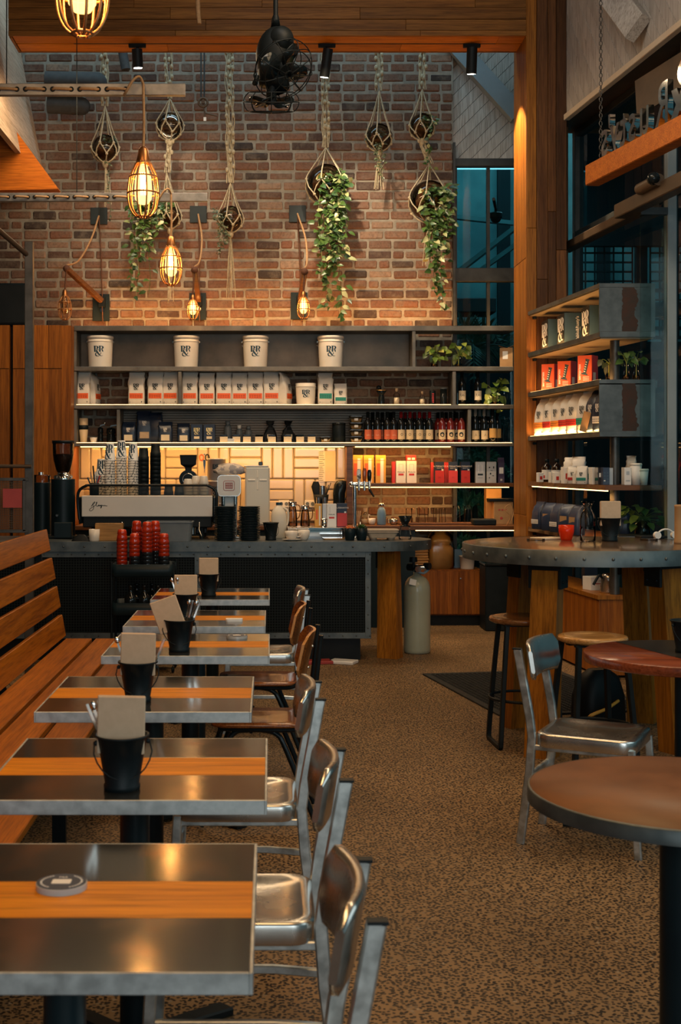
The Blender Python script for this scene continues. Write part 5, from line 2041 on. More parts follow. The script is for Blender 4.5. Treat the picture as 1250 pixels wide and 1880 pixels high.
for i, px in enumerate((411, 434, 453, 476, 499, 528, 550, 572)):
    lb = 'cream labelled sample jar with black lid, %s of eight' % nth(i, 8)
    o = bx0 if i == 0 else dup(bx0, lb)
    o['label'] = lb
    o.location = (WX(px, 12.6), 12.59, ZS['s4'])
    o.rotation_euler = (0, 0, random.gauss(0, .08))
o = MB().box((0, 0, .02), (.066, .05, .04), .003).build('sample_box', 'white_print', None, (WX(424, 12.57), 12.555, ZS['s4']))
tag(o, 'small white box in front of the grey bottles', 'box')
for i, (px, lb) in enumerate(((496, 'black twisted bag behind the sample jars, left of two'), (529, 'black twisted bag behind the sample jars, right of two'))):
    t = thing('twisted_bag', lb, 'bag', (WX(px, 12.72), 12.73, ZS['s4']), .2 * i)
    MB().loft([[(x + random.gauss(0, .006), y + random.gauss(0, .005), z + random.gauss(0, .003)) for x, y, z in rr(*q)] for q in ((.13, .08, .02, 0), (.125, .085, .02, .07), (.075, .06, .012, .125), (.040, .03, .008, .155), (.022, .02, .006, .17), (.055, .022, .008, .19), (.075, .012, .004, .215))], False).build('pouch', 'black_card', t)
    MB().box((0, -.047, .065), (.06, .002, .04)).build('label', 'cream_paper', t)


# ------------------------------------------------------------------ cartons on the timber shelf
def carton(label, loc, w, d, h, base, group=None, rz=0, deco=None, gable=False):
    t = thing('carton', label, 'carton', loc, rz, group)
    mb = MB()
    mb.box((0, 0, h / 2), (w, d, h), .0015)
    if gable:
        mb.prism([(-d / 2, h), (d / 2, h), (.006, h + .028), (.006, h + .045), (-.006, h + .045), (-.006, h + .028)], -w / 2, w / 2, 'yz')
    mb.build('pack', base, t)
    for (u, z, ww, hh, m) in deco or []:
        if isinstance(m, tuple):
            text_obj(m[0], hh, m[1], t, (u, -d / 2 - .0015, z), (math.pi / 2, 0, 0), .0003, 'printing', sx=ww)
        else:
            MB().box((u, -d / 2 - .0006, z), (ww, .0012, hh)).build('print_panel', m, t)
    return t


Z5 = ZS['s5']
for i, px in enumerate((656, 676, 698)):
    carton('amber yellow carton, %s on the timber shelf' % ['leftmost of three', 'middle of three', 'rightmost of three'][i], (WX(px, YI), YI - .02, Z5), .098, .07, .268, 'yellow_card', 'amber yellow cartons', 0,
           [(.012, .12, .03, .235, 'white_print'), (-.022, .13, .03, .12, 'orange_print'), (0, .218, .09, .004, 'orange_print')])
carton('red carton turned side-on left of the white cartons', (WX(722, YI), YI - .0, Z5), .03, .09, .205, 'red_print')
for i, px in enumerate((735, 754.5)):
    carton('white milk carton with red label, %s of the pair' % ['left', 'right'][i], (WX(px, YI), YI - .02, Z5), .094, .07, .213, 'white_print', 'white milk cartons', 0,
           [(0, .082, .05, .018, 'red_print'), (0, .105, .9, .02, ('MILKLAB', 'ink')), (-.02, .15, .003, .06, 'silver_card'), (.02, .15, .003, .06, 'silver_card'), (0, .18, .04, .003, 'silver_card')])
carton('small red and white box lying on top of a white milk carton', (WX(754, YI), YI - .0, Z5 + .2135), .095, .08, .055, 'red_print', None, 0, [(-.02, .02, .03, .02, 'white_print'), (.02, .02, .03, .02, 'white_print')])
for i, px in enumerate((805, 831, 852.5)):
    carton('navy and red carton, %s on the timber shelf' % ['leftmost of three', 'middle of three', 'rightmost of three'][i], (WX(px, YI), YI - .02, Z5), .088, .07, .205, 'navy_card', 'navy and red cartons', random.gauss(0, .06),
           [(0, .062, .087, .118, 'red_print'), (0, .16, 1.0, .020, ('ALTERNATIVE', 'white_print')), (0, .142, 1.0, .012, ('DAIRY CO', 'white_print')), (0, .05, 1.0, .03, ('M', 'red_foil')), (.028, .125, .018, .018, 'white_print')])
for i, px in enumerate((795, 820)):
    carton('red sided carton behind the navy and red row, %s one' % ['left', 'right'][i], (WX(px, 12.75), 12.76, Z5), .05, .06, .2, 'red_print')
for i, px in enumerate((880, 900.5)):
    carton('silver grey carton before the window, %s of two' % ['left', 'right'][i], (WX(px, YI), YI - .02, Z5), .092, .07, .205, 'silver_card', 'silver grey cartons', 0,
           [(0, .082, .05, .016, 'ink'), (-.018, .14, .003, .07, 'white_print'), (.018, .14, .003, .07, 'white_print'), (0, .05, .05, .002, 'ink')] if i == 0 else
           [(-.02, .15, .012, .012, 'ink'), (.0, .12, .02, .004, 'ink'), (.02, .15, .01, .02, 'ink'), (-.01, .09, .012, .016, 'ink'), (.015, .07, .016, .006, 'ink'), (-.02, .05, .01, .01, 'ink')])
carton('dark purple carton at the right end of the timber shelf', (WX(919, YI), YI - .0, Z5), .06, .07, .2, 'purple_card', None, 0, [(0, .12, .04, .06, 'white_print'), (0, .03, .02, .02, 'silver_card')], True)

# ------------------------------------------------------------------ back worktop goods
Z6 = ZS['s6']
YK = 12.52
o = MB().box((0, 0, .010), (.72, .22, .02), .004).build('serving_board', 'shelf_wood', None, (WX(800, YK), YK + .02, Z6))
tag(o, 'long timber board under the upturned drinking glasses', 'board')
gl0 = MB().lathe([(.026, 0), (.034, 0), (.034, .005), (.029, .10), (.029, .135), (0, .138)], n=20).build('drinking_glass', 'clear_glass')
tag(gl0, '', 'glass', 'upturned drinking glasses on the board')
for i, px in enumerate((750, 762, 774, 792, 805, 813)):
    lb = 'upturned clear drinking glass on the board, %s of six' % nth(i, 6)
    o = gl0 if i == 0 else dup(gl0, lb)
    o['label'] = lb
    o.location = (WX(px, YK), YK + (.05 if i % 2 else -.02), Z6 + .02)
for i, px in enumerate((838, 859)):
    dup(gl0, 'tall clear glass before the window, %s of two' % ['left', 'right'][i], (WX(px, YK + .06), YK + .06, Z6 + .02), scale=(1.25, 1.25, 1.15))
o = MB().box((0, 0, .03), (.22, .18, .06), .01).build('router_box', 'black_plastic', None, (WX(884, YK), YK - .1, Z6))
tag(o, 'flat black box on the worktop before the window', 'box')
t = thing('cardboard_box', 'tall tan cardboard box with black lid on the worktop by the pier', 'box', (WX(925, YK), YK + .10, Z6))
MB().box((0, 0, .11), (.185, .15, .22), .003).build('carton', 'cardboard', t)
MB().box((-.02, 0, .235), (.235, .17, .028), .003).build('lid', 'black_card', t)
mb = MB()
for k in range(3):
    mb.box((-.04 + k * .03, -.0755, .14), (.018, .001, .014))
mb.sphere((-.02, -.0755, .06), .014, 10, sy=.05)
mb.build('printing', 'tape', t)
o = MB().box((0, 0, .17), (.15, .12, .34), .003).build('cardboard_box', 'cardboard', None, (WX(905, 12.74), 12.755, Z6))
tag(o, 'taller brown cardboard box standing behind the black lidded one', 'box')
o = MB().tube(smoothpts([(0, 0, .0), (.03, -.03, .08), (-.02, -.02, .16), (.04, 0, .20), (.07, .02, .12), (.05, .01, .04), (.07, .02, .001)], 5), .004, 6).build('cable', 'cord', None, (WX(930, 12.36), 12.36, Z6))
tag(o, 'loose pale cable looped by the boxes next to the pier', 'cable')

t = thing('straw_holder', 'glass of paper straws on the worktop behind the tap', 'glass', (WX(657, YK), YK, Z6))
MB().lathe([(0, .002), (.030, .002), (.034, .07)], n=18).build('glass', 'clear_glass', t)
for k in range(9):
    a = k * .7
    MB().cyl((.012 * math.cos(a), .012 * math.sin(a), .005), (.026 * math.cos(a), .02 * math.sin(a), .13), .0035, n=6).build('straw', 'kraft', t)
t = thing('cork_jar', 'round glass jar with cork beside the straws', 'jar', (WX(671, YK), YK + .06, Z6))
MB().lathe([(0, .002), (.038, .002), (.045, .03), (.042, .08), (.02, .11), (.018, .13)], n=20).build('glass', 'clear_glass', t)
MB().cyl((0, 0, .12), (0, 0, .155), .017, .02, 12).build('cork', 'kraft', t)
MB().lathe([(0, .004), (.036, .004), (.042, .03), (.04, .05), (0, .05)], n=16).build('contents', 'cream_label', t)
t = thing('mug', 'small white cup with handle left of the blue bottle', 'cup', (WX(682, YK), YK - .05, Z6))
MB().lathe([(0, .002), (.022, .002), (.033, .02), (.035, .062), (.032, .062), (.02, .01), (0, .01)], n=20).build('bowl', 'porcelain', t)
MB().tube([(-.02, -.01, .09), (-.03, -.01, .10), (-.035, -.01, .08), (-.035, 0, .05)], .005, 8).build('handle', 'porcelain', t)
t = thing('water_bottle', 'blue enamel bottle with steel lid on the worktop', 'bottle', (WX(699.5, YK), YK - .05, Z6))
MB().lathe([(0, 0), (.040, 0), (.043, .006), (.043, .10), (.036, .145), (.022, .165), (0, .165)], n=24).build('body', 'blue_enamel', t)
MB().lathe([(0, .165), (.024, .165), (.024, .20), (.02, .206), (0, .206)], n=20).build('lid', 'chrome', t)
MB().tube(arc((0, .175), .030, 0, 180, 8) and [(p[0], 0, p[1]) for p in arc((0, .172), .031, 0, 180, 8)], .003, 6).build('handle', 'chrome', t)
t = thing('metal_cup', 'small steel cup right of the blue bottle', 'cup', (WX(722, YK), YK - .03, Z6))
MB().lathe([(0, 0), (.03, 0), (.042, .02), (.042, .055), (.038, .057), (.038, .02), (0, .012)], n=20).build('bowl', 'brushed_aluminium', t)
MB().tube([(-.04, 0, .05), (-.065, 0, .045), (-.06, 0, .02), (-.04, 0, .02)], .004, 6).build('handle', 'brushed_aluminium', t)

# ------------------------------------------------------------------ low cabinet at the back right
LX0, LX1 = WX(772, 12.44), WX(884, 12.44)
LT = WZ(1046, 12.44)
t = thing('low_cabinet', 'low timber cabinet with a dark plinth at the back of the aisle', 'cabinet', ((LX0 + LX1) / 2, 12.64, 0))
hw = (LX1 - LX0) / 2
MB().box((0, 0, (LT + .10) / 2), (2 * hw, .38, LT - .10), .003).build('carcass', 'cabinet_wood', t)
MB().box((0, .02, .05), (2 * hw, .34, .10)).build('plinth', 'black_card', t)
for i, (a, b_) in enumerate(((-hw, .07), (.075, hw))):
    d = MB().box(((a + b_) / 2, -.20, (LT + .10) / 2), (b_ - a - .004, .02, LT - .125), .002).build('door', 'cabinet_wood', t)
    if i == 1:
        MB().cyl((a + .012, -.212, LT - .08), (a + .012, -.225, LT - .08), .007, n=10).build('knob', 'chrome', d)
st = []
for k in range(9):
    o = MB().box((0, 0, .0125), (.24, .26, .024), .006).build('wooden_tray', 'yellow_wood' if 'yellow_wood' in M else 'pale_stool_wood', None, (WX(762, 12.6) + random.uniform(-.006, .006), 12.63, LT + k * .0265), random.gauss(0, .02))
    tag(o, 'yellow timber tray, %s in the stack behind the gas cylinder' % topn(8 - k, 9), 'tray', 'stacked yellow trays')
t = thing('wrapped_bread', 'loaf shaped goods wrapped in clear film on the low cabinet', 'food pack', (WX(808, 12.6), 12.62, LT))
MB().loft([rr(.22, .18, .04, 0), rr(.25, .20, .05, .03), rr(.24, .20, .05, .20), rr(.20, .16, .05, .225)], True).build('lower_pack', 'bread', t)
MB().loft([rr(.18, .15, .06, .225), rr(.20, .17, .06, .25), rr(.19, .16, .06, .30), rr(.10, .08, .03, .33), rr(.14, .06, .02, .375)], True).build('upper_pack', 'bread', t)
rings = [[(x + random.gauss(0, .006), y + random.gauss(0, .006), z) for x, y, z in rr(w_, d, .06, h)] for w_, d, h in ((.24, .2, .002), (.275, .225, .03), (.27, .225, .2), (.25, .2, .26), (.22, .18, .32), (.12, .1, .37))]
MB().loft(rings, True, False, False).build('film', 'wrap_plastic', t)
o = MB().loft([rr(.17, .13, .02, 0), rr(.19, .15, .02, .17), rr(.18, .14, .02, .17), rr(.16, .12, .02, .01)], False).build('plastic_crate', 'blue_enamel', None, (WX(847, 12.74), 12.74, LT))
tag(o, 'pale blue plastic tub behind the small white bucket', 'tub')
t = thing('ice_bucket', 'small white bucket on the right end of the low cabinet', 'bucket', (WX(858, 12.52), 12.54, LT))
MB().lathe([(0, 0), (.062, 0), (.064, .006), (.074, .118), (.080, .118), (.080, .128), (.072, .128), (.06, .01), (0, .01)], n=28).build('tub', 'porcelain', t)
MB().lathe([(0, .13), (.03, .13), (.034, .16), (.028, .19), (0, .195)], n=14).build('scoop', 'silver_card', t)
t = thing('waste_bin', 'black square bin between the low cabinet and the pier', 'bin', (WX(912, 12.2), 12.2, 0), .0)
hb = WZ(1040, 12.0)
MB().box((0, 0, hb / 2), (.27, .34, hb), .01).build('body', 'black_plastic', t)
MB().box((0, 0, hb + .012), (.28, .35, .024), .006).build('lid', 'black_gloss', t)
# ------------------------------------------------------------------ things on the front counter
def dashmat():
    m, nt, b = _new('cup_print')
    v = coords(nt, (75, 75, 210))
    f = noise(nt, v, 1.0, 0, 0.5)
    nt.links.new(ramp(nt, f, [(0.60, (0.74, 0.68, 0.60)), (0.625, (0.02, 0.03, 0.035))]), b.inputs['Base Color'])
    b.inputs['Roughness'].default_value = 0.5


dashmat()


def grinder(label, px, y, r, hop, h, name='coffee_grinder', plain=False):
    t = thing(name, label, 'grinder', (WX(px, y), y, ZC))
    MB().lathe([(0, .02), (r, .02), (r, .03), (r, h * .60), (r, h * .60), (r * .98, h * .605), (0, h * .605)], n=36).build('body', 'teal_black', t)
    MB().box((0, .0, .012), (r * 2.1, r * 2.4, .024), .006).build('base', 'black_plastic', t)
    if plain:
        MB().lathe([(r * .95, h * .605), (r * .95, h * .68), (r * .9, h * .69), (0, h * .69)], n=30).build('hopper', 'hopper_glass', t)
        MB().cyl((0, -r * .6, h * .69), (0, -r * .6, h * .72), r * .3, n=12).build('knob', 'chrome', t)
        return t
    mb = MB()
    mb.lathe([(r * .75, h * .605), (r * .75, h * .645), (r * .6, h * .65), (r * .5, h * .66), (r * .5, h * .675), (0, h * .675)], n=30)
    for k in range(14):
        a = 2 * math.pi * k / 14
        mb.box((r * .72 * math.cos(a), r * .72 * math.sin(a), h * .625), (.012, .012, .02), .003)
    mb.build('collar', 'chrome', t)
    MB().lathe([(r * .48, h * .675), (r * .60, h * .70), (r * .80, h * .80), (r * .86, h * .86), (r * .88, h * .97)], n=36).build('hopper', 'hopper_glass', t)
    MB().lathe([(0, h * .68), (r * .46, h * .68), (r * .58, h * .705), (r * .77, h * .80), (r * .82, h * .85), (r * .5, h * .862), (0, h * .865)], n=30).build('beans', 'beans', t)
    MB().lathe([(0, h * .97), (r * .92, h * .97), (r * .92, h), (0, h)], n=36).build('hopper_lid', 'black_plastic', t)
    MB().box((r * .2, -r * 1.15, .072), (.14, .10, .125), .004).build('drawer', 'teal_black', t)
    mb = MB()
    mb.cyl((-r * .35, -r * .95, .19), (-r * .35, -r * 1.12, .19), .010, n=10)
    mb.build('switch', 'chrome', t)
    return t


grinder('large black coffee grinder with a bean hopper at the left of the counter', 116, 10.72, .098, 1, .80)
grinder('black cylindrical grinder half hidden behind the large bean grinder', 77, 10.86, .075, 0, .75, plain=True)

# ---- espresso machine
EY = 10.5
mx0, mx1 = WX(150, EY), WX(390, EY)
ex, ew = (mx0 + mx1) / 2, mx1 - mx0
zp0, zp1 = WZ(948.5, EY), WZ(910, EY)
t = thing('espresso_machine', 'long low espresso machine with white back panel and black tube rail', 'espresso machine', (ex, EY, 0))
MB().box((0, .0, (zp0 + zp1) / 2), (ew, .016, zp1 - zp0), .004).build('back_panel', 'machine_white', t)
MB().box((0, .29, (ZC + .10 + zp1) / 2 - .004), (ew - .01, .54, zp1 - ZC - .10), .008).build('body', 'black_metal', t)
MB().box((0, .33, ZC + .065), (ew - .10, .40, .045), .006).build('drip_tray', 'black_gloss', t)
for sx in (-1, 1):
    for sy in (.1, .5):
        MB().cyl((sx * (ew / 2 - .09), sy, ZC), (sx * (ew / 2 - .09), sy, ZC + .11), .02, n=12).build('foot', 'black_plastic', t)
    pts = [(sx * (ew / 2 + .02), .02, ZC + .16), (sx * (ew / 2 + .035), .02, ZC + .32), (sx * (ew / 2 + .02), .02, WZ(893, EY) - .03), (sx * (ew / 2 - .04), .02, WZ(891, EY))]
    MB().tube(smoothpts(pts, 5), .012, 10).build('rail_end', 'black_gloss', t)
    MB().box((sx * (ew / 2 + .015), .28, (ZC + .12 + zp1) / 2), (.03, .5, zp1 - ZC - .14), .008).build('side_panel', 'black_gloss', t)
mb = MB()
zr = WZ(891, EY)
mb.tube([(-ew / 2 + .04, .02, zr), (ew / 2 - .04, .02, zr)], .010, 10)
mb.build('rail', 'black_gloss', t)
MB().box((0, .02, (zp1 + zr) / 2), (ew - .03, .004, zr - zp1 - .01)).build('clear_guard', 'tub_plastic', t)
sg = [(-.062, -.006), (-.050, .012), (-.040, .026), (-.030, .030), (-.034, .020), (-.048, .006), (-.040, -.008), (-.046, -.030), (-.066, -.042), (-.078, -.034), (-.066, -.020), (-.040, -.006), (-.018, .012), (-.012, .028), (-.018, .026), (-.018, .002), (-.008, -.004), (.004, .008), (-.002, -.004), (.010, .004), (.014, -.004), (.018, .006), (.020, -.002), (.030, .006), (.028, -.012), (.020, -.020), (.022, -.010), (.036, .002), (.046, .002), (.050, -.002), (.056, .004), (.062, .000), (.078, -.002)]
MB().tube([(p.x * .92 - ew / 2 + .135, -.010, p.y + (zp0 + zp1) / 2 + .004) for p in smoothpts([(*p, 0) for p in sg], 4)], .0022, 5).build('script_lettering', 'ink', t)
# steam wands and group heads under the body
for x in (-.36, .0, .36):
    MB().cyl((x, .08, ZC + .04), (x, .08, ZC + .12), .03, n=14).build('group_head', 'chrome', t)
for x in (-.2, .42):
    MB().tube([(x, -.0, ZC + .14), (x, -.03, ZC + .08), (x + .02, -.04, ZC + .03)], .005, 6).build('steam_wand', 'chrome', t)

ZM = zp1          # top deck of the machine
# ---- paper cup stacks
pc = [(0, 0), (.030, 0), (.031, .002), (.0445, .138), (.047, .140), (.047, .146), (.044, .146), (.029, .006)]
pc = [(r, .146 - z) for r, z in pc][::-1]


def papercup(nm, band):
    t = thing(nm, '', 'cup', (0, 0, 0), 0, 'upturned paper cups stacked on the espresso machine')
    MB().lathe(pc, n=24).build('cup', band, t)
    return t


def stackcups(px, y, top_py, pitch, desc, srcs, big):
    zt = WZ(top_py, y)
    n = max(2, int((zt - ZM - .146) / pitch) + 1)
    for k in range(n):
        top = k == n - 1
        lb = 'upturned printed paper cup, %s %s' % (topn(n - 1 - k, n), desc)
        o = dup(srcs[1 if top else 0], lb)
        o.location = (WX(px, y), y, ZM + k * pitch)
        o.rotation_euler = (0, 0, random.uniform(-.4, .4) if not top else big)
    return n


ORD += ['twenty-first', 'twenty-second', 'twenty-third', 'twenty-fourth', 'twenty-fifth', 'twenty-sixth', 'twenty-seventh', 'twenty-eighth', 'twenty-ninth', 'thirtieth']
cA = papercup('paper_cup', 'cup_print')
cB = papercup('paper_cup', 'white_print')
mb = MB()
for (u0, v0, sz) in ((-.004, .075, .062),):
    rl = lambda z: .0312 + (.0445 - .0312) * (1 - z / .146) + .0008
    def fn(u, v):
        z = v0 + v * 1.9
        return (rl(z) * math.sin((u + u0) * 1.3 / rl(z)), -rl(z) * math.cos((u + u0) * 1.3 / rl(z)), z)
    logo_on(mb, sz, sz, fn)
mb.build('monogram', 'ink_blue', cB)
for px, tp, big, ds in ((186, 842, .3, 'in the short leftmost stack'), (202, 809.5, -.2, 'in the tall stack second from left'), (223, 808, .25, 'in the tall stack third from left'), (244.5, 812, -.4, 'in the tall stack beside the black cups')):
    stackcups(px, 10.70 if px > 190 else 10.82, tp, .0215, ds, (cA, cB), big)
for o in (cA, cB):
    for k in KIDS(o):
        bpy.data.objects.remove(k)
    bpy.data.objects.remove(o)
bk0 = MB().lathe([(0, .112), (.034, .112), (.036, .108), (.0395, .045), (.043, .043), (.0445, .0), (.041, .0), (.036, .05), (.0, .106)], n=24).build('takeaway_cup', 'black_plastic')
tag(bk0, '', 'cup', 'upturned black cups stacked on the espresso machine')
us = False
for px, tp, ds in ((263.5, 818, 'left'), (285, 813, 'right')):
    n = int((WZ(tp, 10.7) - ZM - .112) / .034) + 1
    for k in range(n):
        lb = 'upturned black cup, %s in the %s of two black stacks' % (topn(n - 1 - k, n), ds)
        o = dup(bk0, lb) if us else bk0
        us = True
        o['label'] = lb
        o.location = (WX(px, 10.7), 10.7 + (.02 if px > 270 else 0), ZM + k * .034)
wc0 = MB().lathe([(0, .085), (.026, .085), (.030, .08), (.040, .03), (.042, 0), (.038, 0), (.027, .07), (0, .078)], n=24).build('cup', 'porcelain')
tag(wc0, '', 'cup', 'upturned white cups on the espresso machine')
us = False
for px, n, ds in ((345, 3, 'left'), (359, 4, 'middle'), (374, 4, 'right')):
    for k in range(n):
        lb = 'upturned white ceramic cup, %s in the %s stack on the machine' % (topn(n - 1 - k, n), ds)
        o = dup(wc0, lb) if us else wc0
        us = True
        o['label'] = lb
        o.location = (WX(px, 10.68), 10.68 + (.06 if px == 359 else 0), ZM + k * .024)
for i, px in enumerate((310, 329)):
    dup(bk0, 'short black cup on the espresso machine, %s of the single pair' % ['left', 'right'][i], (WX(px, 10.68), 10.66, ZM), scale=(.9, .9, .75))
t = thing('pen_pot', 'dark pot of pens and tools at the left end of the machine', 'pot', (WX(173, 10.66), 10.66, ZM))
MB().lathe([(0, 0), (.038, 0), (.040, .10), (.037, .10), (.035, .01), (0, .01)], n=20).build('pot', 'black_plastic', t)
for a, b_, m_ in (((.0, 0, .02), (.05, -.02, .16), 'red_print'), ((.0, 0, .02), (-.03, -.01, .19), 'kraft'), ((.01, 0, .02), (-.01, .0, .24), 'black_metal'), ((-.01, 0, .02), (.035, .0, .15), 'blue_enamel'), ((-.01, .01, .02), (.01, .01, .19), 'white_print'), ((-.01, .01, .02), (-.055, .01, .145), 'ink_blue')):
    MB().cyl(a, b_, .006, n=8).build('pen', m_, t)
t = thing('small_grinder', 'small black coffee grinder with a square hopper behind the white cups', 'grinder', (WX(346, 10.86), 10.86, ZM))
MB().box((0, 0, .03), (.13, .12, .06), .01).build('base', 'black_gloss', t)
MB().cyl((0, -.05, .13), (0, .06, .13), .075, n=28).build('motor_housing', 'black_gloss', t)
MB().loft([rr(.05, .05, .008, .19), rr(.055, .055, .008, .225), rr(.125, .11, .008, .25), rr(.135, .12, .008, .315), rr(.14, .125, .008, .33)], False).build('hopper', 'black_plastic', t)
MB().torus((0, -.056, .13), .045, .005, 24, 6, Matrix.Rotation(math.pi / 2, 3, 'X')).build('dial', 'chrome', t)

# ---- in front of and beside the machine
o = MB().loft([rr(.33, .20, .03, 0), rr(.36, .23, .03, .145), rr(.375, .245, .03, .147), rr(.375, .245, .03, .155), rr(.35, .22, .03, .155), rr(.32, .19, .03, .02)], False).build('plastic_crate', 'grey_plastic', None, (WX(312, 10.34), 10.34, ZC))
tag(o, 'grey plastic tub on the counter below the espresso machine', 'tub')
t = thing('cup', 'white cup on the counter left of the red tumblers', 'cup', (WX(173, 10.3), 10.3, ZC))
MB().lathe([(0, 0), (.036, 0), (.040, .006), (.043, .095), (.040, .095), (.036, .01), (0, .01)], n=24).build('bowl', 'porcelain', t)
o = MB().box((0, 0, .07), (.22, .08, .14), .004).build('wooden_box', 'pale_stool_wood', None, (WX(205, 10.50), 10.36, ZC))
tag(o, 'pale timber box on the counter behind the red tumblers', 'box')
o = MB().loft([rr(.16, .08, .03, 0), rr(.13, .06, .02, .025), rr(.05, .03, .01, .05)], True).build('cloth', 'black_card', None, (WX(150, 10.33), 10.32, ZC))
tag(o, 'crumpled black cloth on the counter by the white cup', 'cloth')


# ---- plate stacks
pl0 = MB().lathe([(0, 0), (.060, 0), (.064, .004), (.082, .010), (.087, .013), (.087, .017), (.080, .015), (.06, .008), (0, .007)], n=36).build('plate', 'teal_black')
tag(pl0, '', 'plate', 'black plates stacked on the counter')
us = False
for px, n, ds in ((413, 20, 'left'), (457.5, 20, 'right')):
    for k in range(n):
        lb = 'black plate, %s in the %s of two plate stacks' % (topn(n - 1 - k, n), ds)
        o = dup(pl0, lb) if us else pl0
        us = True
        o['label'] = lb
        o.location = (WX(px, 10.4), 10.41, ZC + k * .0133)

# ---- chrome water dispenser
DY = 10.74
t = thing('water_dispenser', 'chrome pillar dispenser with a rounded white head behind the plates', 'dispenser', (WX(421, DY), DY, 0))
z0, z1 = WZ(910.5, DY), WZ(872, DY)
poly = [(p[0], p[1] + (z0 + z1) / 2) for p in rpoly(.19, z1 - z0, .035, 0, 0, 5)]
mb = MB()
mb.prism([(a * (1 + .04 * (1 if abs(b_ - (z0 + z1) / 2) < .03 else 0)), b_) for a, b_ in poly], -.09, .09, 'xz', True)
mb.build('head', 'brushed_aluminium', t)
MB().prism([(p[0] * .97, (p[1] - (z0 + z1) / 2) * .95 + (z0 + z1) / 2) for p in poly], -.098, -.089, 'xz').build('face_panel', 'white_print', t)
mb = MB()
P_ = rpoly(.088, .078, .014)
q = [(a, b_ + (z0 + z1) / 2) for a, b_ in P_]
mb.tube([(a, -.0995, b_) for a, b_ in q], .0018, 5, True)
for k in range(7):
    mb.box((-.027 + k * .009, -.0990, (z0 + z1) / 2), (.004 if k % 2 else .005, .002, .044))
for k in range(3):
    mb.box((0, -.0990, (z0 + z1) / 2 - .022 + k * .022), (.06, .002, .004))
mb.build('badge', 'tape', t)
for x in (-.05, .05):
    MB().cyl((x, 0, ZC), (x, 0, z0), .016, n=16).build('column', 'chrome', t)
MB().box((0, .02, (ZC + z0) / 2), (.10, .03, z0 - ZC), .004).build('back_plate', 'white_print', t)
MB().box((0, 0, ZC + .01), (.2, .18, .02), .005).build('base', 'chrome', t)
mb = MB()
rings = []
for i, (w_, d, z) in enumerate(((.19, .15, 0), (.23, .17, .012), (.24, .17, .035), (.20, .15, .055), (.17, .12, .075), (.06, .05, .088))):
    rings.append([(x + random.gauss(0, .008), y + random.gauss(0, .006), zz + random.gauss(0, .004)) for x, y, zz in rr(w_, d, .05, z, .012 * (i % 2), 0, 4)])
mb.loft(rings, True)
o = mb.build('tea_towel', 'cloth', None, (WX(421, DY), DY, z1 + .004))
tag(o, 'crumpled checked tea towel on top of the dispenser head', 'towel')

# ---- black pail, milk, cups
dup(p0, 'black metal pail on the counter right of the plate stacks', (WX(497, 10.42), 10.42, ZC), .8, scale=(.98, .98, 1.05))
t = thing('milk_jug', 'plastic milk jug with a blue cap behind the counter pail', 'jug', (WX(512, 10.72), 10.72, ZC))
MB().loft([rr(.11, .11, .03, 0), rr(.128, .128, .035, .012), rr(.128, .128, .035, .19), rr(.11, .11, .045, .225), rr(.06, .06, .028, .262), rr(.045, .045, .021, .268), rr(.045, .045, .021, .275)], True).build('body', 'milk', t)
MB().cyl((0, 0, .272), (0, 0, .292), .025, n=20).build('cap', 'ink_blue', t)
MB().tube(smoothpts([(.035, -.02, .25), (.072, -.03, .22), (.072, -.03, .14), (.060, -.03, .11)], 4), .010, 8).build('handle', 'milk', t)
t = thing('saucer', 'white saucer under the white cup on the counter', 'saucer', (WX(535.5, 10.34), 10.36, ZC))
MB().lathe([(0, 0), (.04, 0), (.05, .004), (.078, .012), (.079, .014), (.05, .008), (0, .006)], n=32).build('dish', 'porcelain', t)


def cup(label, loc, r=.05, h=.06, hs=1, rz=0):
    t = thing('coffee_cup', label, 'cup', loc, rz)
    MB().lathe([(0, .0), (r * .5, 0), (r * .62, .006), (r * .92, h * .45), (r, h), (r * .94, h), (r * .85, h * .45), (r * .5, .012), (0, .01)], n=28).build('bowl', 'porcelain', t)
    MB().tube(smoothpts([(r * .95, 0, h * .82), (r * 1.4, 0, h * .8), (r * 1.42, 0, h * .45), (r * .85, 0, h * .3)], 4), .005, 8).build('handle', 'porcelain', t)
    return t


cup('white cup standing on a saucer on the counter', (WX(535, 10.34), 10.36, ZC + .009), .053, .068)
cup('round white mug right of the cup on the saucer', (WX(558, 10.42), 10.44, ZC), .048, .078, 1, 2.6)
# ---- steel tray stand with jugs and cartons
TYs = 10.76
zt_ = WZ(967, TYs)
x0, x1 = WX(527, TYs), WX(631, TYs)
t = thing('tray_stand', 'low polished steel stand carrying jugs and cartons on the counter', 'stand', ((x0 + x1) / 2, TYs, ZC))
MB().box((0, 0, zt_ - ZC - .012), (x1 - x0, .30, .024), .003).build('top', 'chrome', t)
for sx in (-1, 1):
    MB().box((sx * ((x1 - x0) / 2 - .012), 0, (zt_ - ZC - .024) / 2), (.02, .28, zt_ - ZC - .024), .002).build('side', 'chrome', t)
MB().box((0, .13, (zt_ - ZC - .024) / 2), (x1 - x0 - .05, .01, zt_ - ZC - .026)).build('back', 'chrome', t)


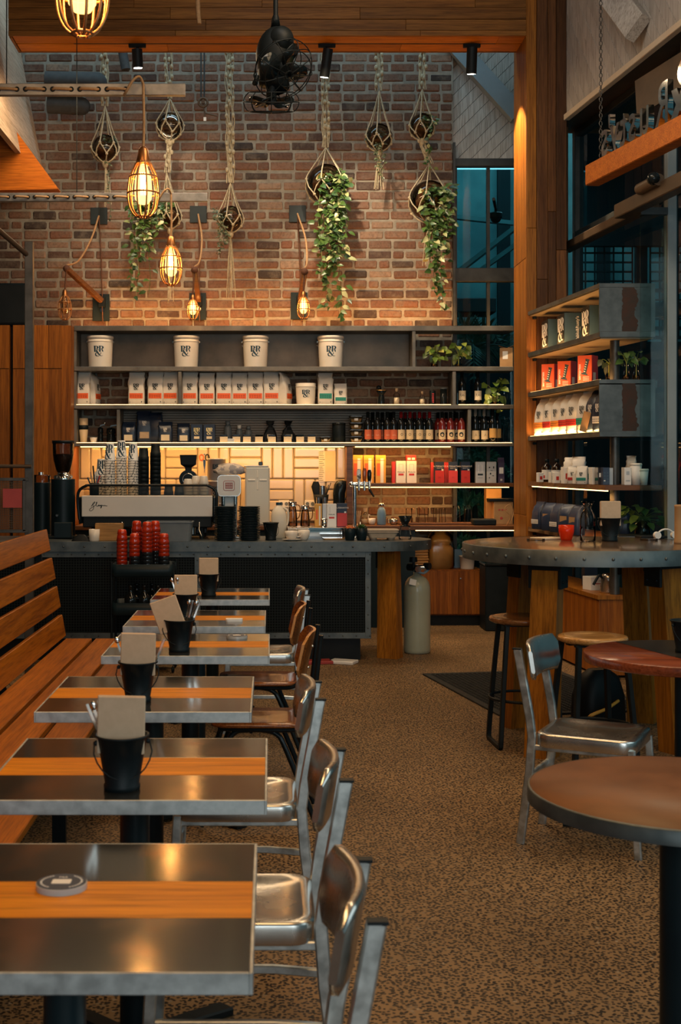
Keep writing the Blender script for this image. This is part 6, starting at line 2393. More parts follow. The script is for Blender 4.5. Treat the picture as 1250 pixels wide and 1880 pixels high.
def gjug(label, px, h):
    t = thing('glass_jug', label, 'jug', (WX(px, TYs), TYs, zt_), 0, 'smoked glass jugs on the tray stand')
    MB().lathe([(0, .003), (.038, .003), (.040, .01), (.036, h * .5), (.028, h * .8), (.034, h)], n=24).build('glass', 'smoke_glass', t)
    MB().lathe([(.034, h * .82), (.036, h), (.032, h)], n=24).build('rim', 'chrome', t)
    MB().tube(smoothpts([(.03, 0, h * .9), (.06, 0, h * .8), (.058, 0, h * .45), (.036, 0, h * .3)], 4), .005, 8).build('handle', 'smoke_glass', t)


gjug('taller smoked glass jug on the left of the tray stand', 537, .205)
gjug('shorter smoked glass jug on the tray stand beside the cartons', 560, .175)
CZ = zt_
cbk = TYs + .03
carton('amber yellow carton on the tray stand, leftmost there', (WX(584, cbk), cbk, CZ), .058, .06, .188, 'yellow_card', None, 0, [(.012, .09, .012, .16, 'white_print'), (-.012, .1, .016, .08, 'orange_print')])
o = carton('slim white carton between amber and white ones on the tray stand', (WX(596, cbk), cbk + .02, CZ), .034, .05, .188, 'silver_card')
carton('white carton with red label on the tray stand', (WX(608.5, cbk), cbk, CZ), .078, .06, .188, 'white_print', None, 0, [(0, .074, .044, .014, 'red_print'), (0, .10, .8, .016, ('MILKLAB', 'ink')), (-.015, .14, .003, .05, 'silver_card')])
carton('navy and red carton on the tray stand, rightmost there', (WX(627.5, cbk), cbk, CZ), .082, .06, .192, 'navy_card', None, 0, [(0, .058, .081, .11, 'red_print'), (0, .155, .95, .018, ('ALTERNATIVE', 'white_print')), (.026, .118, .016, .016, 'white_print')])
o = MB().lathe([(0, 0), (.024, 0), (.028, .07), (.026, .07), (.022, .01), (0, .01)], n=18).build('steel_cup', 'chrome', None, (WX(595, 10.66), 10.66, zt_))
tag(o, 'small steel cup standing before the cartons on the tray stand', 'cup')
o = MB().loft([rr(.16, .12, .01, 0), rr(.17, .13, .01, .012)], False).build('chopping_board', 'pale_stool_wood', None, (WX(612, 10.56), 10.55, ZC + .0), .1)
tag(o, 'small pale timber board lying in front of the tray stand', 'board')
# ---- on the back worktop behind
t = thing('tool_caddy', 'black caddy of barista tools on the back worktop', 'caddy', (WX(590, YK), YK + .08, Z6))
MB().box((0, 0, .10), (.12, .12, .20), .005).build('stand', 'steel_box' if 'steel_box' in M else 'grey_plastic', t)
MB().lathe([(0, .20), (.062, .20), (.075, .285), (.07, .285), (.058, .21), (0, .21)], n=24).build('cup_holder', 'black_plastic', t)
for x in (-.03, .03):
    MB().cyl((x, -.066, .20), (x, -.066, .26), .022, n=14).build('steel_cup', 'chrome', t)
MB().loft([rr(.06, .03, .012, .27, -.04), rr(.09, .03, .014, .36, -.05), rr(.05, .02, .01, .41, -.05)], True).build('brush', 'black_card', t)
MB().cyl((.01, 0, .26), (.01, 0, .37), .03, n=16).build('tamper', 'chrome', t)
for k in range(3):
    MB().cyl((.04, .0, .25), (.05 + k * .022, .0, .36 + .02 * k), .004, n=6).build('tool', 'black_metal', t)
t = thing('steam_jug', 'tall black insulated jug on the back worktop by the timber upright', 'jug', (WX(623, YK), YK + .08, Z6))
MB().loft([rr(.115, .11, .05, 0), rr(.115, .11, .05, .24), rr(.118, .11, .05, .30), rr(.125, .10, .045, .38, .015), rr(.10, .08, .03, .415, .025), rr(.03, .03, .01, .425, .02)], True).build('body', 'black_gloss', t)
MB().tube(smoothpts([(.055, -.03, .40), (.085, -.03, .36), (.075, -.03, .26), (.055, -.03, .24)], 4), .010, 8).build('handle', 'black_gloss', t)
t = thing('white_boiler', 'tall cream white appliance with recessed handles behind the dispenser', 'appliance', (WX(472.5, 12.4), 12.46, Z6))
ah = WZ(857, 12.36) - Z6
MB().box((0, 0, ah / 2), (.235, .26, ah), .014).build('body', 'appliance_white', t)
MB().box((-.01, 0, ah + .006), (.235, .25, .012), .004).build('top', 'white_print', t)
for (x, z, w_, h) in ((0, ah - .07, .012, .07), (0, ah - .175, .012, .085), (-.055, ah - .125, .07, .016), (.055, ah - .125, .07, .016)):
    MB().box((x, -.132, z), (w_, .008, h), .004).build('pull', 'white_plastic', t)
MB().box((.03, -.03, ah + .03), (.04, .04, .035), .006).build('valve', 'black_gloss', t)
tin0 = thing('tin', '', 'tin', (0, 0, 0), 0, 'grey monogram tins on the back worktop')
MB().lathe([(0, 0), (.086, 0), (.088, .003), (.088, .195), (.091, .196), (.091, .208), (0, .21)], n=32).build('body', 'silver_card', tin0)
mb = MB()
rl = .0888
logo_on(mb, .075, .08, lambda u, v: (rl * math.sin(u / rl), -rl * math.cos(u / rl), .115 + v))
mb.build('monogram', 'ink', tin0)
for k in range(3):
    lb = 'grey monogram tin beside the scissors, %s of the stack of three' % topn(2 - k, 3)
    o = tin0 if k == 0 else dup(tin0, lb)
    o['label'] = lb
    o.location = (WX(397, 12.5), 12.55, Z6 + k * .2115)

# ---- beer tap tower
TYy = 10.72
t = thing('tap_tower', 'chrome tap tower with three handles at the right of the counter', 'tap', (WX(651, TYy), TYy, ZC))
zh = WZ(889, TYy) - ZC
MB().cyl((0, 0, .012), (0, 0, zh), .016, n=18).build('column', 'chrome', t)
MB().lathe([(0, 0), (.05, 0), (.05, .012), (.03, .02), (0, .02)], n=24).build('base', 'chrome', t)
mb = MB()
mb.cyl((-.025, 0, zh), (.13, 0, zh), .020, n=18)
mb.sphere((-.025, 0, zh), .024, 14)
for x in (.03, .075, .115):
    mb.cyl((x, 0, zh), (x, -.07, zh - .005), .013, n=12)
    mb.cyl((x, -.07, zh + .03), (x, -.07, zh - .05), .011, n=12)
mb.build('manifold', 'chrome', t)
mb = MB().cyl((.115, -.075, zh - .04), (.15, -.10, zh - .10), .011, .008, 10)
mb.build('spout', 'black_gloss', t)
for x, m_, sc in ((.03, 'marble', 1.0), (.075, 'tap_amber', 1.05), (.115, 'black_gloss', .95)):
    if m_ not in M:
        mat(m_, (0.72, 0.70, 0.66) if m_ == 'marble' else (0.32, 0.075, 0.015), (0.10, 0.10, 0.10) if m_ == 'marble' else (0.24, 0.05, 0.01), 30 if m_ == 'marble' else 6, 0.15, lo=.52, hi=.6)
    MB().loft([rr(.02, .02, .008, zh + .02, x, -.07), rr(.034, .026, .011, zh + .05, x, -.07), rr(.036, .028, .012, zh + .10 * sc, x, -.07), rr(.024, .02, .009, zh + .125 * sc, x, -.07)], True).build('tap_handle', m_, t)

# ---- snack pots, egg tray, dripper
for i, (px, lb, cm) in enumerate(((642, 'black pot heaped with orange snacks on the counter', 'snack'), (663.5, 'black pot with a small dark succulent on the counter', None))):
    t = thing('pot', lb, 'pot', (WX(px, 10.4), 10.4, ZC))
    MB().lathe([(0, 0), (.030, 0), (.036, .006), (.047, .06), (.046, .10), (.042, .10), (.04, .085), (0, .085)], n=28).build('bowl', 'teal_black', t)
    mb = MB()
    if cm:
        for k in range(46):
            a, rd = random.uniform(0, 6.28), .042 * math.sqrt(random.random())
            mb.box((rd * math.cos(a), rd * math.sin(a), .094 + random.uniform(0, .028) * (1 - rd / .05)), (.026, .008, .006), .002, Euler((random.uniform(-.6, .6), random.uniform(-.6, .6), random.uniform(0, 6))).to_matrix())
        mb.build('snacks', cm, t)['kind'] = 'stuff'
    else:
        for k in range(34):
            a = k * 2.4
            rd = .012 + .028 * k / 34
            leaf(mb, (rd * .4 * math.cos(a), rd * .4 * math.sin(a), .085), (math.cos(a) * rd * 22, math.sin(a) * rd * 22, 1.1 - k / 40), (0, 0, 1), .05, .02)
        mb.build('leaves', 'dark_leaf', t)
t = thing('egg_tray', 'stack of tan moulded pulp cup trays on the counter', 'tray', (WX(701, 10.48), 10.50, ZC))
mb = MB()
mb.loft([rr(.22, .17, .02, .035), rr(.255, .20, .02, .075), rr(.265, .21, .02, .077), rr(.265, .21, .02, .084), rr(.23, .18, .02, .086)], False)
mb.build('upper_tray', 'pulp', t)
mb = MB()
mb.loft([rr(.205, .16, .02, .02), rr(.235, .185, .02, .055), rr(.26, .205, .02, .062), rr(.26, .205, .02, .068)], False)
for x in (-.07, .07):
    for y in (-.05, .05):
        mb.lathe([(0, 0), (.022, 0), (.034, .03), (.034, .05)], (x, y, 0), 14)
mb.build('lower_tray', 'pulp', t)
t = thing('coffee_dripper', 'black cone dripper on a clear glass server at the counter end', 'dripper', (WX(744, 10.5), 10.52, ZC))
MB().lathe([(0, .003), (.048, .003), (.052, .012), (.046, .06), (.036, .10), (.038, .105)], n=28).build('server', 'clear_glass', t)
MB().tube(smoothpts([(.04, 0, .09), (.075, 0, .08), (.07, 0, .04), (.05, 0, .025)], 4), .004, 8).build('handle', 'clear_glass', t)
MB().lathe([(0, .106), (.045, .106), (.045, .112), (.024, .116), (.026, .125), (.058, .19), (.055, .19), (.02, .125), (0, .12)], n=28).build('cone', 'black_gloss', t)

# ---- on the tiles
o = MB().box((0, 0, 0), (.115, .001, .30)).build('menu_sheet', 'cream_paper', None, (WX(605, 12.83), YB - .012, WZ(856, 12.83)))
tag(o, 'large plain cream paper sheet stuck on the tiles', 'paper')
t = thing('order_list', 'narrow printed list stuck on the tiles', 'paper', (WX(591, 12.83), YB - .014, WZ(856, 12.83)))
MB().box((0, 0, 0), (.065, .001, .30)).build('sheet', 'bag_white', t)
mb = MB()
for k in range(16):
    w_ = random.uniform(.03, .055)
    mb.box((-.028 + w_ / 2, -.001, .14 - k * .0185), (w_, .001, .004))
mb.build('printing', 'ink', t)
for i, px in enumerate((521, 569)):
    t = thing('power_outlet', 'white double power outlet on the tiles, %s of two' % ['left', 'right'][i], 'outlet', (WX(px, 12.83), YB - .012, WZ(925, 12.83)), 0, 'power outlets on the tiles')
    MB().box((0, 0, 0), (.105, .014, .07), .004).build('plate', 'white_print', t)
    for x in (-.026, .026):
        MB().cyl((x, -.006, 0), (x, -.010, 0), .018, n=18).build('socket', 'grey_plastic', t)
t = thing('scissors', 'scissors with orange handles hanging on the tiles', 'scissors', (WX(375, 12.8), YB - .02, WZ(850, 12.8)))
for s_ in (-1, 1):
    mb = MB()
    mb.torus((s_ * .028, 0, .055), .024, .005, 18, 6, Matrix.Rotation(math.pi / 2, 3, 'X'), .8, 1.2)
    mb.build('handle', 'orange_print' if s_ < 0 else 'black_plastic', t)
    MB().prism([(s_ * .012, .03), (-s_ * .002, .03), (-s_ * .004, -.11), (s_ * .010, -.02)], -.002 * s_, .002 * s_ + .001, 'xz').build('blade', 'chrome', t)
MB().cyl((0, -.004, .085), (0, .02, .085), .006, n=8).build('hook', 'chrome', t)
# ------------------------------------------------------------------ right hand display shelving
RF, RN = 11.12, 9.35


def re(y, off=0.0):
    """left edge of the right shelving at depth y"""
    return 2.195 + .0905 * (11.14 - y) + off


RZ = dict(a=WZ(572.5, RF), b=WZ(648, RF), c=WZ(721, RF), d=WZ(801.5, RF), e=WZ(884, RF), f=WZ(967, RF))
SD = .40
def slant_lamp(par, a, b_, d, power):
    a, b_, d = Vector(a), Vector(b_), Vector(d).normalized()
    l = bpy.data.lights.new('strip_glow', 'AREA')
    l.shape, l.size, l.size_y, l.energy, l.color = 'RECTANGLE', (b_ - a).length, .012, power, (1.0, .50, .15)
    o = bpy.data.objects.new('strip_glow', l)
    C.objects.link(o)
    o.parent = par
    x = (b_ - a).normalized()
    zz = -d
    y = zz.cross(x).normalized()
    x = y.cross(zz)
    mt = Matrix((x, y, zz)).transposed().to_4x4()
    mt.translation = (a + b_) / 2
    o.matrix_local = mt


t = thing('display_shelving', 'steel and timber display shelving along the right-hand windows', 'shelves', (0, 0, 0))
for k, m_, th in (('a', 'end_steel', .030), ('b', 'end_steel', .036), ('c', 'end_steel', .036), ('d', 'end_steel', .036), ('e', 'shelf_wood', .036), ('f', 'shelf_wood', .036)):
    z = RZ[k]
    nr = RN if k not in 'ef' else RN - .12
    mb = MB()
    mb.loft([[(re(RF), RF, z - th), (re(nr), nr, z - th), (re(nr) + SD, nr, z - th), (re(RF) + SD - .04, RF, z - th)], [(re(RF), RF, z), (re(nr), nr, z), (re(nr) + SD, nr, z), (re(RF) + SD - .04, RF, z)]], False)
    mb.build('shelf', m_, t)
    if k in 'abc':
        mb = MB()
        mb.loft([[(re(RF, .012), RF, z - th - .010), (re(nr, .012), nr + .012, z - th - .010), (re(nr) + SD - .01, nr + .012, z - th - .010), (re(RF) + SD - .06, RF, z - th - .010)], [(re(RF, .012), RF, z - th - .0005), (re(nr, .012), nr + .012, z - th - .0005), (re(nr) + SD - .01, nr + .012, z - th - .0005), (re(RF) + SD - .06, RF, z - th - .0005)]], False)
        mb.build('shelf_lining', 'shelf_lining', t)
    if k in 'bcd':
        mb = MB()
        mb.bar([(re(RF, .020), RF - .02, z + .002), (re(nr, .020), nr + .05, z + .002)], .004, .008, (0, 0, 1))
        slant_lamp(mb.build('strip_light', 'led_right', t), (re(RF, .02), RF - .02, z + .010), (re(nr, .02), nr + .05, z + .010), (.55, .05, 1), dict(b=3.2, c=3.2, d=5.0)[k])
    if k in 'e':
        mb = MB()
        mb.bar([(re(RF, .03), RF - .04, z - th - .005), (re(nr, .03), nr + .05, z - th - .005)], .008, .010, (0, 0, 1))
        slant_lamp(mb.build('strip_light', 'led_strip', t), (re(RF, .03), RF - .04, z - th - .014), (re(nr, .03), nr + .05, z - th - .014), (.4, .1, -1), 4.5)
    mb = MB()
    mb.box((re(RF) + .055, RF - .004, z - th - .022), (.03, .03, .022), .003)
    mb.build('bracket', 'black_metal', t)
for hi, lo in (('a', 'b'), ('c', 'd')):
    mb = MB()
    xa, xb = re(RN), re(RN) + SD
    xr0, xr1 = xa + .165, xa + .265
    z0, z1 = RZ[lo] - .0, RZ[hi] - .028
    mb.box(((xa + xb) / 2, RN + .006, (z0 + z1) / 2), (xb - xa, .012, z1 - z0))
    mb.box(((xa + xb) / 2, RN - .002, z0 - .016), (xb - xa, .012, .042), .002)
    mb.mi = 1
    k = 26
    L = [(xr0 + random.uniform(-.006, .006), z0 + (z1 - z0) * i / k) for i in range(k + 1)]
    R_ = [(xr1 + .012 * math.sin(i * .4) + random.uniform(-.008, .008), z0 + (z1 - z0) * i / k) for i in range(k + 1)]
    for i in range(k):
        mb.add([(L[i][0], RN - .0015, L[i][1]), (R_[i][0], RN - .0015, R_[i][1]), (R_[i + 1][0], RN - .0015, R_[i + 1][1]), (L[i + 1][0], RN - .0015, L[i + 1][1])], [(0, 1, 2, 3)])
    mb.build('end_panel', ['end_steel', 'rust'], t)
cxp, cyp = WX(1131, 9.46), 9.50
MB().cyl((cxp, cyp, WZ(1093, 9.42) + .001), (cxp, cyp, RZ['b'] - .036), .034, n=20).build('pipe_column', 'post_steel', t)

# monogram boxes on the upper shelf
for i, (pl, pf, pr, y) in enumerate(((993, 1006, 1022, 10.72), (1021, 1036, 1066, 10.28), (1066, 1082, 1100, 9.78))):
    xf, wf = WX(pf, y), .135
    d = .25
    t = thing('gift_box', 'dark teal monogram box on the upper right shelf, %s' % ['farthest of three', 'middle of three', 'nearest of three'][i], 'box', (xf + wf / 2, y + d / 2, RZ['b'] + .0005), 0, 'monogram boxes on the upper right shelf')
    h = .245
    MB().box((0, 0, h / 2), (wf, d, h), .002).build('carton', 'teal_card', t)
    MB().box((-wf / 2 - .0008, 0, h / 2), (.0016, d - .004, h - .004)).build('side_face', 'black_card', t)
    mb = MB()
    logo_on(mb, d * .86, h * .74, lambda u, v: (-wf / 2 - .003, -u, h * .52 + v))
    mb.build('monogram', 'white_print', t)
    text_obj("Pablo&Rusty's", .034, 'white_print', t, (.035, -d / 2 - .001, h * .5), (math.pi / 2, -math.pi / 2, 0), .0003, 'printing', bold=.0008)
    text_obj('coffee', .012, 'white_print', t, (.056, -d / 2 - .001, h * .5), (math.pi / 2, -math.pi / 2, 0), .0003, 'printing')

# coral press boxes on the second shelf
for i, (pm, y) in enumerate(((1012, 10.90), (1042, 10.58), (1080, 10.02))):
    t = thing('press_box', 'coral coffee press box on the right shelf, %s' % ['farthest of three', 'middle of three', 'nearest of three'][i], 'box', (WX(pm, y), y + .02, RZ['c'] + .0005), math.radians(-38), 'coral coffee press boxes')
    w_, d, h = .115, .115, .225
    MB().box((0, 0, h / 2), (w_, d, h), .002).build('carton', 'coral_card', t)
    MB().box((w_ / 2 + .0006, 0, h / 2), (.0012, d - .004, h - .004)).build('side_face', 'red_print', t)
    mb = MB()
    mb.T = Matrix.Translation((.012, -d / 2 - .002, .135)) @ Matrix.Rotation(.22, 4, 'Y')
    mb.box((0, 0, 0), (.026, .002, .10), .0)
    mb.box((0, 0, -.055), (.05, .002, .012))
    mb.box((0, 0, .056), (.034, .002, .01))
    mb.build('press_picture', 'teal_card', t)
    mb = MB()
    mb.T = Matrix.Translation((.012, -d / 2 - .0035, .135)) @ Matrix.Rotation(.22, 4, 'Y')
    for k in range(5):
        mb.box((-.004, 0, -.035 + k * .018), (.012, .001, .008))
    mb.build('press_highlights', 'white_print', t)
    text_obj('aeropress', .030, 'white_print', t, (-w_ * .36, -d / 2 - .001, h * .44), (math.pi / 2, -math.pi / 2, 0), .0003, 'printing', bold=.0006)
    mb = MB()
    for k in range(3):
        mb.box((.012, -d / 2 - .001, .035 + k * .012), (.05, .001, .004))
    mb.box((w_ / 2 + .0015, -.01, .06), (.001, .045, .07))
    mb.build('printing', 'white_print', t)

# bags on the third shelf, fronts turned to the room
y4 = [(989, 10.95, 'amber_print', 'bag_white', 'white bag with amber band, farthest on the right-hand bag shelf'), (1001, 10.72, 'red_print', 'bag_white', 'white bag with red band, second farthest on the right-hand bag shelf'),
      (1016, 10.50, 'amber_print', 'bag_white', 'white bag with amber band, third on the right-hand bag shelf'), (1029, 10.30, 'red_print', 'bag_white', 'white bag with red band partly hidden behind a larger bag'),
      (1044, 10.10, 'red_print', 'bag_white', 'large white bag with red band in the middle of the bag shelf'), (1066, 9.86, 'green_print', 'bag_white', 'white bag with green band on the right-hand bag shelf'),
      (1084, 9.66, None, 'bag_navy', 'navy bag behind the wooden tag on the right-hand bag shelf'), (1092, 9.50, 'bag_white', 'bag_navy', 'navy bag with white label beside the steel end panel')]
for i, (px, y, band, body, lb) in enumerate(y4):
    bag(lb, (max(WX(px, y), re(y) + .085), y, RZ['d'] + .0005), math.radians(-70 + random.uniform(-7, 7)), .15 if i != 4 else .165, .315, .11, body, band, 'ink' if body == 'bag_white' else 'bag_white', 'bags on the right-hand shelf')
o = MB().box((0, 0, .075), (.055, .008, .15), .002, Matrix.Rotation(.25, 3, 'Y')).build('wooden_tag', 'cardboard', None, (WX(1074, 9.62), 9.62, RZ['d'] + .004), .1)
tag(o, 'brown printed card leaning against the navy bag on the right shelf', 'card')

# small goods on the dark timber shelf
def brownbottle(px, y, lb, band):
    t = thing('syrup_bottle', lb, 'bottle', (WX(px, y), y, RZ['e'] + .0005), 0, 'brown bottles on the right-hand shelf')
    MB().lathe([(0, 0), (.040, 0), (.043, .006), (.043, .115), (.034, .135), (.016, .15), (.015, .165)], n=24).build('glass', 'brown_bottle', t)
    MB().lathe([(0, .163), (.018, .163), (.018, .19), (0, .191)], n=18).build('cap', 'black_plastic', t)
    l = MB().lathe([(.0436, .02), (.0436, .10)], n=16, a0=math.radians(160), a1=math.radians(330)).build('label', 'white_print', t)
    MB().lathe([(.0442, .03), (.0442, .055)], n=6, a0=math.radians(200), a1=math.radians(235)).build('label_mark', band, l)


brownbottle(1004, 10.86, 'brown syrup bottle with red mark, farthest of three', 'red_print')
brownbottle(1022, 10.52, 'brown syrup bottle with green mark, middle of three', 'green_print')
brownbottle(1039, 10.26, 'brown syrup bottle with red mark, nearest of three', 'red_print')


def smallbox(px, y, w_, d, h, band, lb, rz=0, base='white_print'):
    return carton(lb, (WX(px, y), y, RZ['e'] + .0005), w_, d, h, base, 'small cartons on the right-hand shelf', rz, [(0, h * .45, w_ * .5, h * .35, band)] if band else None)


smallbox(991, 10.72, .042, .05, .078, 'red_print', 'tiny white carton with red mark, farthest on the dark shelf', .2)
smallbox(1013, 10.38, .040, .05, .085, 'green_print', 'tiny white carton with green mark between the brown bottles', .2)
smallbox(1021, 10.18, .045, .05, .085, 'red_print', 'tiny white carton with red mark before the brown bottles', .2)
smallbox(1038, 9.98, .050, .06, .125, 'red_print', 'taller white carton with red mark on the dark shelf', .2)
smallbox(1058, 9.80, .042, .05, .080, 'green_print', 'small white carton with green mark at the shelf middle', .2)
smallbox(1078, 9.72, .05, .06, .125, 'green_print', 'taller white carton with green mark on the dark shelf', .2)
smallbox(1090, 9.60, .05, .08, .125, None, 'plain white carton left of the brown printed one', .1)
carton('brown and white printed carton on the dark shelf', (WX(1099, 9.46), 9.46, RZ['e'] + .0005), .035, .10, .125, 'brown_bottle', None, 0, [(0, .07, .02, .03, 'white_print')])
t = carton('navy patterned carton left of the pipe column', (WX(1109.5, 9.40), 9.40, RZ['e'] + .0005), .048, .10, .125, 'bag_blue', None, 0, [(-.012, .03 + .022 * 0, .012, .008, 'white_print')] + [(-.011 + .022 * (k % 2), .02 + .022 * (k // 2), .011, .009, 'teal_card') for k in range(8)])
carton('pale carton beside the navy patterned one', (WX(1118.5, 9.44), 9.44, RZ['e'] + .0005), .028, .10, .122, 'silver_card')
for i, (px, y, h) in enumerate(((1048, 10.08, .20), (1062, 9.92, .205), (1052, 9.86, .135), (1068, 9.68, .135))):
    bag('small white coffee bag on the dark shelf, %s' % ['rear left of four', 'rear right of four', 'front left of four', 'front right of four'][i], (WX(px, y), y, RZ['e'] + .0005), math.radians(-25), .105 if h > .15 else .085, h, .06, 'bag_white', 'red_print' if i % 2 == 0 else 'green_print', 'ink', 'small white bags on the dark shelf', False, lsize=.3)
carton('white carton with printed panel right of the pipe column', (WX(1151, 9.36), 9.38, RZ['e'] + .0005), .05, .08, .125, 'white_print', None, 0, [(0, .085, .022, .026, 'silver_card'), (0, .03, .03, .01, 'silver_card')])
for i, (px, y, h, r) in enumerate(((1167, 9.36, .14, .042), (1182, 9.33, .10, .032))):
    t = thing('takeaway_cup', 'white takeaway cup right of the pipe column, %s' % ['larger one', 'smaller one'][i], 'cup', (WX(px, y), y, RZ['e'] + .0005))
    MB().lathe([(0, 0), (r * .72, 0), (r, h), (0, h)], n=24).build('cup', 'white_print', t)
    MB().lathe([(0, h), (r * 1.06, h), (r * 1.06, h + .008), (r * .95, h + .016), (0, h + .014)], n=24).build('lid', 'white_plastic', t)
bag('white paper bag standing behind the larger takeaway cup', (WX(1160, 9.5), 9.52, RZ['e'] + .0005), math.radians(-20), .07, .21, .05, 'bag_white', None, None, None, False)

# plant cuttings on the coral box shelf
for i, (px, y) in enumerate(((1118, 9.56), (1150, 9.46), (1168, 9.5))):
    vase('leaf cutting in clear glass on the right shelf, %s' % ['left of the pipe', 'right of the pipe', 'nearest the window'][i], (WX(px, y), y, RZ['c'] + .0005), .028, .12, 7, .09, .075, 'moss' if i == 0 else 'dark_leaf')

# goods on the lowest shelf
for i, (px, y) in enumerate(((990, 10.72), (1009, 10.48), (1024, 10.24), (1041, 10.02), (1058, 9.82))):
    t = bag('navy coffee bag on the lowest right shelf, %s' % nth(i, 5), (WX(px, y), y, RZ['f'] + .0005), math.radians(-70 + 10 * (i % 2)), .125, .225, .085, 'bag_blue', 'bag_white' if i in (0, 2) else None, None, 'navy bags on the lowest right shelf', True)
    if i in (1, 3, 4):
        MB().box((0, -.04, .07), (.075, .003, .13)).build('kraft_label', 'cardboard', t)
t = thing('laptop', 'slim dark laptop lying on the lowest right shelf', 'laptop', (WX(1165, 9.42), 9.42, RZ['f'] + .0005), .05)
MB().box((0, 0, .010), (.30, .20, .018), .004).build('base', 'grey_plastic', t)
MB().box((0, 0, .0225), (.30, .20, .006), .002).build('lid', 'black_plastic', t)
t = thing('potted_pothos', 'leafy green plant in a glass jar on the lowest right shelf', 'plant', (WX(1180, 9.62), 9.62, RZ['f'] + .0005))
MB().lathe([(0, .003), (.055, .003), (.06, .02), (.055, .11), (.04, .12)], n=22).build('jar', 'smoke_glass', t)
mb, ms = MB(), MB()
for k in range(34):
    a = random.uniform(0, 6.28)
    rd = random.uniform(.05, .17)
    tp = Vector((math.cos(a) * rd, math.sin(a) * rd * .5 - .03, .13 + random.uniform(-.02, .13) - rd * .2))
    ms.tube(smoothpts([(0, 0, .05), (0, 0, .13), tp], 3), .002, 5)
    leaf(mb, tp, (math.cos(a), math.sin(a) * .5 - .4, random.uniform(-.9, .1)), (0, -.4, 1), random.uniform(.06, .095), .06)
ms.build('stems', 'dark_leaf', t)
mb.build('leaves', 'dark_leaf', t)
bag('dark navy bag behind the pail on the lowest right shelf', (WX(1140, 9.6), 9.62, RZ['f'] + .0005), -.3, .13, .20, .07, 'bag_navy', None, None)

# things on the bar table
def onbar(px, y):
    return (WX(px, y), y, BZ_ + .0005)


t = thing('tumbler', 'ribbed red glass tumbler on the round bar table', 'glass', onbar(1039.5, 7.62))
mb = MB()
n = 36
prof = [(0, .006), (.026, .002), (.030, 0), (.034, .01), (.043, .05), (.045, .088), (.041, .088), (.038, .05), (.03, .014), (0, .012)]
vs, fs = [], []
for r, z in prof:
    for j in range(n):
        a = 2 * math.pi * j / n
        q = r * (1 + (.035 if j % 2 else -.0) * (.01 < z < .08 and r > .03))
        vs.append((q * math.cos(a), q * math.sin(a), z))
for i in range(len(prof) - 1):
    for j in range(n):
        fs.append((i * n + j, i * n + (j + 1) % n, (i + 1) * n + (j + 1) % n, (i + 1) * n + j))
mb.add(vs, fs, True)
mb.build('glass', 'red_glass', t)
MB().lathe([(0, .013), (.029, .013), (.036, .05), (0, .05)], n=24).build('drink', 'red_glass', t)
t = thing('carafe', 'clear glass water carafe on the round bar table', 'carafe', onbar(1079, 7.5))
MB().lathe([(0, .006), (.036, .004), (.040, 0), (.044, .008), (.044, .135), (.038, .158), (.022, .180), (.020, .19), (.028, .215), (.036, .228), (.034, .228), (.018, .19), (.036, .156), (.042, .134)], n=32).build('glass', 'clear_glass', t)
MB().lathe([(0, .008), (.0405, .008), (.0415, .085), (0, .085)], n=28).build('water', 'water', t)
o = thing('pepper_mill', 'tall tan turned pepper mill at the right edge of the bar table', 'mill', onbar(1248, 7.3))
MB().lathe([(0, 0), (.032, 0), (.033, .01), (.030, .03), (.029, .20), (.031, .205), (.031, .212), (.027, .216), (0, .218)], n=24).build('body', 'cardboard', o)
t = thing('headphones', 'white headphones lying on the far side of the bar table', 'headphones', onbar(1222, 7.75), .2)
mb = MB()
mb.tube([(.055 * math.cos(a), 0, .012 + .045 * math.sin(a)) for a in [math.pi * k / 12 for k in range(13)]], .005, 8)
mb.build('band', 'white_print', t)
for sx in (-1, 1):
    MB().cyl((sx * .055, -.012, .022), (sx * .055, .012, .022), .021, n=16).build('ear_cup', 'white_print', t)
o = MB().box((0, 0, .006), (.16, .11, .012), .002).build('notebook', 'black_card', None, onbar(1195, 7.85), .1)
tag(o, 'dark notebook lying at the far edge of the bar table', 'notebook')
o = MB().box((0, 0, .005), (.16, .10, .010), .002).build('menu_book', 'cream_paper', None, onbar(1002, 7.72), .5)
tag(o, 'pale booklet lying behind the red tumbler on the bar table', 'booklet')

# low timber cabinet under the windows, seen below the bar table
KT = WZ(1093, 9.42)
kx = lambda y, off=0.0: re(y) + .02 + off
t = thing('window_cabinet', 'low timber cabinet under the right windows behind the bar table', 'cabinet', (0, 0, 0))
mb = MB()
mb.loft([[(kx(11.1), 11.1, z), (kx(9.42), 9.42, z), (kx(9.42) + .42, 9.42, z), (kx(11.1) + .3, 11.1, z)] for z in (.02, KT - .03)], False)
mb.build('carcass', 'cabinet_wood', t)
mb = MB()
mb.loft([[(kx(11.1, -.01), 11.1, z), (kx(9.41, -.01), 9.41, z), (kx(9.41) + .42, 9.41, z), (kx(11.1) + .3, 11.1, z)] for z in (KT - .03, KT)], False)
mb.build('top', 'leg_wood', t)
t = thing('pouring_kettle', 'brushed steel ribbed kettle with black handle on the window cabinet', 'kettle', (WX(1118, 9.6), 9.62, KT))
MB().lathe([(0, 0), (.062, 0), (.064, .01), (.058, .04), (.060, .045), (.054, .08), (.056, .085), (.048, .125), (.04, .14), (0, .145)], n=28).build('body', 'brushed_aluminium', t)
MB().tube(smoothpts([(-.05, -.02, .11), (-.075, -.03, .13), (-.11, -.04, .08), (-.12, -.04, .06)], 4), .010, 8).build('handle', 'black_plastic', t)
carton('white printed box on the window cabinet beside the kettle', (WX(1091, 9.85), 9.85, KT), .13, .12, .10, 'white_print', None, .3, [(0, .05, .06, .006, 'tape'), (.02, .07, .04, .003, 'ink')])
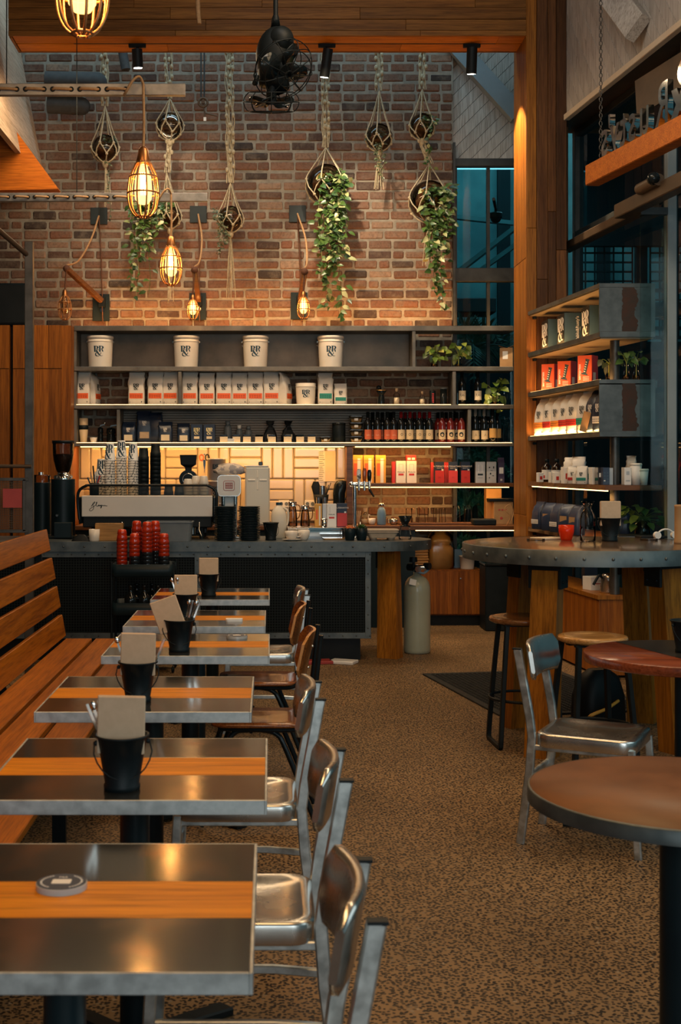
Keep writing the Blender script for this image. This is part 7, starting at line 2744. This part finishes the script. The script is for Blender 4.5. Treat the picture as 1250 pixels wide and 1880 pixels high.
carton('dark blue lettered box behind the white one on the window cabinet', (WX(1082, 10.2), 10.2, KT), .10, .10, .22, 'navy_card', None, .0, [(-.03 + k * .012, .19, .008, .008, 'white_print') for k in range(6)] + [(0, .172, .035, .005, 'white_print'), (0, .15, .06, .012, 'bag_blue')])

t = thing('backpack', 'black backpack with a yellow strap on the floor under the bar table', 'bag', (WX(1098, 7.72), 7.72, 0), .4)
MB().loft([rr(.26, .18, .05, .0), rr(.30, .21, .06, .03), rr(.29, .20, .06, .18), rr(.24, .16, .06, .29), rr(.12, .08, .03, .335)], True).build('body', 'black_card', t)
MB().tube(smoothpts([(-.14, -.09, .06), (-.17, -.16, .10), (-.05, -.15, .13), (.06, -.11, .16)], 4), .010, 6).build('strap', 'yellow_card', t)
# ------------------------------------------------------------------ hanging macrame planters before the brick wall
YH = 12.62
ZTOP = 6.05


def hang_bar():
    mb = MB()
    mb.tube([(WX(150, YH), YH, ZTOP + .01), (WX(822, YH), YH, ZTOP + .01)], .018, 8)
    for px in (160, 480, 815):
        mb.tube([(WX(px, YH), YH, ZTOP), (WX(px, YH), YH, 6.4)], .012, 8)
    o = mb.build('trim_13', 'pipe_grey')
    o['kind'] = 'structure'


hang_bar()


def rope_bundle(mb, a, b_, n, spread, r, seed=0):
    """wavy knotted cords between two points"""
    rnd = random.Random(seed)
    a, b_ = Vector(a), Vector(b_)
    L = (b_ - a).length
    for k in range(n):
        ph, fq = rnd.uniform(0, 6.28), rnd.uniform(5, 9)
        m = max(6, int(L * 16))
        pts = []
        for i in range(m + 1):
            t = i / m
            p = a.lerp(b_, t)
            w_ = spread * (.55 + .45 * math.sin(fq * t * L * 2.0 + ph))
            ang = ph + t * L * 7
            pts.append(p + Vector((w_ * math.cos(ang), w_ * .7 * math.sin(ang), 0)))
        mb.tube(pts, r, 5)
    z = a.z
    while z > b_.z + .05:               # knots
        t = (a.z - z) / max(1e-6, (a.z - b_.z))
        p = a.lerp(b_, t)
        s_ = rnd.choice((-1, 1))
        mb.sphere((p.x + s_ * spread * .5, p.y - spread * .4, p.z), r * 2.6, 8, sz=1.5)
        z -= rnd.uniform(.05, .11)


def net(mb, c, R, top, tail_z, n=6, r=.005, seed=1):
    """knotted net cradling a globe: cords from the gather point, diamonds round the globe, gathered below"""
    c = Vector(c)
    rnd = random.Random(seed)
    Rn = R * 1.03
    def on(a, e):
        return c + Vector((Rn * math.cos(e) * math.cos(a), Rn * math.cos(e) * math.sin(a), Rn * math.sin(e)))
    for k in range(n):
        a = 2 * math.pi * (k + .25) / n
        a2 = a + math.pi / n
        e1, e2 = .10 + rnd.uniform(-.12, .12), -.62 + rnd.uniform(-.08, .08)
        up = [Vector(top), on(a, .75) * .72 + Vector(top) * .28, on(a, .42), on(a, e1)]
        mb.tube(smoothpts(up, 4), r, 5)
        for s_ in (-1, 1):
            b_ = a + s_ * math.pi / n
            mb.tube([on(a, e1), on((a + b_) / 2, (e1 + e2) / 2), on(b_, e2)], r, 5)
        mb.tube(smoothpts([on(a2, e2), on(a2, -1.05), c + Vector((0, 0, -Rn * 1.10))], 3), r, 5)
        mb.sphere(on(a, e1), r * 2.2, 8)
        mb.sphere(on(a2, e2), r * 2.2, 8)
    p = c + Vector((0, 0, -Rn * 1.1))
    mb.sphere(p, r * 4.5, 10, sz=1.6)
    for k in range(9):                  # tail tassel
        x, y = rnd.gauss(0, .016), rnd.gauss(0, .012)
        L = (p.z - tail_z) * rnd.uniform(.8, 1.0)
        mb.tube(smoothpts([p, p + Vector((x, y, -L * .4)), p + Vector((x * 1.7 + rnd.gauss(0, .006), y * 1.6, -L))], 4), r * .7, 5)


def globe(mb, c, R, open_a=-1.9):
    """smoked glass bowl with a round side opening"""
    n = 32
    axis = Vector((math.cos(open_a) * .6, math.sin(open_a) * .6, .55)).normalized()
    q = Vector((0, 0, 1)).rotation_difference(axis).to_matrix()
    prof = [(R * math.sin(math.pi * i / 22), -R * math.cos(math.pi * i / 22)) for i in range(19)]
    old = mb.T
    mb.T = Matrix.Translation(c) @ q.to_4x4()
    mb.lathe(prof, n=n)
    mb.torus((0, 0, prof[-1][1]), prof[-1][0], .004, 28, 6)
    mb.T = old


def planter(label, xs, tiers, rope_n=4, spread=.022, group='macrame planters on the brick wall'):
    """tiers: list of dict(px, py, r, tail, drape)"""
    x0 = WX(xs, YH)
    t = thing('hanging_planter', label, 'planter', (x0, YH, 0), 0, group)
    mb = MB()
    prev = Vector((0, 0, ZTOP))
    for ti, d in enumerate(tiers):
        R = d['r'] * YH / F
        c = Vector((WX(d['px'], YH) - x0, 0, WZ(d['py'], YH)))
        top = c + Vector(((d.get('gx', d['px']) - d['px']) * YH / F, 0, R + d.get('gap', 60) * YH / F))
        for s_ in (-1, 1):
            rope_bundle(mb, prev + Vector((s_ * .02, 0, 0)), top + Vector((s_ * .018, 0, 0)), rope_n, spread, .0066, seed=int(d['px']) + s_)
        tail = WZ(d['tail'], YH)
        net(mb, c, R, top, tail, 6, .0066, int(d['px']))
        prev = c + Vector((0, 0, -R * 1.1))
        if ti < len(tiers) - 1:
            pass
    mb.build('macrame', 'rope', t)
    for d in tiers:
        R = d['r'] * YH / F
        c = Vector((WX(d['px'], YH) - x0, 0, WZ(d['py'], YH)))
        mg = MB()
        globe(mg, c, R * .97, d.get('open', -1.2))
        mg.build('glass_globe', 'smoke_glass', t)
        if d.get('soil', True):
            ms = MB()
            ms.sphere(c, R * .92, 20, z0=-1, z1=-.35)
            ms.lathe([(0, -R * .92 * .35), (R * .92 * .937, -R * .92 * .35)], c, 20)
            ms.build('soil', 'soil', t)
        mv = MB()
        for (px, y0, y1, n, L, w_, sp) in d.get('drape', []):
            zs0, zs1 = WZ(y0, YH), WZ(y1, YH)
            x = WX(px, YH) - x0
            pts = [(c.x * .4 + x * .6, -R * .3, zs0), (x, -R * .75, zs0 - .03)]
            m = 5
            for k in range(1, m + 1):
                pts.append((x + random.gauss(0, .012), -R * .75 + random.gauss(0, .012), zs0 + (zs1 - zs0) * k / m))
            vine(mv, smoothpts(pts, 3), n, L, w_, sp)
            mv.tube(smoothpts(pts, 2), .0025, 5)
        for (px, py, rr_, n, L) in d.get('tuft', []):
            p = Vector((WX(px, YH) - x0, -.02, WZ(py, YH)))
            rad = rr_ * YH / F
            for k in range(n):
                a, b_ = random.uniform(0, 6.28), random.uniform(-1, 1)
                q = p + Vector((math.cos(a) * rad * random.random(), math.sin(a) * rad * .5 * random.random(), b_ * rad * .8))
                leaf(mv, q, (math.cos(a), math.sin(a) - .5, random.uniform(-.8, .6)), (0, -1, .5), L * random.uniform(.7, 1.2), L * .55)
        if mv.v:
            mv.build('foliage', d.get('leaf', 'pothos'), t)
    return t


planter('macrame planter farthest left with a small plant in its glass globe', 190, [dict(px=193, py=272, r=25, tail=382, gap=52, leaf='moss', drape=[(203, 300, 410, 26, .03, .022, .008)], tuft=[(198, 262, 13, 46, .045)])])
planter('two tier macrame planter with an empty brown globe above a leafy bush', 304, [dict(px=312, py=232, r=25, tail=262, gap=26, soil=False, drape=[]),
        dict(px=312, py=398, r=21, tail=556, gap=60, gx=306, drape=[(x, 372, y, n, .075, .042, .022) for x, y, n in ((246, 530, 34), (254, 545, 36), (262, 480, 30), (270, 440, 26), (280, 450, 24), (290, 430, 22), (252, 470, 28), (300, 420, 16), (275, 540, 12))], tuft=[(272, 388, 30, 90, .075), (298, 382, 20, 30, .07)])])
planter('tall plain macrame planter with dull moss spilling from its low globe', 420, [dict(px=423, py=402, r=24, tail=552, gap=42, leaf='moss', drape=[(404, 392, 470, 70, .03, .02, .02), (412, 395, 455, 60, .03, .02, .02), (420, 398, 440, 30, .03, .02, .016)], tuft=[(408, 396, 16, 110, .035)])], 5, .026)
planter('big macrame planter with a long variegated vine at the wall middle', 597, [dict(px=598, py=338, r=37, tail=430, gap=30, drape=[(x, 326, y, n, .085, .052, .022) for x, y, n in ((592, 470, 44), (600, 570, 62), (608, 500, 50), (616, 480, 48), (624, 585, 60), (632, 480, 40), (588, 520, 36), (612, 420, 34), (622, 430, 34))], tuft=[(612, 338, 24, 60, .09)])], 5)
planter('small short macrame planter with a mossy globe right of the big vine', 694, [dict(px=696, py=252, r=25, tail=350, gap=60, leaf='moss', drape=[(692, 262, 310, 40, .035, .022, .014), (700, 262, 330, 30, .035, .022, .012)], tuft=[(690, 250, 17, 90, .04)])])
planter('two tier macrame planter at the right edge with a long bright vine', 780, [dict(px=775, py=232, r=24, tail=264, gap=44, drape=[(788, 222, 315, 30, .05, .03, .014)], tuft=[(786, 225, 15, 60, .05)]),
        dict(px=788, py=369, r=38, tail=492, gap=30, drape=[(x, 350, y, n, .085, .052, .022) for x, y, n in ((784, 480, 36), (792, 540, 54), (800, 500, 50), (808, 575, 52), (816, 470, 40), (820, 430, 30), (798, 420, 30), (806, 430, 30), (778, 430, 18))], tuft=[(805, 362, 22, 50, .09)])], 5)


# ------------------------------------------------------------------ caged bulbs
def cage_lamp(t, top, s, lit=True, power=8.0, wires=10, cordm='cord', r=.0056):
    """socket, wire cage and long filament bulb hanging with the cage top at 'top'; s = cage height in metres"""
    x, y, z = top
    w_ = s * .268
    mb = MB()
    mb.lathe([(0, -.02 * s / .34), (w_ * .45, -.02 * s / .34), (w_ * .48, .0), (w_ * .40, .03 * s / .34), (w_ * .32, .075 * s / .34), (w_ * .15, .09 * s / .34), (0, .092 * s / .34)], top, 18)
    mb.build('socket', 'brass', t)
    mb = MB()
    prof = [(.44, 0), (.62, -.10), (.88, -.25), (1.0, -.45), (1.02, -.62), (.90, -.80), (.62, -.93), (.22, -.995)]
    for k in range(wires):
        a = 2 * math.pi * k / wires
        mb.tube(smoothpts([(x + w_ * p * math.cos(a), y + w_ * p * math.sin(a), z + s * q) for p, q in prof], 3), r, 6)
    for p, q in ((.5, -.03), (.90, -.27), (1.03, -.56), (.40, -.97)):
        mb.torus((x, y, z + s * q), w_ * p, r, 28, 6)
    mb.build('wire_cage', 'cage_wire', t)
    mb = MB()
    mb.lathe([(w_ * .22, -.02 * s), (w_ * .28, -.10 * s), (w_ * .52, -.28 * s), (w_ * .58, -.50 * s), (w_ * .54, -.66 * s), (w_ * .34, -.74 * s), (0, -.765 * s)], top, 20)
    b_ = mb.build('bulb', 'bulb_glow' if lit else 'bulb_glass', t)
    mb = MB()
    n = 7
    for k in range(n):
        a0, a1 = 2 * math.pi * k / n, 2 * math.pi * (k + 1) / n
        q = w_ * .20
        mb.tube([(x + q * math.cos(a0), y + q * math.sin(a0), z - .20 * s), (x + q * .8 * math.cos(a0), y + q * .8 * math.sin(a0), z - .58 * s), (x + q * math.cos(a1), y + q * math.sin(a1), z - .20 * s)], .0028 * s / .34, 5)
    mb.build('filament', 'filament' if lit else 'cage_wire', b_)
    if lit:
        l = bpy.data.lights.new('bulb_light', 'POINT')
        l.energy, l.color, l.shadow_soft_size = power, (1.0, .56, .22), .03
        o = bpy.data.objects.new('bulb_light', l)
        C.objects.link(o)
        o.parent = t
        o.location = (x, y, z - .45 * s)


# steel conduit rails with cable laced through slots
def rail(label, y, pyc, pend_px):
    zc = WZ(pyc, y)
    x1 = WX(340 if y < 9 else 381, y)
    t = thing('cable_rail', label, 'rail', (0, y, zc))
    mb = MB()
    mb.bar([(-3.04, 0, 0), (x1, 0, 0)], .074, .040, (0, 0, 1), .004)
    mb.build('channel', 'rail_steel', t)
    ms, mc = MB(), MB()
    x = x1 - (.43 if y < 9 else .74)
    while x > -3.0:
        for xx in (x - .058, x + .058):
            ms.torus((xx, -.021, 0), .012, .005, 16, 6, Matrix.Rotation(math.pi / 2, 3, 'X'))
            ms.cyl((xx, -.0195, 0), (xx, -.0215, 0), .012, n=14)
        mc.tube(smoothpts([(x - .058, -.018, .0), (x - .045, -.032, .002), (x, -.036, .0), (x + .045, -.032, -.002), (x + .058, -.018, 0)], 3), .0085, 6)
        x -= .17
    ms.build('slot_grommets', 'black_metal', t)
    mc.build('laced_cable', 'cord', t)
    for xx in (-2.9,):
        mb = MB()
        mb.tube([(xx, 0, .03), (xx, 0, 6.4 - zc)], .008, 8)
        mb.build('suspension_rod', 'black_metal', t)
    xx = x1 - .22
    MB().tube([(xx - .9, 0, .03), (xx - .9, 0, 6.4 - zc)], .004, 6).build('suspension_rod', 'black_metal', t)
    return t


rail('nearer laced steel cable rail at upper left, carrying the larger pendant', 8.2, 165.5, 262)
rail('farther laced steel cable rail at left, carrying the smaller pendant', 11.2, 362.5, 314)


def pendant(label, px, py_top, py_bot, y, zrail, power):
    s = (py_bot - py_top) * y / F
    x, z = WX(px, y), WZ(py_top, y)
    t = thing('pendant_lamp', label, 'lamp', (x, y, 0), 0, None)
    cage_lamp(t, (0, 0, z), s, True, power)
    mb = MB()
    mb.tube(smoothpts([(0, 0, z + .08), (.004, 0, (z + zrail) / 2), (0, -.0, zrail + .02)], 6), .0085, 8)
    mb.tube(smoothpts([(0, -.0, zrail + .02), (-.02, -.04, zrail + .055), (-.06, -.045, zrail + .03), (-.10, -.032, zrail - .03), (-.12, .0, zrail - .05)], 4), .0085, 8)
    mb.build('cord', 'cord', t)
    return t


zr1, zr2 = WZ(165.5, 8.2), WZ(362.5, 11.2)
pendant('glowing caged pendant lamp hanging from the nearer cable rail', 263, 297, 401, 8.14, zr1 + .0, 26)
pendant('glowing caged pendant lamp hanging from the farther cable rail', 314, 452, 525, 11.155, zr2, 20)
t = pendant('large glowing caged pendant lamp cut off by the top edge', 151, -110, 67, 4.6, 3.86, 26)
t = thing('cable_rail', 'cable rail above the picture carrying the large pendant', 'rail', (0, 4.66, 3.86))
MB().bar([(-3.04, 0, 0), (-.53, 0, 0)], .074, .040, (0, 0, 1), .004).build('channel', 'rail_steel', t)


# ------------------------------------------------------------------ wall sconces
def sconce(label, px_u, px_l, y_u, y_l, tip, lamp_px, lamp_y0, lamp_y1, tipY, lit):
    xl = WX(px_l, YW)
    t = thing('wall_sconce', label, 'lamp', (xl, YW, 0), 0, 'caged wall sconces on the brick')
    zu, zl = WZ(y_u, YW), WZ(y_l, YW)
    xu = WX(px_u, YW) - xl
    MB().box((xu, -.010, zu), (.165, .02, .165), .002).build('upper_plate', 'bracket_plate', t)
    MB().box((0, -.010, zl), (.165, .02, .265), .002).build('lower_plate', 'bracket_plate', t)
    a = Vector((.01, -.05, zl + .06))
    b_ = Vector((WX(tip[0], tipY) - xl, tipY - YW, WZ(tip[1], tipY)))
    MB().bar([a, b_], .05, .05, (0, .3, 1), .006).build('arm', 'shelf_wood', t)
    mb = MB()
    mb.box((.01, -.035, zl + .05), (.07, .05, .10), .004)
    mb.build('hinge', 'black_metal', t)
    MB().cyl((.015, -.03, zl - .03), (.015, -.06, zl - .03), .022, n=14).build('switch', 'chrome', t)
    mb = MB()
    u = Vector((xu, -.02, zu))
    mb.tube(smoothpts([u, u.lerp(b_, .4) + Vector((.05, .0, -.02)), u.lerp(b_, .75) + Vector((.04, 0, -.05)), b_ + Vector((0, 0, .03))], 6), .009, 8)
    mb.build('cord', 'cord', t)
    MB().tube(smoothpts([u, u.lerp(Vector((0, 0, zl)), .5) + Vector((.015, -.02, 0)), Vector((.02, -.06, zl - .1)), Vector((.03, -.05, zl - .16))], 6), .006, 6).build('feed_cord', 'brown_cord', t)
    s = (lamp_y1 - lamp_y0) * tipY / F
    top = Vector((WX(lamp_px, tipY) - xl, tipY - YW, WZ(lamp_y0, tipY)))
    mb = MB()
    mb.tube([b_, top + Vector((0, 0, .05))], .008, 8)
    mb.sphere(b_, .035, 10)
    mb.build('lamp_hanger', 'brown_cord', t)
    cage_lamp(t, top, s, lit, 6, 8, r=.0042)


sconce('unlit caged wall sconce on a timber arm swung far to the left', 182, 186, 397, 565, (122, 493), 119, 543, 588, 12.62, False)
sconce('glowing caged wall sconce left of the two lit ones', 364, 363, 394, 563, (357, 496), 354, 550, 587, 12.25, True)
sconce('glowing caged wall sconce right of the two lit ones', 546, 549, 393, 562, (559, 499), 557, 545, 586, 12.20, True)

# ------------------------------------------------------------------ track spotlights on the beam
for i, (px, py0, py1, y, tilt, lb) in enumerate(((252, 95, 124, BY0 + .222, .03, 'black track spotlight above the left hanging planters'), (600, 95, 140, BY0 + .222, -.10, 'black track spotlight above the middle of the wall'), (866, 92, 134, BY0 + .222, .0, 'black track spotlight at the right end of the beam'))):
    t = thing('track_spotlight', lb, 'spotlight', (WX(px, y), y, BZ), 0, 'track spotlights under the beam')
    z0, z1 = WZ(py0, y) - BZ, WZ(py1, y) - BZ
    MB().box((.0, 0, -.012), (.15, .034, .036), .004).build('track_adapter', 'black_metal', t)
    MB().cyl((0, 0, -.02), (0, 0, z0 + .03), .011, n=10).build('stem', 'black_metal', t)
    mb = MB()
    L = z0 - z1
    dx = tilt * L
    dy = .25 * L * (1 if i else .6)
    r = .043 if i == 1 else .046
    A, B = Vector((-dx * .5, -dy * .4, z0 + .02)), Vector((dx, dy * .6, z1))
    mb.cyl(A, B, r, n=24)
    mb.build('body', 'black_metal', t)
    d = (B - A).normalized()
    MB().cyl(B - d * .002, B + d * .002, r * .78, n=24).build('lens', 'spot_lens', t)
    l = bpy.data.lights.new('spot_light', 'SPOT')
    tgt = (Vector((WX(300, YW), YW, 3.9)), Vector((WX(700, YW), YW, 3.4)), Vector((PL + .02, PF + .30, 3.95)))[i]
    l.energy, l.color, l.spot_size, l.spot_blend, l.shadow_soft_size = (60, 190, 260)[i], ((1, .84, .64), (1, .80, .56), (1, .72, .42))[i], math.radians((58, 62, 66)[i]), (.6, .6, .25)[i], .03
    o = bpy.data.objects.new('spot_light', l)
    C.objects.link(o)
    o.parent = t
    o.location = B + d * .02
    v = tgt - Vector((WX(px, y), y, BZ)) - o.location
    o.rotation_euler = v.to_track_quat('-Z', 'Y').to_euler()

# ------------------------------------------------------------------ twin headed ceiling fan
FY = 8.6
fx = WX(505, FY)
t = thing('ceiling_fan', 'black vintage twin-headed caged fan hanging on a rod from above', 'fan', (fx, FY, 0))
def FP(px, py, dy=0.0):
    p = W(px, py, FY + dy)
    return Vector((p.x - fx, dy, p.z))
mb = MB()
mb.tube([FP(506, -500), FP(506, 50)], .016, 10)
mb.tube([FP(506, 34), FP(503, 62)], .026, 10)
mb.lathe([(.022, 0), (.034, -.02), (.02, .06)], FP(506, 46), 12)
mb.build('rod', 'black_metal', t)
mb = MB()
mb.T = Matrix.Translation(FP(505, 104)) @ Matrix.Rotation(.10, 4, 'Y')
mb.sphere((0, 0, .015), .128, 28, sz=1.42)
mb.sphere((.03, -.06, .09), .085, 20, sz=1.1)
mb.lathe([(0, -.20), (.085, -.20), (.095, -.17), (.105, -.10)], (0, 0, 0), 24)
mb.cyl((0, 0, -.20), (0, 0, -.25), .045, .03, 16)
mb.build('motor_housing', 'black_metal', t)
mb = MB()
mb.cyl(FP(472, 140, -.06), FP(468, 152, -.08), .016, n=10)
mb.sphere(FP(468, 152, -.08), .02, 10)
mb.build('pull_knob', 'black_metal', t)


def fan_head(c, nrm, R, depth, nw=9):
    q = Vector((0, 0, 1)).rotation_difference(Vector(nrm).normalized()).to_matrix().to_4x4()
    T = Matrix.Translation(c) @ q
    mb = MB()
    mb.T = T
    for r_, z in ((R, 0), (R * .80, -depth), (R * .80, depth), (R * .40, depth * 1.12), (R * .14, depth * 1.16)):
        mb.torus((0, 0, z), r_, .0036, 40, 6)
    for k in range(nw):
        a = 2 * math.pi * k / nw
        ca, sa = math.cos(a), math.sin(a)
        mb.tube(smoothpts([(.02 * ca, .02 * sa, depth * 1.16), (R * .40 * ca, R * .40 * sa, depth * 1.12), (R * .80 * ca, R * .80 * sa, depth), (R * .96 * ca, R * .96 * sa, depth * .5), (R * ca, R * sa, 0), (R * .96 * ca, R * .96 * sa, -depth * .5), (R * .80 * ca, R * .80 * sa, -depth)], 3), .0034, 6)
    cg = mb.build('cage', 'black_metal', t)
    mb = MB()
    mb.T = T
    mb.cyl((0, 0, -depth * 1.3), (0, 0, depth * .3), .035, n=16)
    mb.build('hub', 'black_metal', t)
    for k in range(4):
        mb = MB()
        a = k * math.pi / 2 + .5
        mb.T = T @ rotz(a)
        rings = []
        for i in range(9):
            u = i / 8
            r_ = .03 + (R * .88 - .03) * u
            w_ = R * .40 * math.sin(math.pi * min(1, .12 + u * .80)) + .004
            tw = .5
            rings.append([(r_, -w_ * math.cos(tw), -w_ * math.sin(tw) - .003), (r_, w_ * math.cos(tw), w_ * math.sin(tw) - .003), (r_, w_ * math.cos(tw), w_ * math.sin(tw) + .003), (r_, -w_ * math.cos(tw), -w_ * math.sin(tw) + .003)])
        mb.loft(rings, True)
        mb.build('blade', 'black_gloss', t)


fan_head(FP(520, 127, -.10), (.40, -.62, -.62), .205, .075, 9)
fan_head(FP(498, 187, .0), (.0, .28, -.96), .182, .062, 8)

# ------------------------------------------------------------------ pulley, duct, palms, camera
t = thing('pulley_block', 'small old pulley block hanging by dark straps on the brick wall', 'pulley', (WX(372, YH), YH, 0))
mb = MB()
for px in (369, 375):
    mb.bar([(WX(px, YH) - WX(372, YH), 0, 6.4), (WX(px, YH) - WX(372, YH), 0, WZ(178, YH))], .016, .006, (1, 0, 0))
mb.build('strap', 'frame_steel', t)
MB().torus((.004, 0, WZ(188, YH)), .042, .012, 22, 8, Matrix.Rotation(math.pi / 2, 3, 'X')).build('wheel', 'brown_steel', t)
mb = MB()
mb.cyl((.004, -.02, WZ(188, YH)), (.004, .02, WZ(188, YH)), .018, n=14)
mb.tube([(.006, 0, WZ(196, YH)), (.02, 0, WZ(206, YH)), (.02, 0, WZ(215, YH))], .008, 8)
mb.build('hook', 'brown_steel', t)
MB().box((.022, -.01, WZ(219, YH)), (.026, .003, .036)).build('tag', 'white_print', t)
MB().cyl((.03, 0, WZ(208, YH)), (.14, 0, WZ(213, YH)), .008, n=8).build('pin', 'brown_steel', t)
mb = MB()
mb.cyl(W(84, 150, 12.6), W(178, 152, 12.6), .10, n=22)
mb.cyl(W(88, 192, 12.66), W(150, 195, 12.66), .085, n=22)
mb.sphere(W(178, 152, 12.6), .10, 16)
mb.sphere(W(150, 195, 12.66), .085, 16)
o = mb.build('duct', 'pipe_grey')
tag(o, 'pair of grey lagged ducts along the brick wall at upper left', 'duct')
for k, (a, b_, r) in enumerate((((219, 60), (231, 128), .045),)):
    o = MB().cyl(W(*a, 12.7), W(*b_, 12.7), r, n=16).build('pipe', 'pipe_grey')
    tag(o, 'short grey pipe coming down the wall behind the left planter', 'pipe')
o = MB().tube(smoothpts([W(362, -200, 9.6), W(363, 0, 9.6), W(366, 44, 9.6)], 4), .017, 8).build('rope_end', 'cord')
tag(o, 'short tan rope end hanging before the beam at the top', 'rope')
t = thing('dome_camera', 'black dome security camera outside behind the back window', 'camera', tuple(W(910, 400, 13.4)))
MB().lathe([(0, .05), (.068, .05), (.072, .04), (.066, .0), (.066, -.0)], n=24).build('housing', 'black_plastic', t)
MB().sphere((0, 0, .0), .056, 20, z0=-1, z1=.1).build('dome', 'black_gloss', t)
MB().tube([(0, 0, .05), (0, 0, .10), (-.10, -.46, .10)], .016, 8).build('bracket', 'black_plastic', t)


def palm(label, px, base_py, y, n, L, m_='palm', zmin=None):
    p = W(px, base_py, y)
    t = thing('palm', label, 'plant', (p.x, p.y, 0))
    MB().cyl((0, 0, 0), (0, 0, p.z), .04, .03, 10).build('trunk', 'facade_dark', t)
    mb = MB()
    for k in range(n):
        a = 2 * math.pi * k / n + random.uniform(-.2, .2)
        el = random.uniform(.35, 1.2)
        pts = []
        for i in range(9):
            u = i / 8
            pts.append(Vector((math.cos(a) * L * u * math.cos(el), math.sin(a) * L * u * math.cos(el) * .35, p.z + L * u * math.sin(el) - L * .75 * u * u)))
        mb.tube(pts, .006, 5)
        for i in range(1, 9):
            d = (pts[i] - pts[i - 1]).normalized()
            for s_ in (-1, 1):
                for h in (0, .5):
                    q = pts[i - 1].lerp(pts[i], h)
                    side = d.cross(Vector((0, 1, .2))).normalized() * s_
                    leaf(mb, q, side + d * .7 + Vector((0, -.2, -.2)), (0, -1, .3), L * .30 * (1.1 - i / 10), .022)
    mb.build('fronds', m_, t)
    return t


palm('dark palm outside the back window behind the top shelf', 868, 640, 14.0, 11, .95)
palm('dark palm outside the back window behind the wine bottles', 850, 770, 13.7, 10, .70)
palm('green fern like plant outside behind the cartons', 872, 850, 13.5, 12, .45, 'garden_leaf')
palm('green leafy plant outside behind the drinking glasses', 860, 935, 13.5, 14, .52, 'garden_leaf')
palm('strap leaved green plant outside below the worktop', 852, 1010, 13.4, 10, .40, 'garden_leaf')

# ------------------------------------------------------------------ timber sign beam with standing letters, chain
def sb(y, z, off=0.0):
    return Vector((2.37 + .182 * (9.6 - y) + off, y, z))


t = thing('sign_beam', 'orange timber beam hanging at upper right with metal letters on top', 'sign', (0, 0, 0))
z0 = 3.585
mb = MB()
mb.bar([sb(9.6, z0 + .074), sb(5.8, z0 + .074)], .148, .11, (0, 0, 1), .006)
mb.build('beam', 'rake_wood', t)
dirv = (sb(8.6, 0) - sb(9.6, 0)).normalized()
# letters face the street, so they read reversed from inside: s at the far end
import_word = "Rusty's"
pos = [9.36, 9.28, 9.20, 9.06, 8.93, 8.75, 8.50]
ang = math.atan2(dirv.y, dirv.x)
for ch_, y in zip(import_word[::-1], pos):
    text_obj(ch_, .40 if ch_ != "'" else .36, 'chrome', t, sb(y, z0 + .148 + .138), (math.pi / 2, 0, ang + math.pi), .020, 'letter', bold=.002, sx=.8)
text_obj('&', .52, 'chrome', t, sb(8.22, z0 + .148 + .17), (math.pi / 2, 0, ang + math.pi), .020, 'letter', bold=.010)
text_obj('o', .40, 'chrome', t, sb(7.88, z0 + .148 + .138), (math.pi / 2, 0, ang + math.pi), .020, 'letter', bold=.010)
mb = MB()
a, b_ = sb(9.62, 0, .32), sb(8.3, 0, .32)
q = [(a.x, a.y - .05, 4.09), (b_.x, b_.y, 4.09), (b_.x, b_.y, 4.36), (a.x, a.y, 4.36)]
mb.add(q + [(x + .02, y, z) for x, y, z in q], [(0, 1, 2, 3), (7, 6, 5, 4), (0, 4, 5, 1), (1, 5, 6, 2), (2, 6, 7, 3), (3, 7, 4, 0)])
mb.box(((a.x + b_.x) / 2 + .03, (a.y + b_.y) / 2, 4.42), (.03, .03, .16))
o = mb.build('backing_board', 'brown_steel', t)
# chain
mb = MB()
p0_ = sb(9.46, z0 + .15)
k = 0
z = z0 + .16
while z < 6.4:
    mb.torus((p0_.x, p0_.y, z), .0105, .0034, 12, 6, (Matrix.Rotation(math.pi / 2, 3, 'X') if k % 2 else Matrix.Rotation(math.pi / 2, 3, 'Y')) @ Matrix.Diagonal((1, 1.65, 1)) if k % 2 == 0 else Matrix.Rotation(math.pi / 2, 3, 'X') @ Matrix.Diagonal((1, 1.65, 1)))
    z += .029
    k += 1
o = mb.build('chain', 'post_steel')
tag(o, 'long thin steel chain holding the end of the timber sign beam', 'chain')
p1_ = sb(6.2, 0)
o2 = o.copy()
C.objects.link(o2)
o2.location = p1_ - Vector((p0_.x, p0_.y, 0))
o2['label'] = 'steel chain holding the sign beam outside the right edge'
t = thing('pull_bar', 'round bronze pull bar on the brown window head rail', 'handle', (0, 0, 0))
ra = lambda y: Vector((3.62 - .12 * y + .0, y, 3.40))
MB().cyl(ra(8.93) + Vector((-.02, 0, .02)), ra(8.62) + Vector((-.02, 0, .02)), .040, n=18).build('bar', 'brown_steel', t)
MB().sphere(ra(8.66) + Vector((-.045, -.02, .03)), .044, 16).build('knob', 'black_gloss', t)
